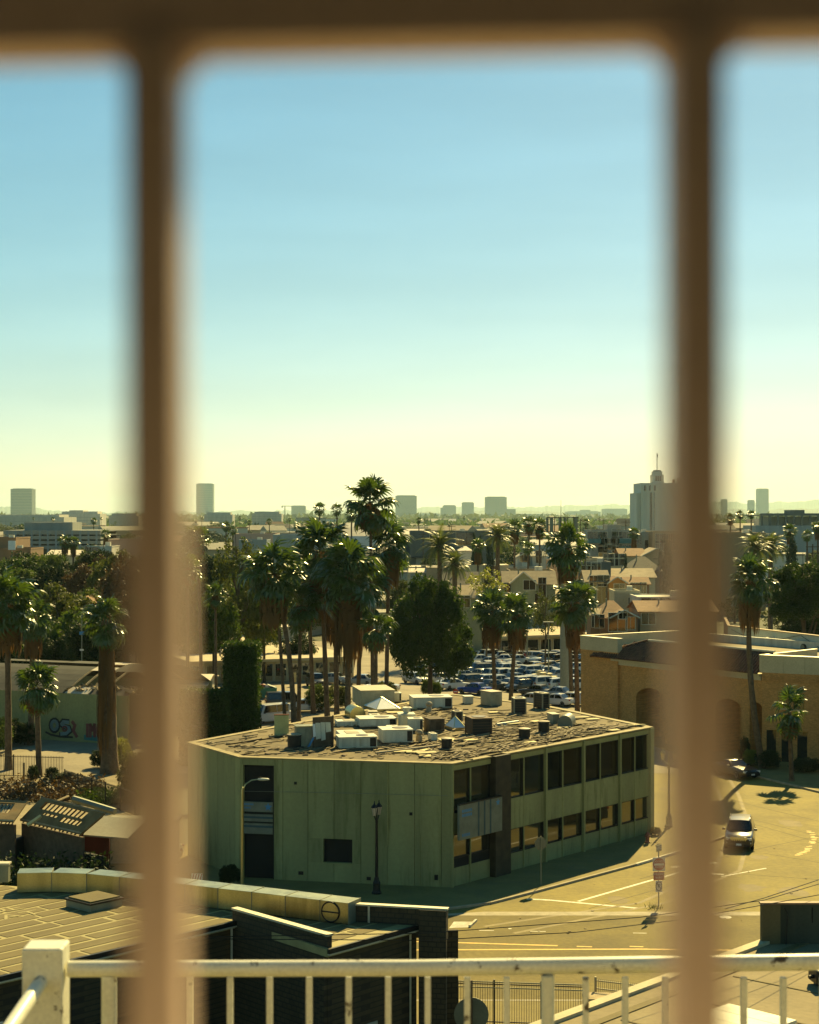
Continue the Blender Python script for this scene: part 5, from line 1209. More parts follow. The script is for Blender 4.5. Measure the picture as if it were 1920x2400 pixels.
LOT = [
 # label, kind, colour, px x, px y (tyre contact), heading
 ('white hatchback seen from behind left of upper car park row', 'hatch', (.62, .62, .6), 1038, 1571, (0.1, 1)),
 ('pale green-lit saloon beside the white hatchback on upper row', 'sedan', (.42, .45, .38), 1092, 1566, (.9, .4)),
 ('silver saloon parked broadside on the upper row by the wall', 'sedan', (.5, .5, .5), 1140, 1562, (-1, .12)),
 ('white saloon half hidden behind paired palms on upper row', 'sedan', (.66, .66, .62), 1176, 1556, (-1, .12)),
 ('white estate car under the awning on upper row', 'suv', (.7, .69, .64), 1240, 1553, (-.95, .3)),
 ('white saloon behind the white estate on upper row', 'sedan', (.72, .71, .66), 1270, 1545, (-.95, .3)),
 ('white hatchback at right end of upper row', 'hatch', (.74, .73, .68), 1299, 1546, (-.95, .3)),
 ('dusty silver car at far left of lower car park beside a bush', 'sedan', (.4, .4, .36), 1000, 1594, (-.6, -.8)),
 ('silver saloon second from left in lower car park', 'sedan', (.45, .45, .42), 1034, 1603, (.6, -.8)),
 ('grey hatchback behind the black estate', 'hatch', (.15, .15, .14), 1055, 1590, (.6, -.8)),
 ('dark saloon in back row above the blue saloon', 'sedan', (.05, .05, .05), 1100, 1589, (.7, -.7)),
 ('champagne saloon in back row left of the palm trunks', 'sedan', (.38, .36, .28), 1133, 1593, (.7, -.7)),
 ('white box-shaped utility car against the wall', 'suv', (.62, .63, .6), 1150, 1579, (.1, -1)),
 ('black estate car left of the blue saloon', 'suv', (.015, .015, .017), 1090, 1612, (-.75, -.65)),
 ('bright blue saloon at the front of lower car park', 'sedan', (.02, .07, .42), 1112, 1627, (-.75, .65)),
 ('dark green-grey saloon right of the blue saloon', 'sedan', (.06, .07, .065), 1146, 1620, (-.75, -.65)),
 ('silver coupe between the palm trunks', 'coupe', (.42, .43, .43), 1188, 1616, (-.75, -.65)),
 ('black hatchback right of the palm trunks', 'hatch', (.012, .012, .012), 1218, 1620, (-.75, -.65)),
 ('dark grey saloon right of the black hatchback', 'sedan', (.075, .075, .075), 1257, 1632, (-.75, .65)),
 ('blue-grey saloon at right front of lower car park', 'sedan', (.22, .28, .36), 1304, 1637, (-.8, .5)),
 ('silver saloon in the middle row under the wall', 'sedan', (.48, .48, .46), 1280, 1572, (-.8, -.5)),
 ('white saloon right of the middle row beside the grey mast', 'sedan', (.62, .62, .58), 1312, 1578, (-.8, -.5)),
 ('white hatchback behind the leaning palm trunk', 'hatch', (.66, .66, .62), 1348, 1578, (-.8, -.5)),
 ('pale estate left of the cream cabinets', 'suv', (.5, .51, .48), 1234, 1590, (-.8, -.5)),
 ('white saloon behind the cream cabinets', 'sedan', (.6, .6, .56), 1272, 1586, (-.8, -.5)),
 ('silver hatchback right of the cream cabinets', 'hatch', (.45, .46, .44), 1302, 1594, (-.8, -.5)),
 ('grey-white saloon between the paired palms and cabinets', 'sedan', (.5, .5, .47), 1200, 1603, (-.8, -.5)),
 ('dark green car beside the grey mast', 'sedan', (.03, .06, .04), 1334, 1592, (-.8, -.5)),
 ('maroon car tail beside the palm trunk', 'hatch', (.12, .02, .02), 1338, 1607, (.2, 1)),
 ('white car peeking over the roof edge right of tall condenser', 'sedan', (.66, .66, .62), 1243, 1652, (-.8, .5)),
 ('white saloon nearest the brick building at roof edge', 'sedan', (.68, .68, .64), 1300, 1654, (-.8, .5)),
 ('white car below the blue-grey saloon near the palm', 'hatch', (.64, .64, .6), 1336, 1652, (-.8, .5)),
 ('white saloon parked under the palms left of the roof plant', 'sedan', (.62, .64, .62), 722, 1668, (.97, .2)),
 ('black pickup-like van behind the leaning palm trunk', 'van', (.02, .02, .02), 672, 1662, (.97, .2)),
 ('white van beside the ivy column', 'van', (.6, .61, .58), 628, 1694, (-.75, -.65)),
 ('black utility car beside the long low building', 'suv', (.015, .015, .015), 742, 1610, (.3, -1)),
 ('pale saloon in shade behind the palm cluster', 'sedan', (.5, .52, .48), 775, 1602, (-.9, .3)),
 ('grey saloon in shade right of palm cluster trunks', 'sedan', (.28, .3, .28), 842, 1606, (-.9, .3)),
 ('white coupe behind the beige plant box', 'coupe', (.62, .63, .6), 892, 1622, (-.9, .3)),
 ('small white car under the dark ficus', 'hatch', (.6, .6, .56), 975, 1602, (.6, -.8)),
]
for (lb, kd, cl, x, y, hd) in LOT:
    p = G(x, y); car(lb, kd, cl, (p.x, p.y, .02), HD(*hd))
p = G(315, 2020, .13); car('pale cream car nosing out beside the dark red shed wall', 'sedan', (.55, .56, .38), (p.x+.6, p.y+.8, .05), HD(-1, -.05), 'parked_car', 'cars beside the ruined shed')
rcp = random.Random(31); taken = [(a[3], a[4]) for a in LOT]; EX = []
for row, y in enumerate((1548, 1557, 1574, 1584, 1596, 1608, 1616)):
    x = 986+rcp.random()*14
    while x < 1362:
        if all(math.hypot((x-a)/20, (y-b)/7.5) > 1 for a, b in taken) and not (row < 2 and x < 1050) and not (row > 4 and x < 1060) and not (1238 < x < 1310 and 1596 < y < 1616):
            p = G(x, y); cl = rcp.choice(((.68, .7, .68), (.6, .62, .6), (.66, .68, .64), (.45, .5, .5), (.3, .36, .38), (.08, .08, .08), (.5, .54, .52))); kd = rcp.choice(('sedan', 'sedan', 'hatch', 'suv'))
            EX.append((x, car('car', kd, cl, (p.x, p.y, .02), HD(*((-.8, -.5) if row % 2 else (.78, .55))), detail=False))); taken.append((x, y))
        x += rcp.uniform(18, 32)
number_left(EX, 'closely packed parked car, %s from left in the car park rows', 'car', 'packed cars of the car park')
# car park retaining wall, cabinets, dumpster
wl = thing('retaining_wall', 'dark green retaining wall between upper and lower car park rows', 'wall', G(1155, 1580))
ps = [G(975, 1590), G(1090, 1584), G(1160, 1579), G(1215, 1586), G(1320, 1568), G(1365, 1566)]
for a, b in zip(ps[:-1], ps[1:]):
    f = Fr(a, b); MB().fbox(f, 0, f.L, 0, 1.25, -.2, 0).build('panel', M('dark green fence', (.045, .05, .025), .85, .3, .6), wl); MB().fbox(f, 0, f.L, 1.25, 1.33, -.25, .05).build('coping', mt['wood'], wl)
for k, (x, y, h_) in enumerate(((1251, 1606, 1.15), (1262, 1603, 1.4), (1273, 1607, 1.35), (1287, 1608, 1.3), (1299, 1612, 1.15))):
    p = G(x, y); t = thing('utility_cabinet', ('leftmost', 'second', 'middle', 'fourth', 'rightmost')[k]+' of five cream utility cabinets among the parked cars', 'cabinet', p, .4, 'cream utility cabinets')
    bevel(MB().bbox(-.33, .33, -.28, .28, .08, h_*1.25).build('case', M('cabinet cream %d' % k, (.52, .47, .28), .6), t, False), .02); MB().bbox(-.36, .36, -.31, .31, h_*1.25, h_*1.25+.05).build('lid', mt['flash'], t, False); MB().bbox(-.27, .27, -.3, -.281, .2, h_*1.1).build('door', mt['cream_stone'], t, False)
for k, (x, y) in enumerate(((1240, 1608), (1259, 1612), (1292, 1614), (1318, 1618))):
    t = tag(MB().lathe([(.09, 0), (.09, .85), (.05, .92)], n=8).build('bollard', M('bollard ochre %d' % k, (.42, .25, .06), .6)), ('leftmost', 'second', 'third', 'rightmost')[k]+' of four ochre bollards around the cabinets', 'bollard', 'ochre bollards'); t.location = G(x, y)
p = G(627, 1636); t = thing('dumpster', 'teal metal dumpster with rubbish beside the ivy column', 'dumpster', p, .15)
MB().add([(-1, -.6, .1), (1, -.6, .1), (1, .7, .1), (-1, .7, .1), (-1.1, -.8, 1.3), (1.1, -.8, 1.3), (1.1, .9, 1.3), (-1.1, .9, 1.3)], MB.BF).build('bin', M('dumpster teal', (.03, .16, .13), .6, .25, 2), t, False)
MB().box((.5, .1, 1.45), (1.0, 1.6, .06), rot=Matrix.Rotation(.35, 3, 'Y')).build('lid', M('dumpster lid', (.02, .07, .05), .6), t, False)
MB().lathe([(.25, 1.2), (.4, 1.4), (.3, 1.65), (.05, 1.75)], (-.5, 0, 0), 9).build('rubbish_bag', M('red bag', (.3, .08, .05), .6), t, False); MB().lathe([(.2, 1.2), (.35, 1.4), (.2, 1.6)], (.0, -.2, 0), 9).build('rubbish_bag', mt['white_sign'], t, False)
for sx in (-.85, .85): MB().box((sx, 0, .05), (.1, 1.0, .1)).build('skid', mt['black_metal'], t, False)
p = G(690, 1608); t = thing('notice_board', 'small pale yellow notice board in front of the long low building', 'sign', p); MB().bbox(-.25, .25, -.03, .03, .5, 1.7).build('board', mt['plywood_yellow'], t, False); MB().bbox(-.05, .05, .031, .08, 0, 1.6).build('post', mt['wood_dark'], t, False)
# ---------------------------------------------------------------- palms
rp_ = random.Random(77)
def fan_frond(seed, mat, seg=15, name='frond', droop=.5):
    """one fan leaf: petiole along +x then a pleated blade whose tips hang; reaches about 2.5 m"""
    r = random.Random(seed); m = MB()
    pl = 1.15; pts = [(0, 0, 0), (pl*.5, 0, .05), (pl, 0, .02)]
    m.tube(pts, [.035, .025, .018], 4, False)
    bx, bz = pl, .02
    for i in range(seg):
        a = R(-125+250*i/(seg-1)); ln = 1.30*(1-.30*abs(a)/R(125))*r.uniform(.92, 1.08)
        dx, dy = math.cos(a), math.sin(a); hw = .105*ln
        px, py = -dy*hw, dx*hw; dr = droop*r.uniform(.75, 1.3)
        lift = .06*(1 if i % 2 else -1)
        b0 = (bx, 0, bz); m1 = (bx+dx*ln*.52+px, dy*ln*.52+py, bz+lift-dr*.12); m2 = (bx+dx*ln*.52-px, dy*ln*.52-py, bz-lift-dr*.12)
        n1 = (bx+dx*ln*.80+px*.6, dy*ln*.80+py*.6, bz-dr*.42); n2 = (bx+dx*ln*.80-px*.6, dy*ln*.80-py*.6, bz-dr*.42)
        tp = (bx+dx*ln*.93, dy*ln*.93, bz-dr*r.uniform(.85, 1.2))
        m.add([b0, m1, m2, n1, n2, tp], [(0, 2, 1), (1, 2, 4, 3), (3, 4, 5)])
    return m.mesh(name, mat)
fanF = [fan_frond(s, mt['palm'], 15, droop=d) for s, d in ((1, .35), (2, .55), (3, .8), (4, .6))]
fanDead = [fan_frond(s, mt['skirt'], 11, 'dead_frond', droop=1.1) for s in (8, 9)]
def skirt_mesh(seed, n=320, top_r=.38):
    """shag of hanging dead leaves, unit height 1 (from z=0 down to -1), radius about 0.75"""
    r = random.Random(seed); m = MB()
    for k in range(n):
        an = r.random()*6.283; z = -r.random()**1.1*.72; ln = r.uniform(.18, .34); rad = .30+.42*math.sin(min(1, (-z+.05)*1.5)*math.pi*.62)*r.uniform(.7, 1.12)
        rad *= .55+.45*(1-(-z)*.35)
        ca, sa = math.cos(an), math.sin(an); w = r.uniform(.03, .075); tx, ty = -sa*w, ca*w
        p0 = (ca*.25, sa*.25, z+.06); p1 = (ca*rad, sa*rad, z-.02); p2 = (ca*rad*1.02, sa*rad*1.02, z-ln*.55); p3 = (ca*rad*.93+r.gauss(0, .03), sa*rad*.93+r.gauss(0, .03), z-ln)
        m.add([(p0[0]-tx*.4, p0[1]-ty*.4, p0[2]), (p0[0]+tx*.4, p0[1]+ty*.4, p0[2]), (p1[0]+tx, p1[1]+ty, p1[2]), (p1[0]-tx, p1[1]-ty, p1[2]), (p2[0]+tx*.9, p2[1]+ty*.9, p2[2]), (p2[0]-tx*.9, p2[1]-ty*.9, p2[2]), p3], [(0, 1, 2, 3), (3, 2, 4, 5), (5, 4, 6)])
    return m.mesh('dead_leaf_skirt', mt['skirt'])
skirts = [skirt_mesh(s) for s in (1, 2, 3)]
def trunk_mb(p0, p1, r0, r1, bend=(0, 0), n=9, segs=14):
    pts = []; rs = []
    for i in range(segs+1):
        t = i/segs; p = p0.lerp(p1, t)+Vector((bend[0], bend[1], 0))*math.sin(math.pi*t)
        pts.append(p); rs.append((r0+(r1-r0)*t)*(1.25 if i == 0 else 1)*(1.06 if i % 2 else .97))
    return MB().tube(pts, rs, n)
def fan_palm(label, x, yc, rpx, d, xb=None, skirt=1.5, nf=34, tr=.2, bend=0.0, green=True, up=.85, sk_w=1.0, group='fan palms', name='fan_palm', dead=6):
    top = D(x, yc, d); base = XD(xb if xb is not None else x, d, 0.01)
    t = thing(name, label, 'palm tree', base, 0, group)
    sc = (rpx/F*d)/2.25; lt = top-base
    trunk_mb(Vector((0, 0, 0)), lt, tr*1.35, tr*.85, (bend, 0)).build('trunk', mt['bark'], t, False, smooth=60)
    for k in range(nf):
        g = k/nf; el = R(84-(158*g**.9)+rp_.gauss(0, 10)); az = k*2.399963+rp_.gauss(0, .35)
        s = sc*rp_.uniform(.78, 1.18)*(1 if g > .12 else .85)
        f = inst('frond', rp_.choice(fanF), t, lt+Vector((0, 0, .25*sc*(1-2*g))), (rp_.gauss(0, .25), -el, az), (s, s*rp_.uniform(.85, 1.05), s))
    for k in range(dead):
        az = rp_.random()*6.28; inst('dead_frond', rp_.choice(fanDead), t, lt+Vector((0, 0, -.5*sc)), (rp_.gauss(0, .3), R(62+rp_.random()*24), az), (sc*.8,)*3)
    if skirt > 0:
        w = sc*1.35*sk_w; inst('dead_leaf_skirt', rp_.choice(skirts), t, lt+Vector((0, 0, -.15*sc)), (0, 0, rp_.random()*6), (w, w, skirt))
    return t
FP = [
 # label, x, crown centre y, radius px, d, base x, skirt m, fronds, trunk r
 ('tallest fan palm rising above the skyline in the central cluster', 868, 1178, 62, 185, 875, 3.0, 34, .17, 0),
 ('fan palm with leaning trunk at left of the central cluster', 642, 1345, 74, 172, 690, 5.6, 38, .22, .5),
 ('fan palm second from left in the central cluster, dark shaggy head', 752, 1292, 72, 182, 768, 8.0, 36, .22, 0),
 ('big drooping fan palm in the middle of the cluster with long brown skirt', 818, 1345, 80, 174, 815, 9.6, 42, .24, 0),
 ('fan palm behind the tallest palm with reddish skirt', 912, 1282, 58, 192, 905, 5.0, 34, .20, 0),
 ('low dark fan palm between leaning palm and the big drooping palm', 705, 1418, 55, 180, 700, 2.0, 30, .18, 0),
 ('short fan palm at right foot of the cluster beside the ficus', 882, 1475, 42, 172, 880, 2.4, 26, .18, 0),
 ('left palm of the pair standing before the car park', 1152, 1432, 58, 196, 1162, 4.4, 34, .20, 0),
 ('right palm of the pair standing before the car park', 1212, 1440, 54, 192, 1195, 4.2, 34, .20, 0),
 ('upper fan palm in front of the antenna mast', 1330, 1285, 58, 205, 1340, 4.6, 34, .20, 0),
 ('lower fan palm in front of the antenna mast with dark head', 1348, 1412, 58, 186, 1354, 5.4, 40, .22, 0),
 ('tall shaggy fan palm with curved trunk before the brick building', 1757, 1362, 62, 148, 1788, 4.6, 38, .22, -.5),
 ('tall fan palm at the left frame edge', 18, 1415, 84, 148, 20, 4.6, 40, .24, 0),
 ('slimmer fan palm just right of the left edge palm', 78, 1447, 52, 164, 72, 4.2, 32, .24, 0),
 ('short fan palm in front of the graffiti wall', 86, 1610, 62, 144, 92, 1.6, 36, .20, 0),
 ('stout fan palm whose trunk is wrapped in dead leaves down to the ground', 250, 1455, 62, 146, 258, 12.6, 36, .55, 0),
 ('slender fan palm behind the left blurred bar', 464, 1268, 42, 196, 474, 1.6, 28, .17, 0),
 ('slender bare-trunked palm left of the ivy column', 505, 1395, 32, 180, 507, 1.2, 22, .13, 0),
 ('fan palm behind the left blurred bar near eucalyptus', 440, 1330, 40, 190, 440, 2.0, 26, .17, 0),
]
FP += [('shaggy palm filling the middle of the central cluster', 785, 1388, 66, 186, 790, 6.0, 34, .22, 0),
       ('palm tucked behind the drooping palm in the central cluster', 848, 1392, 60, 188, 838, 6.5, 32, .20, 0),
       ('palm between second palm and the leaning palm', 722, 1352, 56, 190, 735, 5.0, 30, .2, 0)]
for (lb, x, yc, rpx, d, xb, sk, nf, tr, bd) in FP:
    if 600 < x < 930: rpx *= 1.12
    fan_palm(lb, x, yc, rpx, d, xb, sk, nf, tr, bd, sk_w=(.9 if sk > 8 else 1.0))
t = fan_palm('young fan palm with spreading fronds by the brick building pavement', 1850, 1668, 62, 141, 1856, 0, 16, .16, 0, dead=3)
# second trunk crossing the leaning palm
t = tag(trunk_mb(XD(670, 174), D(655, 1475, 174), .2, .16).build('bare_palm_trunk', mt['bark']), 'straight palm trunk crossing the leaning palm trunk', 'palm tree')
# far palms: crown in one mesh
def small_crown(seed, feather=False):
    r = random.Random(seed); m = MB()
    for k in range(26):
        g = k/26; el = 80-150*g+r.gauss(0, 8); az = k*2.4
        fm = Euler((r.gauss(0, .2), -R(el), az)).to_matrix()
        ln = 1.0
        for s_ in range(7):
            a = R(-100+200*s_/6); dx, dy = math.cos(a), math.sin(a); l2 = .52*r.uniform(.85, 1.1)
            b0 = Vector((.48, 0, 0)); m1 = b0+Vector((dx*l2*.6-dy*.07, dy*l2*.6+dx*.07, 0)); m2 = b0+Vector((dx*l2*.6+dy*.07, dy*l2*.6-dx*.07, 0)); tp = b0+Vector((dx*l2, dy*l2, -.2))
            m.add([fm @ b0, fm @ m1, fm @ tp, fm @ m2], [(0, 1, 2, 3)])
        m.add([fm @ Vector((0, .012, 0)), fm @ Vector((.5, .012, 0)), fm @ Vector((.5, -.012, 0)), fm @ Vector((0, -.012, 0))], [(0, 1, 2, 3)])
    return m.mesh('crown', mt['palm'])
scr = [small_crown(s) for s in (1, 2, 3)]
def far_palm(label, x, yc, rpx, d, skirt=0.0, group='palms in the middle distance', name='distant_palm'):
    top = D(x, yc, d); base = XD(x, d); t = thing(name, label, 'palm tree', base, 0, group); lt = top-base; r_ = rpx/F*d
    trunk_mb(Vector((0, 0, 0)), lt, .24, .16, (0, 0), 6, 4).build('trunk', mt['bark'], t, False)
    inst('crown', rp_.choice(scr), t, lt, (0, 0, rp_.random()*6), (r_, r_, r_))
    if skirt: inst('dead_leaf_skirt', rp_.choice(skirts), t, lt, (0, 0, 0), (r_*.55, r_*.55, skirt))
    return t
for a in [
 ('leftmost of three slim palms left of the tallest palm', 749, 1193, 19, 430), ('middle of three slim palms left of the tallest palm', 790, 1195, 19, 430), ('short third of three slim palms beside the tallest palm', 824, 1208, 20, 400, 1.5),
 ('fan palm behind the right date palm', 1206, 1238, 26, 330, 3.5), ('upright palm left of the antenna mast, first of two', 1240, 1228, 24, 352, 2.5), ('upright palm left of the antenna mast, second of two', 1265, 1234, 24, 346, 3), ('short bushy palm below the two upright palms', 1238, 1285, 20, 335), ('tiny lone palm above flat roofs left of centre right', 982, 1219, 9, 560),
 ('dumpy palm beside the grey apartment block', 1486, 1250, 18, 400, 5.5), ('left of two matching palms right of the right bar', 1735, 1206, 13, 470), ('right of two matching palms right of the right bar', 1761, 1206, 13, 470), ('shady palm close to the right bar', 1712, 1216, 15, 460, 2),
 ('broad palm above the cypress at right', 1852, 1246, 22, 350, 3), ('pale green palm right of the cypress', 1892, 1256, 17, 345), ('palm cut by the right frame edge', 1917, 1236, 20, 360, 3), ('left of twin palms before the parking structure', 152, 1270, 21, 330, 3), ('right of twin palms before the parking structure', 172, 1272, 19, 330, 3),
 ('dark palm right of the parking structure', 248, 1252, 16, 380, 4), ('taller of two small palms behind the eucalyptus', 530, 1234, 15, 420), ('lower of two small palms behind the eucalyptus', 546, 1243, 14, 420), ('small palm left of the warehouse', 570, 1265, 10, 400), ('bushy palm behind the left date palm between cypresses', 1120, 1280, 22, 330, 4)]:
    far_palm(*a)
# date palms
def feather_frond(seed):
    r = random.Random(seed); m = MB(); n = 16; pts = []
    for i in range(n+1):
        t = i/n; pts.append(Vector((2.6*t-.35*t*t, 0, .9*math.sin(t*1.7)*.5-1.25*t**2.4)))
    m.tube(pts, [.04*(1-.8*i/n)+.006 for i in range(n+1)], 4, False)
    for i in range(1, n+1):
        t = i/n; ln = .50*math.sin(math.pi*(.12+.8*t))+.08
        for s_ in (-1, 1):
            for q in (0, .5):
                p = pts[i].lerp(pts[i-1], q); tn = (pts[i]-pts[i-1]).normalized(); e = p+tn*ln*.55+Vector((0, s_*ln*.8, -.22*ln+r.gauss(0, .03))); w = tn*.035
                m.add([p-w, p+w, e], [(0, 1, 2)])
    return m.mesh('frond', mt['datepalm'])
dfr = [feather_frond(s) for s in (1, 2, 3)]
def date_palm(label, x, yc, rpx, d, nf=46, tr=.35):
    top = D(x, yc, d); base = XD(x, d); t = thing('date_palm', label, 'palm tree', base, 0, 'date palms'); lt = top-base; sc = rpx/F*d/2.35
    trunk_mb(Vector((0, 0, 0)), lt, tr*1.2, tr, (0, 0), 9, 16).build('trunk', mt['bark'], t, False, smooth=60)
    MB().lathe([(tr, -.9), (tr*1.8, -.3), (tr*1.7, .2), (tr*.6, .6)], lt, 10).build('crown_base', mt['bark'], t, False, smooth=60)
    for k in range(nf):
        g = k/nf; el = R(78-125*g+rp_.gauss(0, 6)); s = sc*rp_.uniform(.85, 1.08)
        inst('frond', rp_.choice(dfr), t, lt, (rp_.gauss(0, .2), -el, k*2.399963), (s, s, s))
date_palm('left date palm with broad arching crown', 1031, 1283, 56, 262); date_palm('shorter date palm half hidden behind the left date palm', 1066, 1325, 44, 256)
date_palm('tall date palm standing clear right of centre', 1167, 1258, 42, 272, tr=.32); date_palm('left of two leafy date palms near the right frame edge', 1770, 1285, 48, 262); date_palm('right of two leafy date palms near the right frame edge', 1806, 1283, 46, 270)

# ---------------------------------------------------------------- broadleaf trees
def crown_mesh(seed, nclump, per, leaf, mat, shape='dome', clump=.24):
    """leaf-faced crown of about unit radius; leaves sit on many small clumps with gaps between"""
    g = np.random.default_rng(seed); cs = []
    while len(cs) < nclump:
        p = g.normal(size=3); p /= np.linalg.norm(p); r = (.45+.55*g.random()**.6) if shape != 'shell' else (.72+.22*g.random() if g.random() < .8 else .4)
        p = p*r
        if shape in ('dome', 'shell') and p[2] < -.6: continue
        if shape == 'column': p = p*np.array([.28, .28, 1.0])
        p *= 1+.16*math.sin(p[0]*5+seed)*math.cos(p[1]*4+seed*2)
        cs.append(p)
    cs = np.array(cs); N = nclump*per
    cr = clump*(.6+.8*g.random(nclump)); idx = np.repeat(np.arange(nclump), per)
    o = g.normal(size=(N, 3)); o /= np.linalg.norm(o, axis=1)[:, None]; o *= (g.random(N)**.45)[:, None]*cr[idx][:, None]
    if shape == 'column': o *= .55
    c = cs[idx]+o
    nrm = o/np.maximum(1e-6, np.linalg.norm(o, axis=1))[:, None]*.8+g.normal(size=(N, 3))*.6; nrm /= np.linalg.norm(nrm, axis=1)[:, None]
    a = np.cross(nrm, g.normal(size=(N, 3))); a /= np.linalg.norm(a, axis=1)[:, None]; b = np.cross(nrm, a)
    s = leaf*(.6+.8*g.random(N))[:, None]
    v = np.stack([c-a*s, c+b*s*.55, c+a*s, c-b*s*.55], 1).reshape(-1, 3)
    me = bpy.data.meshes.new('crown'); me.vertices.add(N*4); me.vertices.foreach_set('co', v.ravel()); me.loops.add(N*4); me.loops.foreach_set('vertex_index', np.arange(N*4))
    me.polygons.add(N); me.polygons.foreach_set('loop_start', np.arange(N)*4); me.polygons.foreach_set('loop_total', np.full(N, 4)); me.update(); me.validate(); me.materials.append(mat); return me
cm = {'ficus': crown_mesh(1, 170, 200, .034, mt['ficus'], 'shell', clump=.2), 'a': crown_mesh(2, 170, 62, .05, mt['leaf_mid'], clump=.22), 'b': crown_mesh(3, 140, 64, .052, mt['leaf_mid'], clump=.26),
      'c': crown_mesh(4, 160, 55, .05, mt['leaf_olive'], 'dome', .2), 'sparse': crown_mesh(5, 70, 34, .05, mt['leaf_olive'], 'ball', .17), 'euc': crown_mesh(6, 150, 46, .042, mt['leaf_olive'], 'ball', .15),
      'col': crown_mesh(7, 120, 60, .045, mt['cypress'], 'column', .26)}
limb_m = {}
def limbs(seed):
    if seed not in limb_m:
        r = random.Random(seed); m = MB()
        m.tube([(0, 0, 0), (.02, 0, .35), (0, .02, .62), (.03, 0, 1.0)], [.07, .055, .04, .015], 8)
        for k in range(7):
            an = k*.9+r.random(); z = .42+.07*k; e = .42+.2*r.random()
            m.tube([(0, 0, z), (math.cos(an)*e*.5, math.sin(an)*e*.5, z+.16), (math.cos(an)*e, math.sin(an)*e, z+.28+.2*r.random())], [.035, .022, .008], 5)
        limb_m[seed] = m.mesh('trunk', mt['bark2'])
    return limb_m[seed]
def tree(label, x, ytop, ybot, wpx, d, kind='a', mat=None, name='leafy_tree', group=None, cat='tree', zb=0.0, squash=1.0):
    zt = D(x, ytop, d).z; zl = max(zb, D(x, ybot, d).z); base = XD(x, d, zb); w = wpx/2/F*d; h = (zt-zl)/2
    t = thing(name, label, cat, base, 0, group)
    inst('trunk', limbs(rp_.choice((1, 2, 3))), t, (0, 0, 0), (0, 0, rp_.random()*6), (max(1.2, w*.9), max(1.2, w*.9), (zt-zb)*.86))
    inst('crown', cm[kind], t, (0, 0, (zt+zl)/2-zb), (0, 0, rp_.random()*6), (w, w*squash, h), mat=mat)
    return t
tree('big round dark ficus tree right of the palm cluster', 1008, 1352, 1625, 200, 204, 'ficus', name='ficus_tree')
tree('lime green feathery tree between the date palms', 1140, 1332, 1400, 88, 250, 'sparse', mt['leaf_lime'], name='lime_tree')
tree('large round dark green tree at the right edge', 1885, 1318, 1478, 170, 196, 'ficus')
tree('thin sparse tree in front of the grey-green gabled house', 1278, 1385, 1485, 78, 235, 'sparse', mt['leaf_olive'])
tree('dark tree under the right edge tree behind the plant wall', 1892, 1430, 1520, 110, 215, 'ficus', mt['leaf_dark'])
tree('tall open eucalyptus behind the leaning palm', 560, 1268, 1510, 150, 222, 'euc', name='eucalyptus_tree')
tree('second eucalyptus between the ivy column and the palms', 620, 1300, 1520, 110, 226, 'euc', name='eucalyptus_tree')
tree('bushy tree behind the left blurred bar', 440, 1330, 1540, 130, 216, 'c'); tree('yellowish tree left of the left blurred bar', 300, 1310, 1470, 130, 236, 'c', mt['leaf_rust'])
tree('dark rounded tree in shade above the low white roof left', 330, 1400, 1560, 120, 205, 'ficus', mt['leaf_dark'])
LT = [
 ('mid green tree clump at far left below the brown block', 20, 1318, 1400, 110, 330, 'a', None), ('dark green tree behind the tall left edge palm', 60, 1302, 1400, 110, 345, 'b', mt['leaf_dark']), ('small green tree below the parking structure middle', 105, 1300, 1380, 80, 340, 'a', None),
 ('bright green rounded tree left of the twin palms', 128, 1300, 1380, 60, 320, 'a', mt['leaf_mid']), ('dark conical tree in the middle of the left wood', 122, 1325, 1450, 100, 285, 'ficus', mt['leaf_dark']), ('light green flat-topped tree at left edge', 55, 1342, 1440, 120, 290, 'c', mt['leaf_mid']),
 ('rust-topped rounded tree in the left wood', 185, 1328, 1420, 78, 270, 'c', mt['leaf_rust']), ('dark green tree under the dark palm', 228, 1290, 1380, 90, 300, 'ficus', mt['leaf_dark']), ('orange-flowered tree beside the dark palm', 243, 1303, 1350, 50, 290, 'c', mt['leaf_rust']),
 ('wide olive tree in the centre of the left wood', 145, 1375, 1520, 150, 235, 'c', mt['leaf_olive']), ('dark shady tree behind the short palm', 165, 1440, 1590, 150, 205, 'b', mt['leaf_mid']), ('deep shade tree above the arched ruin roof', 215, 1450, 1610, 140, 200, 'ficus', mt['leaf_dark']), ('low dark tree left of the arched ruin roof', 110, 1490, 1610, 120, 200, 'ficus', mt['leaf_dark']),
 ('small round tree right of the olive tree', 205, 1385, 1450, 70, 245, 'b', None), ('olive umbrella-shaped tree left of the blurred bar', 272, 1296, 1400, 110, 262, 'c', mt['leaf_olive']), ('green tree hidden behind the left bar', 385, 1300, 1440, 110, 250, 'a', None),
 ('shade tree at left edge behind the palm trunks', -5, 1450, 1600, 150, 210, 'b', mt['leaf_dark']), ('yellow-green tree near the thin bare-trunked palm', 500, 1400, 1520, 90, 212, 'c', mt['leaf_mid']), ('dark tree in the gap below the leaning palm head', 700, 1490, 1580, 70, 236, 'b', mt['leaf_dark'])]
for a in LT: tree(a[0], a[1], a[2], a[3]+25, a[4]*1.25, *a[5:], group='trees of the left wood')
rl_ = random.Random(8); CAN = []
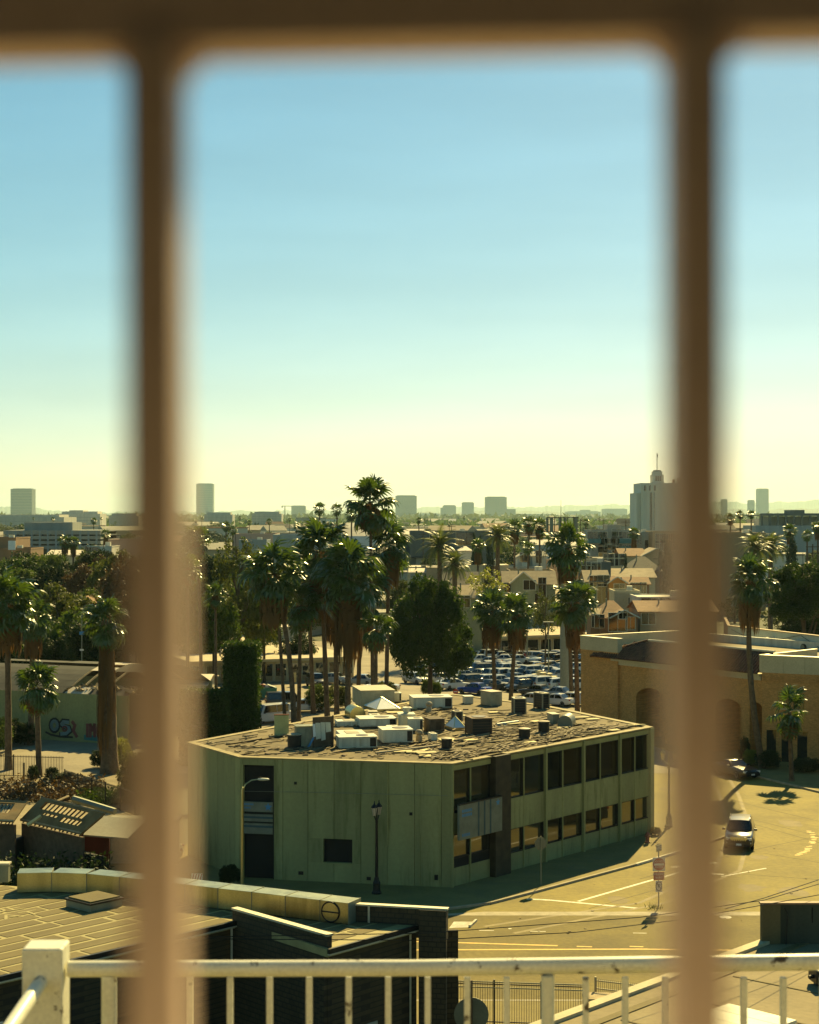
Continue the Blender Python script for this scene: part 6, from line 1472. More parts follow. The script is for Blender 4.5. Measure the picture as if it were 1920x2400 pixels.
for k in range(46):
    d = rl_.uniform(205, 345); x = rl_.uniform(-40, 640) if d > 235 else rl_.uniform(-40, 330); yt = {0: 1305, 1: 1345, 2: 1400, 3: 1450}[min(3, int((345-d)/36))]+rl_.uniform(-14, 22)
    mk_ = rl_.choice(('leaf_mid', 'leaf_dark', 'ficus', 'leaf_olive', 'ficus'))
    CAN.append((x, tree('leafy tree', x, yt, yt+rl_.uniform(80, 130), rl_.uniform(70, 130), d, rl_.choice(('a', 'b', 'c', 'ficus')), mt[mk_])))
number_left(CAN, 'leafy tree, %s from left in the canopy of the left wood', 'tree', 'canopy trees of the left wood')
def cypress(label, x, ytop, ybot, wpx, d):
    base = XD(x, d); zt = D(x, ytop, d).z; t = thing('cypress_tree', label, 'cypress', base, 0, 'cypress trees'); w = wpx/2/F*d
    MB().tube([(0, 0, 0), (0, 0, zt*.6)], [.18, .06], 6).build('trunk', mt['bark2'], t, False); inst('crown', cm['col'], t, (0, 0, zt*.52), (0, 0, rp_.random()*6), (w/.30, w/.30, zt*.49))
for a in (('left spire cypress behind the left date palm', 1111, 1252, 1320, 12, 335), ('right spire cypress behind the left date palm', 1126, 1256, 1320, 10, 335), ('cypress behind the tall date palm trunk', 1148, 1262, 1310, 20, 330), ('broad dark cypress standing alone at right', 1855, 1265, 1340, 30, 282), ('tall cypress beside the dark hip roof', 1565, 1268, 1350, 22, 330), ('second cypress left of the dark hip roof near the bar', 1548, 1290, 1350, 14, 335), ('small cypress beside the pale flat-roofed house', 1466, 1300, 1350, 10, 330)):
    cypress(*a)
# shrubs
def shrub(label, x, yb, wpx, hpx, d=None, mat=None, kind='a', z=0.0, group='shrubs'):
    p = G(x, yb, z) if d is None else XD(x, d, z); d = p.y; t = thing('shrub', label, 'shrub', p, 0, group); w = wpx/2/F*d; h = hpx/F*d
    inst('crown', cm[kind], t, (0, 0, h*.5), (0, 0, rp_.random()*6), (w, w, h*.55), mat=mat); MB().tube([(0, 0, 0), (0, 0, h*.5)], [.06, .03], 5).build('stem', mt['bark2'], t, False)
for a in (('round shrub left of parked cars at the car park edge', 1003, 1628, 34, 34), ('second shrub right of the round one at car park edge', 1022, 1630, 28, 30), ('leafy shrub among the palm trunks', 745, 1668, 60, 60, None, mt['leaf_mid']), ('dry shrub right of the palm trunks', 790, 1660, 60, 50, None, mt['leaf_olive']),
          ('shrub beneath the ficus at left', 905, 1640, 50, 40, None, mt['leaf_olive']), ('dark bush at the foot of the green wall beside the entrance', 538, 2070, 50, 46, 101.2, mt['leaf_dark'], 'ficus', .13), ('small weed tuft at the right end of window wall', 1536, 1958, 26, 18, 117.0, mt['leaf_olive'], 'a', .13),
          ('yellowish shrub by the brick building arches', 1760, 1790, 40, 36, 149.5, mt['leaf_lime'], 'a', .14), ('dark hedge shrub at the brick building right', 1800, 1800, 60, 40, 148, mt['leaf_dark'], 'a', .14), ('flowering dark shrub left of the yellowish one', 1746, 1790, 26, 60, 150.5, mt['leaf_dark'], 'a', .14), ('dark shrub right of young palm', 1890, 1806, 70, 30, 146, mt['leaf_dark'], 'a', .14),
          ('green vine bush at the foot of the stout palm', 277, 1800, 60, 66, None, mt['leaf_lime']), ('small dark bush at the fence between the palms', 122, 1828, 34, 28, None, mt['leaf_dark']), ('dark bush left of the short palm trunk', 78, 1832, 26, 36, None, mt['leaf_dark']), ('dark bush right of the short palm trunk', 150, 1834, 60, 22, None, mt['leaf_dark']),
          ('round bush behind the left bar on the yard', 320, 1880, 90, 110, None, mt['leaf_olive']), ('dark bush below the arches of palm skirts at yard', 236, 1800, 50, 40, None, mt['leaf_dark'])):
    shrub(*a)
# hedge rows as stuff
def leaf_mass(label, box, n, leaf, mat, name, seed, kind='stuff', cat='plants'):
    g = np.random.default_rng(seed); (x0, x1, y0, y1, z0, z1) = box; c = np.stack([g.uniform(x0, x1, n), g.uniform(y0, y1, n), z0+(z1-z0)*g.random(n)**.8*(.6+.4*np.sin(g.uniform(x0, x1, n)*2.1))], 1)
    nr = g.normal(size=(n, 3)); nr /= np.linalg.norm(nr, axis=1)[:, None]; a = np.cross(nr, g.normal(size=(n, 3))); a /= np.linalg.norm(a, axis=1)[:, None]; b = np.cross(nr, a); s = leaf*(.5+g.random(n))[:, None]
    v = np.stack([c-a*s, c+b*s*.5, c+a*s, c-b*s*.5], 1).reshape(-1, 3); me = bpy.data.meshes.new(name); me.from_pydata(v.tolist(), [], np.arange(4*n).reshape(-1, 4).tolist()); me.materials.append(mat)
    o = bpy.data.objects.new(name, me); COL.objects.link(o); tag(o, label, cat, kind=kind); return o
leaf_mass('dry reddish ground cover along the yard fence', (-36, -24.5, 131, 138, 0, 1.3), 5200, .14, mt['leaf_rust'], 'dry_ground_cover', 1)
leaf_mass('dark green creepers in shade below the ruined shed', (-26, -17.5, 98.5, 101, 0, 2.3), 3800, .13, mt['leaf_dark'], 'creepers', 2)
leaf_mass('low green plants beside the second yard fence', (-25.5, -19, 130, 134, 0, 1.0), 2600, .15, mt['leaf_mid'], 'low_plants', 3)
# ivy column and ivy wall
def ivy_block(label, x0, x1, ytop, d, dep, name, seed, z0=0.0):
    a, b = XD(x0, d), XD(x1, d); zt = D(x0, ytop, d).z; t = thing(name, label, 'ivy', ((a.x+b.x)/2, d+dep/2, z0))
    MB().bbox(a.x+.25, b.x-.25, d+.25, d+dep-.25, z0, zt-.25).build('core_wall', mt['leaf_dark'], t)
    g = np.random.default_rng(seed); W_, D_, H_ = b.x-a.x, dep, zt-z0; n = int(170*(2*(W_+D_)*H_*.5+W_*D_)); f = g.integers(0, 10, n); u = g.random(n); v = g.random(n)
    x = np.where(f < 5, a.x+u*W_, np.where(f < 7, a.x, np.where(f < 9, b.x, a.x+u*W_))); y = np.where(f < 5, d, np.where(f < 9, d+u*D_, d+v*D_)); z = np.where(f < 9, z0+v*H_, zt)
    c = np.stack([x, y, z], 1)+g.normal(size=(n, 3))*.13; nr = g.normal(size=(n, 3)); nr /= np.linalg.norm(nr, axis=1)[:, None]; aa = np.cross(nr, g.normal(size=(n, 3))); aa /= np.linalg.norm(aa, axis=1)[:, None]; bb = np.cross(nr, aa); s = .13*(.5+g.random(n))[:, None]
    o = root_loc(t); vv = (np.stack([c-aa*s, c+bb*s*.6, c+aa*s, c-bb*s*.6], 1)-np.array(o)).reshape(-1, 3); me = bpy.data.meshes.new('ivy_leaves'); me.from_pydata(vv.tolist(), [], np.arange(4*n).reshape(-1, 4).tolist()); me.materials.append(mt['ficus'])
    ob = bpy.data.objects.new('ivy_leaves', me); COL.objects.link(ob); ob.parent = t; ob['kind'] = 'stuff'; return t
ivy_block('tall dark ivy-covered square column behind the derelict roof', 527, 601, 1512, 152, 2.8, 'ivy_column', 1)
ivy_block('lower ivy-covered wall left of the ivy column', 425, 530, 1622, 150, 1.5, 'ivy_wall', 2)
# banana-like plants behind the roof edge
def banana(label, x, d, h, n, seed):
    r = random.Random(seed); t = thing('banana_plant', label, 'plant', XD(x, d), 0, 'broad-leaved plants behind the roof edge')
    MB().tube([(0, 0, 0), (0, 0, h*.75)], [.14, .08], 7).build('stem', mt['bark'], t, False)
    for k in range(n):
        an = k*2.4; ln = r.uniform(1.3, 2.1); el = r.uniform(.5, 1.2); pts = []
        m = MB(); prev = None; ca, sa = math.cos(an), math.sin(an)
        for i in range(7):
            q = i/6; rad = ln*q*math.cos(el)+.1; z = h*.7+ln*(math.sin(el)*q-.55*q*q); w = .27*math.sin(math.pi*min(1, q*.9+.08))
            a_ = (ca*rad-sa*w, sa*rad+ca*w, z-.04); b_ = (ca*rad+sa*w, sa*rad-ca*w, z-.04); c_ = (ca*rad, sa*rad, z)
            if prev: m.add([prev[0], prev[2], c_, a_], [(0, 1, 2, 3)]); m.add([prev[2], prev[1], b_, c_], [(0, 1, 2, 3)])
            prev = (a_, b_, c_)
        m.build('leaf', mt['palm'], t, False)
banana('broad-leaved plant at the foot of the ivy column', 560, 132, 6.6, 9, 1); banana('broad-leaved plant right of the ivy column', 600, 130, 6.2, 9, 2); banana('broad-leaved plant beside the yellow panel', 640, 131, 6.8, 8, 3); banana('small broad-leaved plant left of the ivy column', 528, 131, 6.0, 8, 4)
# ---------------------------------------------------------------- buildings in the middle distance
def cmat(name, c, var=.12): return M(name, c, .85, var, .4, streak=1)
wc = {'sage': cmat('sage stucco', (.25, .26, .15)), 'green': cmat('dark green siding', (.10, .135, .085)), 'orange': cmat('orange stucco', (.40, .20, .05)), 'cream': cmat('cream stucco', (.50, .44, .26)), 'white': cmat('white stucco', (.60, .56, .44)), 'tan': cmat('tan stucco', (.38, .28, .15)),
      'grey': cmat('grey stucco', (.28, .29, .24)), 'blue': cmat('blue grey stucco', (.26, .31, .30)), 'brown': cmat('brown stucco', (.25, .15, .075)), 'pale': cmat('pale stucco', (.48, .46, .36)), 'deco': cmat('deco white', (.66, .63, .48), .06), 'tower': cmat('tower grey', (.16, .19, .18), .05), 'dgrey': cmat('dark grey', (.10, .12, .11)), 'pink': cmat('pink stucco', (.48, .33, .24))}
rc = {'tan': M('tan shingle', (.30, .235, .14), .9, .2, 1, .3), 'dark': M('dark shingle', (.055, .055, .045), .9, .2, 1), 'brown': M('brown shingle', (.22, .12, .055), .9, .2, 1, .3), 'white': M('white roof', (.62, .55, .42), .8, .12, .3, dirt=(.42, .35, .22), dirt_amt=.5), 'pale': M('pale gravel roof', (.50, .42, .27), .9, .15, .3), 'grey': M('grey roof', (.28, .26, .19), .9, .15, .3)}
WF = mt['hvac_white']
win_c = {}
def win_mesh(w, h):
    k = (round(w, 2), round(h, 2))
    if k not in win_c:
        fr_ = MB(); t_ = .08
        fr_.bbox(-w/2-t_, -w/2, -.06, .02, -h/2-t_, h/2+t_); fr_.bbox(w/2, w/2+t_, -.06, .02, -h/2-t_, h/2+t_); fr_.bbox(-w/2, w/2, -.06, .02, h/2, h/2+t_); fr_.bbox(-w/2, w/2, -.08, .02, -h/2-t_, -h/2)
        fr_.bbox(-.025, .025, -.04, .01, -h/2, h/2)
        win_c[k] = (fr_.mesh('window', WF), MB().bbox(-w/2, w/2, -.012, .012, -h/2, h/2).mesh('pane', mt['glass']))
    return win_c[k]
def house(label, x0, x1, d, z0_y, ye, yr=None, depth=9, roof='flat', wall='sage', rf='tan', wins=(), yaw=0.0, name='house', cat='house', group=None, over=.35, base=0.0, parapet=.4):
    c = XD((x0+x1)/2, d, base); w = (x1-x0)/F*d/max(.5, math.cos(yaw)); ze = D(x0, ye, d).z-base
    t = thing(name, label, cat, c, yaw, group); W2 = w/2
    MB().bbox(-W2, W2, 0, depth, 0, ze).build('wall', wc[wall], t, False)
    if roof == 'flat':
        if parapet:
            for (a, b, e, f_) in ((-W2-.06, W2+.06, -.06, .2), (-W2-.06, W2+.06, depth-.2, depth+.06), (-W2-.06, -W2+.2, .2, depth-.2), (W2-.2, W2+.06, .2, depth-.2)): MB().bbox(a, b, e, f_, ze, ze+parapet).build('parapet', wc[wall], t, False)
        MB().bbox(-W2+.2, W2-.2, .2, depth-.2, ze, ze+.06).build('roof', rc[rf], t, False)
        MB().bbox(W2*.2, W2*.2+min(1.4, w*.2), depth*.4, depth*.4+1.2, ze+.06, ze+1.0).build('roof_box', WF, t, False)
    else:
        zr = D(x0, yr, d).z-base; m = MB(); o = over
        if roof == 'gable':       # ridge along x
            m.add([(-W2-o, -o, ze-.1), (W2+o, -o, ze-.1), (W2+o, depth/2, zr), (-W2-o, depth/2, zr), (W2+o, depth+o, ze-.1), (-W2-o, depth+o, ze-.1)], [(0, 1, 2, 3), (3, 2, 4, 5)]); m.add([(-W2, 0, ze), (-W2, depth, ze), (-W2, depth/2, zr-.1)], [(0, 1, 2)]); m.add([(W2, 0, ze), (W2, depth, ze), (W2, depth/2, zr-.1)], [(0, 2, 1)])
        elif roof == 'front':     # gable faces the viewer
            m.add([(-W2-o, -o, ze-.15), (0, -o, zr), (0, depth+o, zr), (-W2-o, depth+o, ze-.15), (W2+o, -o, ze-.15), (W2+o, depth+o, ze-.15)], [(0, 1, 2, 3), (1, 4, 5, 2)])
            MB().add([(-W2, 0, ze), (W2, 0, ze), (0, 0, zr-.12), (-W2, .3, ze), (W2, .3, ze), (0, .3, zr-.12)], [(0, 1, 2), (3, 5, 4), (0, 2, 5, 3), (1, 4, 5, 2)]).build('gable_wall', wc[wall], t, False)
            for s_ in (-1, 1): MB().tube([(s_*(W2+o), -o, ze-.15), (0, -o, zr)], .10, 4).build('barge_board', WF, t, False)
        elif roof == 'hip':
            q = min(W2, depth/2)*.8
            m.add([(-W2-o, -o, ze-.1), (W2+o, -o, ze-.1), (W2+o, depth+o, ze-.1), (-W2-o, depth+o, ze-.1), (-W2+q, depth/2, zr), (W2-q, depth/2, zr)], [(0, 1, 5, 4), (1, 2, 5), (2, 3, 4, 5), (3, 0, 4)])
        r_ = m.build('roof', rc[rf], t, False)
        sol = r_.modifiers.new('thick', 'SOLIDIFY'); sol.thickness = .12
        if roof != 'front': MB().tube([(-W2*.4, depth*.35, ze), (-W2*.4, depth*.35, zr+.4)], .12, 6).build('vent_pipe', mt['pole_grey'], t, False)
    for (px, py, ww, hh) in wins:
        # place by photo position on the front plane
        u = ((px-960)/F*d-c.x)/max(.5, math.cos(yaw)); z = D(px, py, d).z-base; fm, pm = win_mesh(ww, hh)
        o_ = inst('window', fm, t, (u, -.03, z)); inst('pane', pm, o_)
    return t
def grid(x0, x1, y0, y1, nx, ny, w, h): return [(x0+(x1-x0)*(i+.5)/nx, y0+(y1-y0)*(j+.5)/ny, w, h) for i in range(nx) for j in range(ny)]
house('grey-green two-storey gabled house with white trim', 1182, 1302, 292, 0, 1368, 1340, 9, 'gable', 'sage', 'tan', [(1188, 1377, 1.6, 1.6), (1204, 1374, .9, 2.2), (1241, 1372, 2.2, 1.7), (1271, 1377, 1.3, 3.4), (1250, 1402, 3, 1.6)])
house('front gable wing of the grey-green house', 1200, 1254, 288, 0, 1366, 1341, 4, 'front', 'sage', 'tan', [(1241, 1371, 2.0, 1.6)])
house('dark green narrow house with white-framed windows', 1374, 1427, 286, 0, 1362, 1338, 9, 'gable', 'green', 'tan', [(1391, 1362, 1.3, 1.8), (1415, 1361, 2.0, 1.8), (1411, 1398, 1.6, 4.2), (1418, 1425, 2.2, 1.2)])
house('orange stucco house front with small gable', 1427, 1468, 284, 0, 1366, 1352, 6, 'front', 'orange', 'brown', [(1452, 1380, 1.8, 1.6)])
house('orange brown house wing with dark roof', 1468, 1522, 290, 0, 1368, 1354, 8, 'gable', 'brown', 'brown', [(1508, 1378, 1.0, 1.8), (1490, 1380, 1.8, 2)])
house('pale tan pitched roof behind the orange house', 1432, 1536, 322, 0, 1352, 1334, 12, 'gable', 'cream', 'tan', [])
house('cream flat-roofed garage below the orange house', 1440, 1500, 268, 0, 1390, None, 7, 'flat', 'cream', 'grey', [(1488, 1408, 2, 1)])
house('white flat-roofed bungalow right of the cream garage', 1496, 1640, 258, 0, 1402, None, 10, 'flat', 'white', 'white', [(1528, 1414, 3.2, 1.6), (1560, 1414, 1.6, 1.6), (1600, 1414, 2, 1.6)], parapet=.2)
house('brown hip-roofed house above the brick building', 1408, 1478, 250, 0, 1447, 1412, 12, 'hip', 'brown', 'brown', [(1405, 1456, 1.4, 1.9)])
house('front gable of the brown hip-roofed house with small attic window', 1434, 1494, 244, 0, 1446, 1430, 4, 'front', 'brown', 'brown', [(1460, 1441, 1.2, 1.1), (1448, 1458, 2.6, 2.6), (1478, 1461, 1.3, 1.8)])
house('left lean-to of the brown house', 1385, 1415, 252, 0, 1440, 1428, 6, 'gable', 'brown', 'tan', [(1397, 1455, 1.2, 1.9)])
house('tan wide house behind the right blurred bar', 1500, 1680, 246, 0, 1432, 1412, 12, 'gable', 'tan', 'brown', [(1520, 1450, 2, 1.6)])
house('grey three-storey apartment block with teal balconies', 1386, 1482, 420, 0, 1246, None, 16, 'flat', 'grey', 'pale', [(1413, 1262, 2.2, 3.2), (1413, 1278, 2.2, 3.4), (1446, 1260, 2.4, 4.0), (1446, 1276, 2.4, 4.0), (1430, 1267, 2.8, 1.2), (1430, 1283, 2.8, 1.2), (1413, 1293, 2.2, 2.4), (1391, 1260, 3, 3), (1468, 1260, 3.6, 3), (1468, 1277, 3.6, 3)], name='apartment_block', cat='building')
house('penthouse box on the grey apartment block', 1424, 1456, 424, 0, 1233, None, 8, 'flat', 'grey', 'pale', [], name='stair_tower', cat='building')
tb = M('teal balcony', (.06, .17, .17), .7)
for k, (x, y) in enumerate(((1392, 1268), (1468, 1268), (1468, 1286))):
    p = D(x, y, 419); o = MB().bbox(-1.7, 1.7, -1.1, 0, -.55, .55).build('balcony', tb); o.location = p; tag(o, ('left', 'upper right', 'lower right')[k]+' teal balcony on the grey apartment block', 'balcony', 'teal balconies')
house('cream flat-roofed apartment block right of the grey block', 1482, 1532, 432, 0, 1250, None, 14, 'flat', 'pale', 'white', [(1498, 1262, 1.4, 3), (1520, 1275, 2, 2)], name='apartment_block', cat='building')
house('tan flat-roofed apartment block behind the right bar', 1530, 1700, 425, 0, 1249, None, 14, 'flat', 'tan', 'white', grid(1538, 1600, 1255, 1285, 4, 2, 2, 2.4), name='apartment_block', cat='building')
house('broad low tan building right of the right bar', 1690, 1795, 380, 0, 1253, None, 14, 'flat', 'tan', 'white', [], name='low_building', cat='building')
house('pale flat-roofed house left of the dark hip roof', 1388, 1462, 350, 0, 1310, None, 11, 'flat', 'cream', 'white', [(1427, 1312, 2.2, 2.4), (1437, 1312, 2.2, 2.4), (1453, 1312, 2, 2.4)], parapet=.25)
house('long dark hip-roofed house', 1476, 1555, 332, 0, 1338, 1306, 14, 'hip', 'dgrey', 'dark', [])
house('ochre gabled house above the dark hip roof', 1455, 1512, 372, 0, 1302, 1286, 12, 'gable', 'cream', 'brown', []); house('tan gabled house right of the ochre house', 1508, 1572, 368, 0, 1302, 1285, 12, 'front', 'tan', 'tan', [])
house('grey low house with small white windows', 1368, 1432, 322, 0, 1322, None, 10, 'flat', 'dgrey', 'tan', [(1387, 1328, 2, 1.8), (1377, 1336, 2.4, 1.6), (1397, 1328, 1.8, 1.6)])
house('low grey buildings row with pale roof edge left of mast', 1180, 1260, 345, 0, 1332, None, 12, 'flat', 'blue', 'white', [(1200, 1338, 2, 1.4)]); house('tan long roof left of the antenna mast', 1195, 1300, 318, 0, 1342, None, 10, 'flat', 'tan', 'pale', [])
house('white stepped gable house beside the short bushy palm', 1212, 1248, 352, 0, 1306, 1296, 8, 'front', 'pale', 'grey', [(1228, 1306, 1.6, 2.0)]); house('white gabled house with blue door near the mast', 1248, 1280, 350, 0, 1302, 1293, 8, 'gable', 'pale', 'grey', [(1263, 1305, 1.2, 2.6)])
house('long blue grey warehouse behind the date palms', 960, 1160, 470, 0, 1248, None, 20, 'flat', 'dgrey', 'pale', [(1090, 1262, 5, 4), (1020, 1262, 3, 2)], name='warehouse', cat='building'); house('pale tank-like round-roofed shed behind the left date palm', 1078, 1106, 380, 0, 1290, 1281, 10, 'hip', 'white', 'white', [])
house('long white-roofed row houses left of lime tree', 955, 1100, 335, 0, 1330, None, 12, 'flat', 'cream', 'white', [(1000, 1334, 2, 1.4), (1040, 1334, 2, 1.4)], parapet=.15); house('white-roofed shed left of the left date palm', 962, 1006, 312, 0, 1340, 1333, 8, 'gable', 'blue', 'white', [])
house('tan flat house under the date palms', 1000, 1052, 310, 0, 1332, None, 9, 'flat', 'tan', 'white', [], parapet=.2); house('long low row house with white roof edge right of lime tree', 1100, 1192, 330, 0, 1326, None, 10, 'flat', 'cream', 'white', [(1150, 1332, 2, 1.2)], parapet=.15)
house('grey pitched roof house under the second date palm', 1040, 1120, 300, 0, 1372, 1342, 11, 'gable', 'grey', 'dark', []); house('sage pitched roof bungalow above the ficus', 1060, 1130, 262, 0, 1400, 1374, 10, 'gable', 'sage', 'tan', [(1088, 1410, 1.8, 1.8)])
house('white flat shop left of the tallest palm', 640, 760, 520, 0, 1256, None, 26, 'flat', 'blue', 'white', [], name='warehouse', cat='building'); house('pink long roof left of the white shop', 545, 645, 560, 0, 1254, None, 20, 'flat', 'pink', 'tan', [], name='warehouse', cat='building'); house('blue grey shed behind the eucalyptus', 560, 625, 500, 0, 1268, None, 14, 'flat', 'blue', 'grey', [])
house('pink wall building behind the left bar', 255, 345, 400, 0, 1268, None, 14, 'flat', 'pink', 'grey', [], name='low_building', cat='building'); house('white low shed right of the parking structure', 205, 262, 360, 0, 1282, None, 10, 'flat', 'white', 'white', [(215, 1286, 3, 1.2)], parapet=.2); house('white pitched roof in the left wood', 110, 200, 380, 0, 1300, 1290, 12, 'gable', 'cream', 'white', [])
house('cream cottage hidden in the left wood', 180, 214, 240, 0, 1412, 1398, 8, 'front', 'orange', 'brown', [])
house('brown brick block at the left edge', -40, 37, 470, 0, 1263, None, 18, 'flat', 'brown', 'grey', [], name='brick_block', cat='building'); house('brown lower block under the white billboard', -40, 72, 455, 0, 1288, None, 16, 'flat', 'brown', 'grey', [], name='brick_block', cat='building')
p = D(28, 1278, 452); t = thing('blank_billboard', 'blank white billboard on the brown block at left', 'billboard', (p.x, p.y, 0)); MB().bbox(-.95, .95, -.1, .1, p.z-1.2, p.z+1.2).build('panel', mt['skylight'], t, False); MB().bbox(-.1, .1, .101, .3, 0, p.z).build('post', mt['pole_grey'], t, False)
# parking structure
t = thing('parking_structure', 'open multi-deck parking structure at left behind the trees', 'building', XD(120, 560)); dP = 560; xa, xb = XD(8, dP).x-t.location.x, XD(236, dP).x-t.location.x
for k, (y0, y1) in enumerate(((1243, 1250), (1256, 1261), (1268, 1272), (1279, 1284))):
    z1, z0 = D(0, y0, dP).z, D(0, y1, dP).z; MB().bbox(xa, xb, 0, 30, z0-.4, z1).build('deck', wc['grey'], t, False)
MB().bbox(xa, xb, 12, 30, 0, D(0, 1246, dP).z).build('core', wc['dgrey'], t, False); MB().bbox(xa+6, xb-10, 4, 20, D(0, 1243, dP).z, D(0, 1224, dP).z).build('upper_storey', wc['grey'], t, False)
for k in range(12):
    x = xa+(xb-xa)*(k+.5)/12; MB().bbox(x-.3, x+.3, -.1, .5, 0, D(0, 1243, dP).z).build('column', wc['blue'], t, False)
for k in range(5):
    x = xa+(xb-xa)*(.08+.085*k); MB().bbox(x, x+2.1, 11.6, 11.9, D(0, 1256, dP).z-.3, D(0, 1252.5, dP).z).build('light_panel', rc['white'], t, False)
# construction frame right
t = thing('concrete_frame_building', 'long concrete building frame with open storey at far right', 'building', XD(1870, 820)); dP = 820; x_ = lambda x: XD(x, dP).x-t.location.x
MB().bbox(x_(1784), x_(1990), 0, 40, D(0, 1209, dP).z, D(0, 1206, dP).z).build('roof_slab', wc['dgrey'], t, False); MB().bbox(x_(1818), x_(1990), 4, 36, D(0, 1206, dP).z, D(0, 1203, dP).z).build('upper_slab', wc['dgrey'], t, False); MB().bbox(x_(1870), x_(1895), 8, 30, D(0, 1203, dP).z, D(0, 1195, dP).z).build('lift_house', wc['dgrey'], t, False)
for k in range(11): x = x_(1786+k*19); MB().bbox(x-.5, x+.5, 0, 1, 0, D(0, 1209, dP).z).build('column', wc['dgrey'], t, False)
MB().bbox(x_(1815), x_(1990), 14, 36, 0, D(0, 1210, dP).z).build('core', wc['blue'], t, False); MB().bbox(x_(1770), x_(1990), -1, 30, 0, D(0, 1232, dP).z).build('podium', wc['blue'], t, False)
# art deco tower with flag
dT = 800; t = thing('art_deco_tower', 'white stepped art deco office tower with flag at right', 'building', XD(1545, dT)); x_ = lambda x: XD(x, dT).x-t.location.x; zD = lambda y: D(0, y, dT).z
MB().bbox(x_(1502), x_(1610), 0, 26, 0, zD(1132)).build('main_block', wc['deco'], t, False); MB().bbox(x_(1492), x_(1502), 1, 24, 0, zD(1155)).build('side_wing', wc['deco'], t, False); MB().bbox(x_(1610), x_(1632), 3, 24, 0, zD(1150)).build('side_wing', wc['deco'], t, False)
MB().bbox(x_(1534), x_(1559), 4, 14, zD(1132), zD(1112)).build('tower_base', wc['deco'], t, False); MB().bbox(x_(1536.5), x_(1556.5), 5, 13, zD(1112), zD(1104)).build('tower_top', wc['deco'], t, False); MB().bbox(x_(1539), x_(1554), 6, 12, zD(1104), zD(1101)).build('tower_cap', wc['dgrey'], t, False); MB().bbox(x_(1597), x_(1611), 4, 14, zD(1132), zD(1119)).build('plant_room', wc['brown'], t, False)
MB().bbox(x_(1583), x_(1588), 6, 9, zD(1132), zD(1123)).build('chimney', wc['brown'], t, False); MB().tube([(x_(1546), 8, zD(1101)), (x_(1546), 8, zD(1060))], .18, 6).build('flagpole', mt['pole_grey'], t, False)
MB().add([(x_(1546), 8, zD(1062)), (x_(1549), 8.3, zD(1065)), (x_(1547.5), 8.2, zD(1071)), (x_(1546), 8, zD(1072))], [(0, 1, 2, 3)]).build('flag', wc['dgrey'], t, False)
for k in range(9):
    x = 1506+k*11.5; MB().bbox(x_(x), x_(x+3), -.45, 0, 0, zD(1134)).build('pilaster', wc['deco'], t, False)
for k in range(3): x = 1494+k*3; MB().bbox(x_(x), x_(x+1.3), .6, 1, 0, zD(1157)).build('pilaster', wc['deco'], t, False)
wmesh = MB().bbox(-.42, .42, -.06, .06, -.8, .8).mesh('window', mt['glass'])
for xx in (1509, 1512, 1520, 1523, 1532, 1535): inst('window', wmesh, t, (x_(xx), -.06, zD(1144)), scale=(1, 1, 1.6))
for xx in (1521, 1527):
    for k in range(14): inst('window', wmesh, t, (x_(xx)+1.0, -.06, zD(1158+k*6.2)))
for xx in (1541, 1546, 1551): inst('window', wmesh, t, (x_(xx), 3.95, zD(1121)), scale=(1, 1, 1.5))
# far towers and slabs
def tower(label, x0, x1, ytop, d, wall='tower', extra=(), nfl=14, group='hazy office towers'):
    d = d*3.6 if 2000 < d < 4000 else (d*2 if d > 4000 else d*1.6)
    t = thing('office_tower', label, 'tower', XD((x0+x1)/2, d), 0, group); w = (x1-x0)/F*d; zt = D(0, ytop, d).z
    MB().bbox(-w/2, w/2, 0, w*.8, 0, zt).build('shaft', wc[wall], t, False); MB().bbox(-w*.42, w*.42, w*.1, w*.7, zt, zt+3).build('plant_storey', wc[wall], t, False)
    for k in range(nfl):
        z = zt*(.3+.68*k/nfl); MB().bbox(-w/2-.15, w/2+.15, -.3, 0, z, z+zt*.012).build('floor_band', wc['grey'], t, False)
    for (a, b, yt) in extra: MB().bbox((a-(x0+x1)/2)/F*d, (b-(x0+x1)/2)/F*d, 2, w*.7, 0, D(0, yt, d).z).build('annexe', wc[wall], t, False)
tower('dark square tower at far left of the skyline', 25, 75, 1146, 2300, 'dgrey'); tower('tall slim tower right of the left bar', 460, 499, 1134, 2700, 'tower'); tower('wide square tower right of the tallest palm', 927, 977, 1162, 2500, 'dgrey'); tower('short stepped tower right of centre', 1038, 1069, 1185, 2900, 'tower', ((1033, 1044, 1190),)); tower('narrow tower between two square towers', 1083, 1111, 1178, 2900, 'tower')
tower('broad tower with low annexe right of centre', 1138, 1188, 1165, 2700, 'dgrey', ((1185, 1209, 1193),)); tower('tower beside the construction crane', 683, 716, 1186, 2700, 'dgrey'); tower('pale distant tower at far right', 1776, 1802, 1146, 5200, 'grey'); tower('small pale tower right of the right bar', 1691, 1705, 1171, 5000, 'grey'); tower('low pale tower right of the right bar', 1754, 1769, 1173, 5000, 'grey')
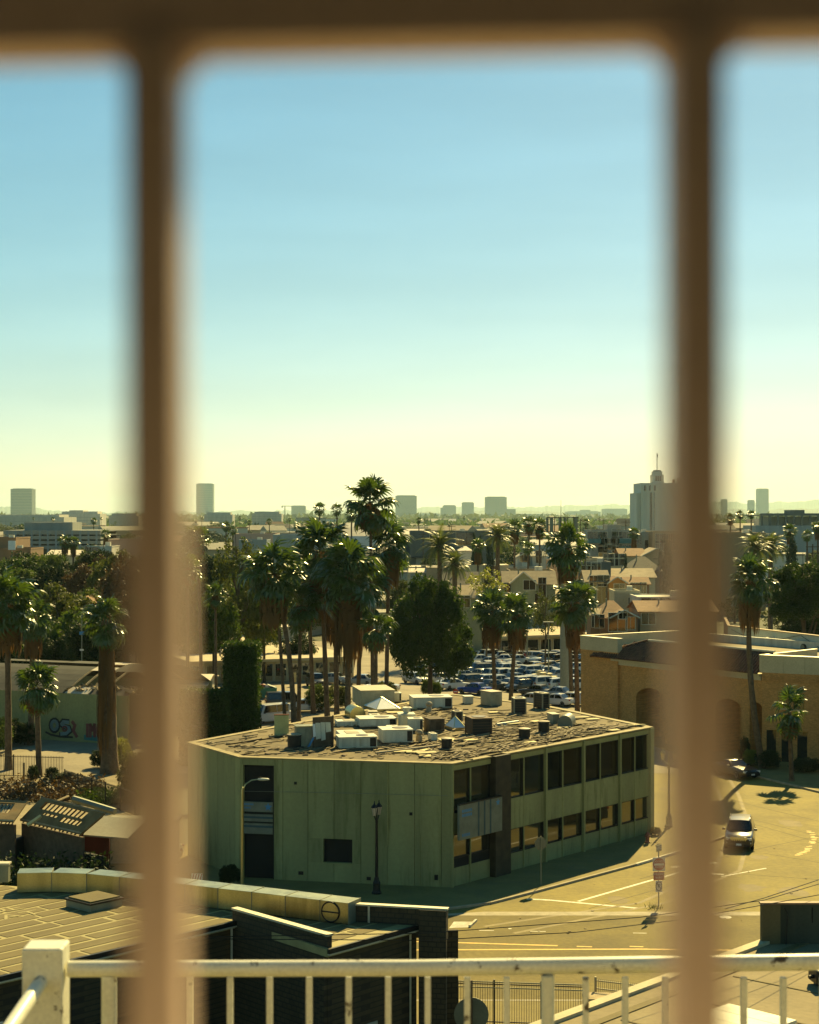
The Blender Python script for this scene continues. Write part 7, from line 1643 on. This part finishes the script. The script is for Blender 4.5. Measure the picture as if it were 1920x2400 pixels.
tower('long hazy slab left of the art deco tower', 1330, 1408, 1199, 3400, 'grey', ((1364, 1384, 1195),), 3); tower('second hazy slab left of the art deco tower', 1415, 1470, 1193, 3400, 'grey', (), 3); tower('long slab with rooftop trees left of centre', 590, 660, 1204, 1500, 'pale', ((612, 650, 1201),), 5); tower('low slab right of the slim tower', 478, 545, 1206, 1450, 'pale', (), 4); tower('stepped slab on the left skyline', 135, 235, 1204, 1400, 'white', ((162, 194, 1196),), 4); tower('slab left of the left bar', 255, 325, 1209, 1350, 'pale', ((274, 290, 1203), (300, 308, 1203)), 4); tower('long pale slab behind the parking structure', -40, 150, 1212, 1250, 'pale', (), 3); tower('broad slab behind the left bar', 325, 400, 1207, 1500, 'tan', (), 4); tower('low slab far right of centre', 1210, 1300, 1206, 2800, 'grey', (), 2); tower('low slab between towers', 980, 1030, 1204, 3000, 'grey', (), 2)
# crane
t = thing('construction_crane', 'thin tower crane left of the tower', 'crane', XD(668, 9600)); s_ = 9600/F
MB().bbox(-2.6, 2.6, -2.6, 2.6, 0, D(0, 1186, 9600).z).build('mast', mt['pole_brown'], t, False); MB().bbox(-8*s_, 22*s_, -.5, .5, D(0, 1187, 9600).z, D(0, 1185.4, 9600).z).build('jib', mt['pole_brown'], t, False); MB().bbox(-8*s_, -5*s_, -1, 1, D(0, 1190, 9600).z, D(0, 1187, 9600).z).build('counterweight', mt['pole_brown'], t, False)
# hills
def hills(name, d, pts, seed, mat):
    r = random.Random(seed); m = MB(); P = []
    xs = np.linspace(-300, 2250, 420)
    for x in xs:
        for (a, ya), (b, yb) in zip(pts[:-1], pts[1:]):
            if a <= x <= b: y = ya+(yb-ya)*(x-a)/(b-a); break
        y += 1.2*math.sin(x*.05+seed)+1.0*math.sin(x*.13)+r.gauss(0, .9)
        P.append(D(x, y, d))
    n = len(P); m.add([tuple(p) for p in P]+[(p.x*.9, d*.9, -2) for p in P]+[(p.x*1.1, d*1.12, -2) for p in P], [(i, i+1, n+i+1, n+i) for i in range(n-1)]+[(i+1, i, 2*n+i, 2*n+i+1) for i in range(n-1)])
    structure(name, m, mat)
hm = M('far hills', (.10, .11, .06), .95, .3, .002)
hills('far_hills', 25000, [(-300, 1190), (60, 1187), (150, 1199), (400, 1200), (700, 1196), (900, 1196), (1000, 1187), (1200, 1189), (1400, 1183), (1550, 1184), (1700, 1176), (1800, 1180), (1900, 1172), (2300, 1176)], 2, hm)
hills('near_hills', 17000, [(-300, 1203), (300, 1206), (900, 1204), (1150, 1198), (1400, 1200), (1700, 1194), (2300, 1190)], 5, hm)
# antenna mast
t = thing('antenna_mast', 'thick grey antenna mast with panel array behind two palms', 'mast', XD(1325, 212)); s_ = 212/F
MB().tube([(0, 0, 0), (0, 0, 19.5)], [.66, .62], 16).build('column', M('mast grey', (.28, .31, .25), .6, .1, .5, streak=1), t, False, smooth=60)
zt, zb = D(0, 1213, 212).z, D(0, 1262, 212).z
for x, w_ in ((1282, 4), (1293, 8), (1313, 7), (1350, 9)): MB().box(((x-1325)*s_, .1, (zt+zb)/2), (w_*s_, .2, (zt-zb))).build('antenna_panel', mt['pole_grey'], t, False)
for x in (1285, 1300, 1322, 1331, 1345): MB().tube([((x-1325)*s_, 0, zb-.4), ((x-1325)*s_, 0, zt+.1)], .05, 6).build('upright', mt['black_metal'], t, False)
for z in (zt, zb+.3): MB().tube([(-42*s_, 0, z), (31*s_, 0, z)], .05, 6).build('crossbar', mt['black_metal'], t, False)
MB().tube([(-10*s_, 0, zb), (-10*s_, 0, D(0, 1172, 212).z)], [.06, .02], 6).build('whip_antenna', mt['black_metal'], t, False); MB().tube([(0, 0, 19.4), (0, 0, zt)], .15, 8).build('stub', mt['pole_grey'], t, False)
# long low building behind the car park
lb_ = thing('long_low_building', 'long single-storey cream building with pale flat roof behind the car park', 'building', G(640, 1600))
def slab_wing(a, b, depth, h, wins):
    f = Fr(a, b); MB().fbox(f, 0, f.L, 0, h-.35, -depth, -1.0).build('wall', wc['cream'], lb_); MB().fbox(f, -.5, f.L+.5, h-.35, h-.08, -depth-.5, .2).build('fascia', wc['cream'], lb_); MB().fbox(f, -.52, f.L+.52, h-.08, h, -depth-.52, .22).build('roof', rc['pale'], lb_)
    for k in range(wins):
        u0 = f.L*(k+.12)/wins; u1 = f.L*(k+.9)/wins; w = MB(); w.fbox(f, u0-.06, u0, .75, h-.7, -1.0, -.92).fbox(f, u1, u1+.06, .75, h-.7, -1.0, -.92).fbox(f, u0, u1, h-.76, h-.7, -1.0, -.92); o = w.build('window', WF, lb_); MB().fbox(f, u0, u1, .75, h-.76, -.99, -.97).build('pane', mt['glass'], o)
        MB().fbox(f, u0, u1, .12, .74, -.999, -.95).build('sill_panel', wc['tan'], lb_)
    return f
slab_wing(G(452, 1606), G(835, 1592), 44, 3.1, 12); slab_wing(G(1085, 1546), G(1420, 1534), 24, 3.4, 11)
p = G(668, 1502, 3.1); t = thing('roof_room', 'pale rooftop room on the long low building', 'building', p); MB().bbox(-3.2, 3.2, 0, 5, 0, 2.0).build('wall', wc['pale'], t, False); MB().bbox(-3.4, 3.4, -.2, 5.2, 2.0, 2.15).build('roof', rc['white'], t, False)
for k, (x, y) in enumerate(((700, 1521), (497, 1500), (528, 1496))):
    p = G(x, y, 3.1); t = thing('roof_cowl', ('white square roof cowl near the palm cluster', 'small white roof cowl left of the ivy column top', 'second small roof cowl by the ivy column top')[k], 'vent', p, .3, 'roof cowls on the long low building'); MB().bbox(-.5, .5, -.4, .4, .25, .85).build('cap', mt['hvac_white'], t, False); MB().bbox(-.35, .35, -.3, .3, 0, .25).build('neck', mt['galv'], t, False)
house('white angular roof of a low shop left of the ivy column', 400, 480, 178, 0, 1602, 1590, 10, 'gable', 'pale', 'white', [])
# people
def person(label, x, y, top, bottom, heading=0.0):
    p = G(x, y); t = thing('person', label, 'person', p, heading); m = bpy.data.meshes.new('body')
    V = [(0, 0, .95), (0, 0, 1.2), (0, 0, 1.42), (0, 0, 1.5), (0, .01, 1.62), (0, .0, 1.72), (.18, 0, 1.40), (.23, .02, 1.12), (.24, -.08, .88), (-.18, 0, 1.40), (-.23, .02, 1.12), (-.24, -.08, .88), (.09, 0, .9), (.10, -.02, .5), (.10, .03, .07), (.10, -.12, .04), (-.09, 0, .9), (-.10, -.02, .5), (-.10, .03, .07), (-.10, -.12, .04)]
    E = [(0, 1), (1, 2), (2, 3), (3, 4), (4, 5), (2, 6), (6, 7), (7, 8), (2, 9), (9, 10), (10, 11), (0, 12), (12, 13), (13, 14), (14, 15), (0, 16), (16, 17), (17, 18), (18, 19)]
    rad = [.15, .15, .13, .055, .10, .08, .06, .045, .035, .06, .045, .035, .09, .065, .045, .04, .09, .065, .045, .04]
    m.from_pydata(V, E, []); o = bpy.data.objects.new('body', m); COL.objects.link(o); o.parent = t; md = o.modifiers.new('skin', 'SKIN')
    for i, r_ in enumerate(rad): m.skin_vertices[0].data[i].radius = (r_, r_*.8)
    m.skin_vertices[0].data[0].use_root = True; ss = o.modifiers.new('sub', 'SUBSURF'); ss.levels = 1; ss.render_levels = 1; m.materials.append(top)
    MB().lathe([(.10, 1.62), (.115, 1.68), (.09, 1.77), (.03, 1.8)], n=10).build('hair', mt['black_metal'], t, False, smooth=60)
    MB().lathe([(.17, .98), (.18, .8), (.13, .1)], n=10).build('trousers', bottom, t, False, smooth=60)
person('person in a red top standing beside the white estate car', 1230, 1556, M('red shirt', (.35, .05, .04), .8), M('dark trousers', (.03, .03, .04), .8)); person('person in white standing before the dark retaining wall', 1211, 1590, M('white shirt', (.6, .62, .6), .8), M('pale trousers', (.35, .4, .38), .8))

# ---------------------------------------------------------------- left yard: graffiti building, fences, ruined shed
gb = thing('graffiti_building', 'low olive wall with graffiti and a collapsed arched roof', 'building', G(140, 1735)); f = Fr(G(-90, 1722), G(300, 1746)); gh = 4.7
MB().fbox(f, 0, f.L, 0, gh, -.3, 0).build('wall', M('olive render', (.25, .265, .11), .85, .25, .3, .2, streak=1, dirt=(.12, .13, .05), dirt_amt=.7, dscale=.25), gb); MB().fbox(f, 0, f.L, 0, gh, -16.3, -16).build('rear_wall', wc['sage'], gb)
n = 14
for k in range(n):
    z0 = gh+2.6*math.sin(math.pi*(k)/n)*.9; z1 = gh+2.6*math.sin(math.pi*(k+1)/n)*.9; o0 = -16*k/n; o1 = -16*(k+1)/n
    for (a, b) in ((0, f.u(60)), (f.u(62), f.u(150)), (f.u(152), f.u(205)), (f.u(207), f.L)):
        if (k in (1, 2, 3) and a > f.u(140)) or (k in (5, 7) and rp_.random() < .8): continue
        MB().add([f.p(a, z0, o0), f.p(b, z0, o0), f.p(b, z1, o1-.02), f.p(a, z1, o1-.02)], [(0, 1, 2, 3)]).build('roof_sheet', rc['white'] if f.u(120) < a < f.u(180) else rc['dark'], gb)
for k in range(4):
    u = f.u(150)+k*1.4; MB().tube([f.p(u, gh+2.35*math.sin(math.pi*q/n)-.12, -16*q/n) for q in range(n+1)], .12, 5).build('roof_truss', mt['wood'], gb)
rub = MB()
for k in range(120): rub.box(f.p(f.u(150)+rp_.random()*9, gh+rp_.random()*.5, -rp_.random()*4-.3), (rp_.uniform(.2, 1.2), rp_.uniform(.1, .5), .1), rot=Euler((rp_.random(), rp_.random(), rp_.random()*3)).to_matrix())
tag(rub.build('roof_rubble', mt['wood'], gb), kind='stuff')
mt['graf_blue'] = M('graffiti pale blue', (.20, .30, .30), .7); mt['graf_red'] = M('graffiti red brown', (.20, .06, .05), .7); mt['graf_black'] = M('graffiti black', (.02, .02, .02), .7); mt['graf_teal'] = M('graffiti teal', (.05, .18, .17), .7)
def stroke(pts, w, mat, o):
    m = MB(); P = [f.p(f.u(x), D(x, y, f.p(f.u(x), 0).y).z, o) for x, y in pts]
    for a, b in zip(P[:-1], P[1:]):
        d_ = (b-a).normalized(); nn = d_.cross(f.n)*w/2; m.add([a-nn-d_*w*.3, b-nn+d_*w*.3, b+nn+d_*w*.3, a+nn-d_*w*.3], [(0, 1, 2, 3)])
    m.build('graffiti_stroke', mt[mat], gb)
ring_ = lambda cx, cy, rx_, ry_: [(cx+rx_*math.cos(k*math.pi/7), cy+ry_*math.sin(k*math.pi/7)) for k in range(15)]
stroke(ring_(128, 1700, 9, 13), .45, 'graf_black', .012); stroke(ring_(128, 1700, 7, 10), .30, 'graf_blue', .018); stroke([(160, 1691), (148, 1690), (142, 1697), (150, 1703), (162, 1705), (165, 1713), (155, 1722), (142, 1722)], .5, 'graf_black', .012); stroke([(160, 1693), (149, 1692), (145, 1697), (151, 1702), (161, 1706), (163, 1712), (155, 1719), (144, 1720)], .34, 'graf_blue', .018)
stroke(ring_(152, 1708, 5, 5), .2, 'graf_red', .022); stroke([(170, 1692), (176, 1700), (172, 1712), (180, 1726)], .35, 'graf_red', .012); stroke([(108, 1716), (120, 1722), (140, 1726), (170, 1728)], .2, 'graf_black', .016)
for k, (x, pts) in enumerate(((205, [(0, -14), (0, 14)]), (212, [(0, 14), (0, -14), (5, 0), (10, -14), (10, 14)]), (228, [(9, -12), (2, -12), (0, 0), (2, 12), (9, 12)]))): stroke([(x+a, 1712+b) for a, b in pts], .32, 'graf_red', .014)
stroke([(200, 1728), (238, 1732)], .5, 'graf_teal', .012); stroke([(236, 1700), (232, 1710), (238, 1722)], .2, 'graf_blue', .02); stroke([(30, 1690), (45, 1700), (60, 1712), (58, 1720)], .3, 'graf_red', .014); stroke([(0, 1690), (4, 1702), (0, 1712)], .3, 'graf_blue', .014)
for a_ in (('dark bush against the graffiti wall at far left', 12, 1748, 80, 62, None, mt['leaf_dark']), ('dark bush left of the bubble graffiti', 58, 1746, 60, 50, None, mt['leaf_dark']), ('shaggy bush under the graffiti wall corner', -20, 1765, 90, 80, None, mt['leaf_mid'])): shrub(*a_)
picket_fence('dark picket fence in front of the yard at far left', XD(-30, 144.5), XD(150, 143.2), 1.85, .14, 2.4, mt['fence_dark'], .014, (.06, .94)); picket_fence('dark picket fence right of the short palm running towards the bar', XD(152, 136), XD(330, 124.5), 1.8, .14, 2.6, mt['fence_dark'], .014, (.06, .94))
tag(MB().bbox(-.06, .06, -.06, .06, 0, 1.5).build('fence_post', mt['fence_dark']), 'single dark post standing by the fence left of palm', 'post').location = G(56, 1830)
# two street signs in shade
t = thing('blue_sign_post', 'thin pole with small blue sign in front of the dark trees', 'traffic sign', XD(192, 184)); MB().tube([(0, 0, 0), (0, 0, 11.5)], .06, 6).build('pole', mt['pole_grey'], t, False); MB().box((0, -.08, 9.4), (.5, .04, .35)).build('panel', mt['blue_paint'], t, False); MB().box((0, -.08, 7.6), (.42, .04, .18)).build('plate', mt['white_sign'], t, False)
# ruined shed
SZ = 3.6
sh = thing('ruined_shed', 'ruined shed with sloping roof full of holes and bare rafters', 'shed', G(130, 1940, 2))
def slope_roof(q, name, holes_, mat):
    """q: four corners (back-left, back-right, front-right, front-left); holes in unit coords"""
    NX, NY = 26, 10; m = MB()
    P = lambda s_, t_: q[0].lerp(q[1], s_).lerp(q[3].lerp(q[2], s_), t_)
    for i in range(NX):
        for j_ in range(NY):
            cs, ct = (i+.5)/NX, (j_+.5)/NY
            if any(a <= cs <= b and c <= ct <= e for a, b, c, e in holes_): continue
            m.add([P(i/NX, j_/NY), P((i+1)/NX, j_/NY), P((i+1)/NX, (j_+1)/NY), P(i/NX, (j_+1)/NY)], [(0, 1, 2, 3)])
    o = m.build(name, mat, sh); sol = o.modifiers.new('t', 'SOLIDIFY'); sol.thickness = .08
    for k in range(15):
        s_ = (k+.5)/15; MB().tube([P(s_, .02)-Vector((0, 0, .12)), P(s_+rp_.gauss(0, .006), .98)-Vector((0, 0, .12))], .05, 4).build('rafter', mt['wood_dark'] if k % 3 else mt['wood'], sh)
    for (a, b) in ((0, .02), (.97, 1)): MB().tube([P(0, a)+Vector((0, 0, .06)), P(1, a)+Vector((0, 0, .06))], .08, 5).build('edge_batten', mt['wood'], sh)
mt['rust_roof'] = M('rusty tar sheet', (.19, .135, .055), .9, .35, .9, .3, dirt=(.25, .14, .04), dirt_amt=.7, dscale=.8)
q = [G(98, 1872, SZ+.9), G(248, 1908, SZ+.9), G(190, 1957, SZ-.4), G(48, 1924, SZ-.4)]
slope_roof(q, 'roof', [(.12, .82, .10, .36), (.22, .46, .46, .62), (.52, .86, .46, .66)], mt['rust_roof'])
q2 = [G(-60, 1876, SZ+.6), G(64, 1882, SZ+.6), G(32, 1928, SZ-.2), G(-90, 1922, SZ-.2)]
slope_roof(q2, 'roof', [(.1, .8, .12, .55)], mt['rust_roof'])
q3 = [G(222, 1914, SZ-.3), G(345, 1925, SZ-.3), G(300, 1968, SZ-.9), G(196, 1960, SZ-.9)]
m = MB().add(q3, [(0, 1, 2, 3)]); o = m.build('lean_to_roof', rc['grey'], sh); o.modifiers.new('t', 'SOLIDIFY').thickness = .1
q4 = [G(250, 1960, 2.6), G(440, 1952, 2.6), G(440, 1978, 2.5), G(250, 1980, 2.5)]
a, b = Vector((q[3].x, q[3].y+.3)), Vector((q[2].x, q[2].y+.3)); fs = Fr(a, b); MB().fbox(fs, 0, fs.L, 0, SZ-.6, -.2, 0).build('front_wall', mt['wood_dark'], sh)
a, b = Vector((q2[3].x, q2[3].y+.3)), Vector((q2[2].x, q2[2].y+.3)); fs = Fr(a, b); MB().fbox(fs, 0, fs.L, 0, SZ-.4, -.2, 0).build('front_wall', mt['wood_dark'], sh)
a, b = XD(190, 105.6), XD(256, 105.2); fs = Fr(a, b); MB().fbox(fs, 0, fs.L, 0, 2.55, -.2, 0).build('red_wall', M('dark red siding', (.10, .018, .014), .8), sh)
a, b = XD(257, 107.5), XD(420, 107.5); fs = Fr(a, b); MB().fbox(fs, 0, fs.L, 0, 2.75, -.2, 0).build('cream_wall', wc['cream'], sh); MB().fbox(fs, -.1, .05, 0, 2.9, -.2, .06).build('corner_board', WF, sh); MB().fbox(fs, -.1, fs.L, 2.75, 2.9, -1.5, .2).build('canopy', rc['grey'], sh)
p0_, p1_ = G(172, 1872, 4.0), G(270, 1902, 3.4); MB().tube([p0_, p1_], .22, 6).build('fallen_beam', mt['pole_grey'], sh); MB().tube([G(128, 1880, 4.3), G(160, 1866, 4.4)], .08, 5).build('fallen_beam', mt['wood'], sh); MB().tube([G(64, 1934, 3.5), G(96, 1912, 4.0)], .12, 5).build('fallen_beam', mt['plywood_yellow'], sh)
MB().prism([(q[0].x, q[0].y), (q[1].x, q[1].y), (q[2].x, q[2].y+.6), (q[3].x, q[3].y+.6)], .3, 2.0).build('shade_fill_block', mt['dark'], sh)  # near-black blocks added so the roof holes look deeply shaded
MB().prism([(q2[0].x, q2[0].y), (q2[1].x, q2[1].y), (q2[2].x, q2[2].y+.6), (q2[3].x, q2[3].y+.6)], .3, 2.2).build('shade_fill_block', mt['dark'], sh)
def barricade(label, x, y, d, s=1.0, yaw=0.0):
    t = thing('barricade', label, 'barricade', XD(x, d, .13), yaw, 'striped barricades')
    for sx in (-.28, .28):
        for sy in (-.2, .2): MB().tube([(sx*s, sy*s, 0), (sx*s, 0, 1.15*s)], .025, 5).build('leg', mt['white_sign'], t, False)
    MB().bbox(-.32*s, .32*s, -.06, -.03, .75*s, 1.15*s).build('panel', mt['white_sign'], t, False); MB().bbox(-.32*s, .32*s, -.06, -.03, .3*s, .55*s).build('panel', mt['white_sign'], t, False)
    og = M('barricade orange %d' % int(x), (.42, .12, .06), .6)
    for k in range(4):
        a = -.3*s+k*.15*s; MB().add([(a, -.065, .76*s), (a+.06*s, -.065, .76*s), (a+.16*s, -.065, 1.14*s), (a+.10*s, -.065, 1.14*s)], [(0, 1, 2, 3)]).build('stripe', og, t, False)
barricade('orange striped barricade leaning in shade left of the dark red wall', 162, 2015, 98.2, 1.0, .2); barricade('orange striped barricade behind the duct near the green wall', 462, 2045, 99.0, 1.0)
t = thing('cream_board', 'small cream lettered board in front of the dark red wall', 'sign', XD(231, 100.6, .13)); MB().bbox(-.5, .5, -.03, .03, .55, .95).build('board', mt['cream_stone'], t, False); MB().bbox(-.4, -.34, .031, .08, 0, .9).build('leg', mt['wood_dark'], t, False); MB().bbox(.34, .4, .031, .08, 0, .9).build('leg', mt['wood_dark'], t, False)
inst('scribble', text_mesh('GET', .3, mt['wood_dark']), t, (0, -.034, .75), (R(90), 0, 0))
# utility poles
def upole(label, x, ytop, d, arms=1):
    zt = D(x, ytop, d).z; t = thing('utility_pole', label, 'utility pole', XD(x, d), 0, 'utility poles'); MB().tube([(0, 0, 0), (0, 0, zt)], [.17, .11], 7).build('pole', mt['bark2'], t, False)
    for k in range(arms): MB().box((0, 0, zt-.5-k*1.1), (2.4, .12, .14)).build('crossarm', mt['bark2'], t, False)
for a in (('thin utility pole before the warehouse left of the palms', 726, 1232, 420, 2), ('utility pole right of the lone tiny palm', 992, 1248, 450, 1), ('utility pole behind the cypress row', 1058, 1230, 480, 1), ('utility pole left of the art deco tower', 1467, 1219, 430, 1), ('utility pole before the hazy slabs', 1361, 1216, 440, 2), ('thin pole left of the utility pole before hazy slabs', 1414, 1217, 520, 1), ('utility pole at the right beside cypress', 1905, 1275, 300, 2), ('utility pole before the brown house left of the dark hip roof', 1372, 1300, 300, 1), ('utility pole beside the pale house right of dark hip roof', 1548, 1303, 290, 1), ('utility pole behind the right bar', 1600, 1290, 310, 1), ('utility pole in front of the pitched roofs left', 172, 1287, 400, 1)): upole(*a)

# ---------------------------------------------------------------- the city plain: many small buildings and trees
rf_ = random.Random(99)
bm_cache = []
for k in range(5):
    m = MB().bbox(-.5, .5, 0, 1, 0, 1); bm_cache.append(m.mesh('wall', None)); bm_cache[-1].materials.append(wc['pale'])
rm_ = MB().bbox(-.52, .52, -.02, 1.02, 1.0, 1.05).mesh('roof', rc['white']); gm_ = MB().add([(-.55, -.05, 1), (.55, -.05, 1), (.55, .5, 1.45), (-.55, .5, 1.45), (.55, 1.05, 1), (-.55, 1.05, 1)], [(0, 1, 2, 3), (3, 2, 4, 5), (0, 3, 5), (1, 4, 2)]).mesh('roof', rc['tan'])
wm_ = MB().bbox(-.5, .5, -.02, .02, -.5, .5).mesh('window', mt['glass'])
bands = [(300, 440, 28), (440, 720, 44), (720, 1250, 70), (1250, 2300, 90), (2300, 4400, 90)]
words = {0: 'just beyond the car park houses', 1: 'in the second belt of houses', 2: 'in the middle belt of the plain', 3: 'in the hazy belt of the plain', 4: 'in the faint far belt of the plain'}
for bi, (d0, d1, n) in enumerate(bands):
    BL = []
    for k in range(n):
        d = rf_.uniform(d0, d1); x = rf_.uniform(-60, 1980)
        if x < 330 and d < 330: continue
        if 1380 < x < 1720 and d < 440: continue
        if d < 470 and (560 < x < 760 or x < 240): continue
        w = rf_.uniform(9, 20)*(1+.3*bi); h = rf_.uniform(3.2, 6.5)*(1+.25*bi)*(1.5 if rf_.random() < .12 else 1)
        h = min(h, HC-4-(0 if bi < 3 else -2)); kind = rf_.random() < .4
        wk = rf_.choice(('pale', 'white', 'cream', 'tan', 'blue', 'grey', 'pink')); rk = rf_.choice(('white', 'pale', 'grey', 'tan', 'grey', 'brown', 'dark'))
        t = thing('plain_building', 'small '+wk.replace('pale', 'pale grey').replace('cream', 'cream-walled').replace('blue', 'blue-grey')+(' gabled' if kind else ' flat-roofed')+' building '+words[bi], 'building', XD(x, d), rf_.uniform(-.5, .5), 'buildings '+words[bi])
        BL.append((x, t)); dp = w*rf_.uniform(.6, 1.2)
        inst('wall', bm_cache[0], t, scale=(w, dp, h), mat=wc[wk]); inst('roof', gm_ if kind else rm_, t, scale=(w, dp, h if not kind else h), mat=rc[rk])
        if bi < 3:
            for q in range(rf_.randint(2, 4)): inst('window', wm_, t, (w*(-.36+.24*q), -.02, h*.55), scale=(1.4, 1, 1.3))
            if rf_.random() < .5: inst('roof_box', bm_cache[0], t, (w*.2, dp*.4, h*1.05), scale=(1.6, 1.4, .9), mat=WF)
    number_left(BL, 'small building, %s from left '+words[bi], 'building', 'buildings '+words[bi])
tree_words = {0: 'among the near houses of the plain', 1: 'in the second belt of the plain', 2: 'in the middle of the plain', 3: 'in the hazy part of the plain', 4: 'at the faint far edge of the plain'}
for bi, (d0, d1, n) in enumerate([(300, 440, 44), (440, 720, 62), (720, 1250, 66), (1250, 2300, 64), (2300, 4400, 56)]):
    TL = []
    for k in range(n):
        d = rf_.uniform(d0, d1); x = rf_.uniform(-60, 1980); hgt = rf_.uniform(5, 11)*(1+.1*bi); w = rf_.uniform(5, 10)*(1+.6*bi)
        if 1380 < x < 1520 and d < 300: continue
        if x < 300 and d < 320: continue
        mk_ = rf_.choice(('leaf_mid', 'leaf_olive', 'leaf_dark', 'ficus')); t = thing('plain_tree', {'leaf_mid': 'green', 'leaf_olive': 'olive', 'leaf_dark': 'dark', 'ficus': 'deep green'}[mk_]+' rounded tree '+tree_words[bi], 'tree', XD(x, d), 0, 'trees '+tree_words[bi])
        TL.append((x, t))
        if bi < 3: inst('trunk', limbs(1), t, scale=(w*.5, w*.5, hgt*.85))
        inst('crown', cm[rf_.choice(('b', 'c', 'sparse'))], t, (0, 0, hgt*.58), (0, 0, rf_.random()*6), (w/2, w/2, hgt*.46), mat=mt[mk_])
    number_left(TL, 'rounded tree, %s from left '+tree_words[bi], 'tree', 'trees '+tree_words[bi])
PL = []
for k in range(38):
    d = rf_.uniform(520, 2200); x = rf_.uniform(0, 1920); tp_ = far_palm('slim palm rising from the hazy plain', x, rf_.uniform(1213, 1230) if d > 800 else rf_.uniform(1220, 1240), 5200/d*1.0+1.5, d, group='slim palms of the hazy plain'); PL.append((x, tp_))
number_left(PL, 'slim palm rising from the hazy plain, %s from left', 'palm tree', 'slim palms of the hazy plain')
leaf_mass('far wooded belt of the hazy plain', (-1300, 1300, 2300, 5200, 0, 14), 42000, 6.0, mt['leaf_mid'], 'far_wood', 9, cat='wood')
leaf_mass('farthest wooded belt below the hills', (-4200, 4200, 5200, 16000, 0, 26), 42000, 16.0, mt['leaf_olive'], 'far_wood', 10, cat='wood')

# ---------------------------------------------------------------- balcony floor, back wall, and an unseen canopy added to shade the upper bars
structure('added_shade_canopy', MB().bbox(-6, 6, -4, 1.68, HC+1.02, HC+1.25), M('added canopy brown', (.06, .045, .025), .8))
structure('balcony_floor', MB().bbox(-6, 6, -4, .46, HC-1.75, HC-1.5), M('pinkish balcony tile', (.10, .08, .05), .8, .1, 1))
structure('balcony_back_wall', MB().bbox(-6, 6, -4.2, -4, HC-1.5, HC+1.02), M('dark brown back wall', (.07, .05, .03), .8))

# ---------------------------------------------------------------- haze
hz = MB().bbox(-29500, 29500, -250, 31000, -3, 330).build('haze', None); tag(hz, 'pale haze over the whole city', 'haze', kind='stuff')
hmz = bpy.data.materials.new('haze'); hmz.use_nodes = True; hn = hmz.node_tree; hn.nodes.clear(); ho = hn.nodes.new('ShaderNodeOutputMaterial'); pv = hn.nodes.new('ShaderNodeVolumePrincipled')
pv.inputs['Color'].default_value = (.66, .95, 1.0, 1); pv.inputs['Density'].default_value = .000030; pv.inputs['Anisotropy'].default_value = .35
hn.links.new(pv.outputs[0], ho.inputs['Volume']); hz.data.materials.append(hmz)

# ---------------------------------------------------------------- right of the frame: dark store added to darken window reflections, and mirrored fence
sb2 = thing('added_dark_building', 'unseen dark store added across the side street to darken the window wall reflections', 'building', (40, 122, 0))
MB().bbox(40, 58, 106, 139, 0, 9).build('wall', wc['dgrey'], sb2); MB().bbox(39.7, 58, 105.7, 139.3, 9, 9.3).build('coping', wc['brown'], sb2)
for k in range(6): MB().bbox(39.9, 40, 108+k*5, 111+k*5, 4.8, 7.4).build('window', mt['glass'], sb2); MB().bbox(39.9, 40, 108+k*5, 111+k*5, .6, 3.4).build('shop_window', mt['glass'], sb2)
picket_fence('ochre picket fence across the side street mirrored in the glass', (37.5, 108, 0), (37.5, 128, 0), 1.4, .3, 3, mt['fence_pale'], .05, (.1, .9))
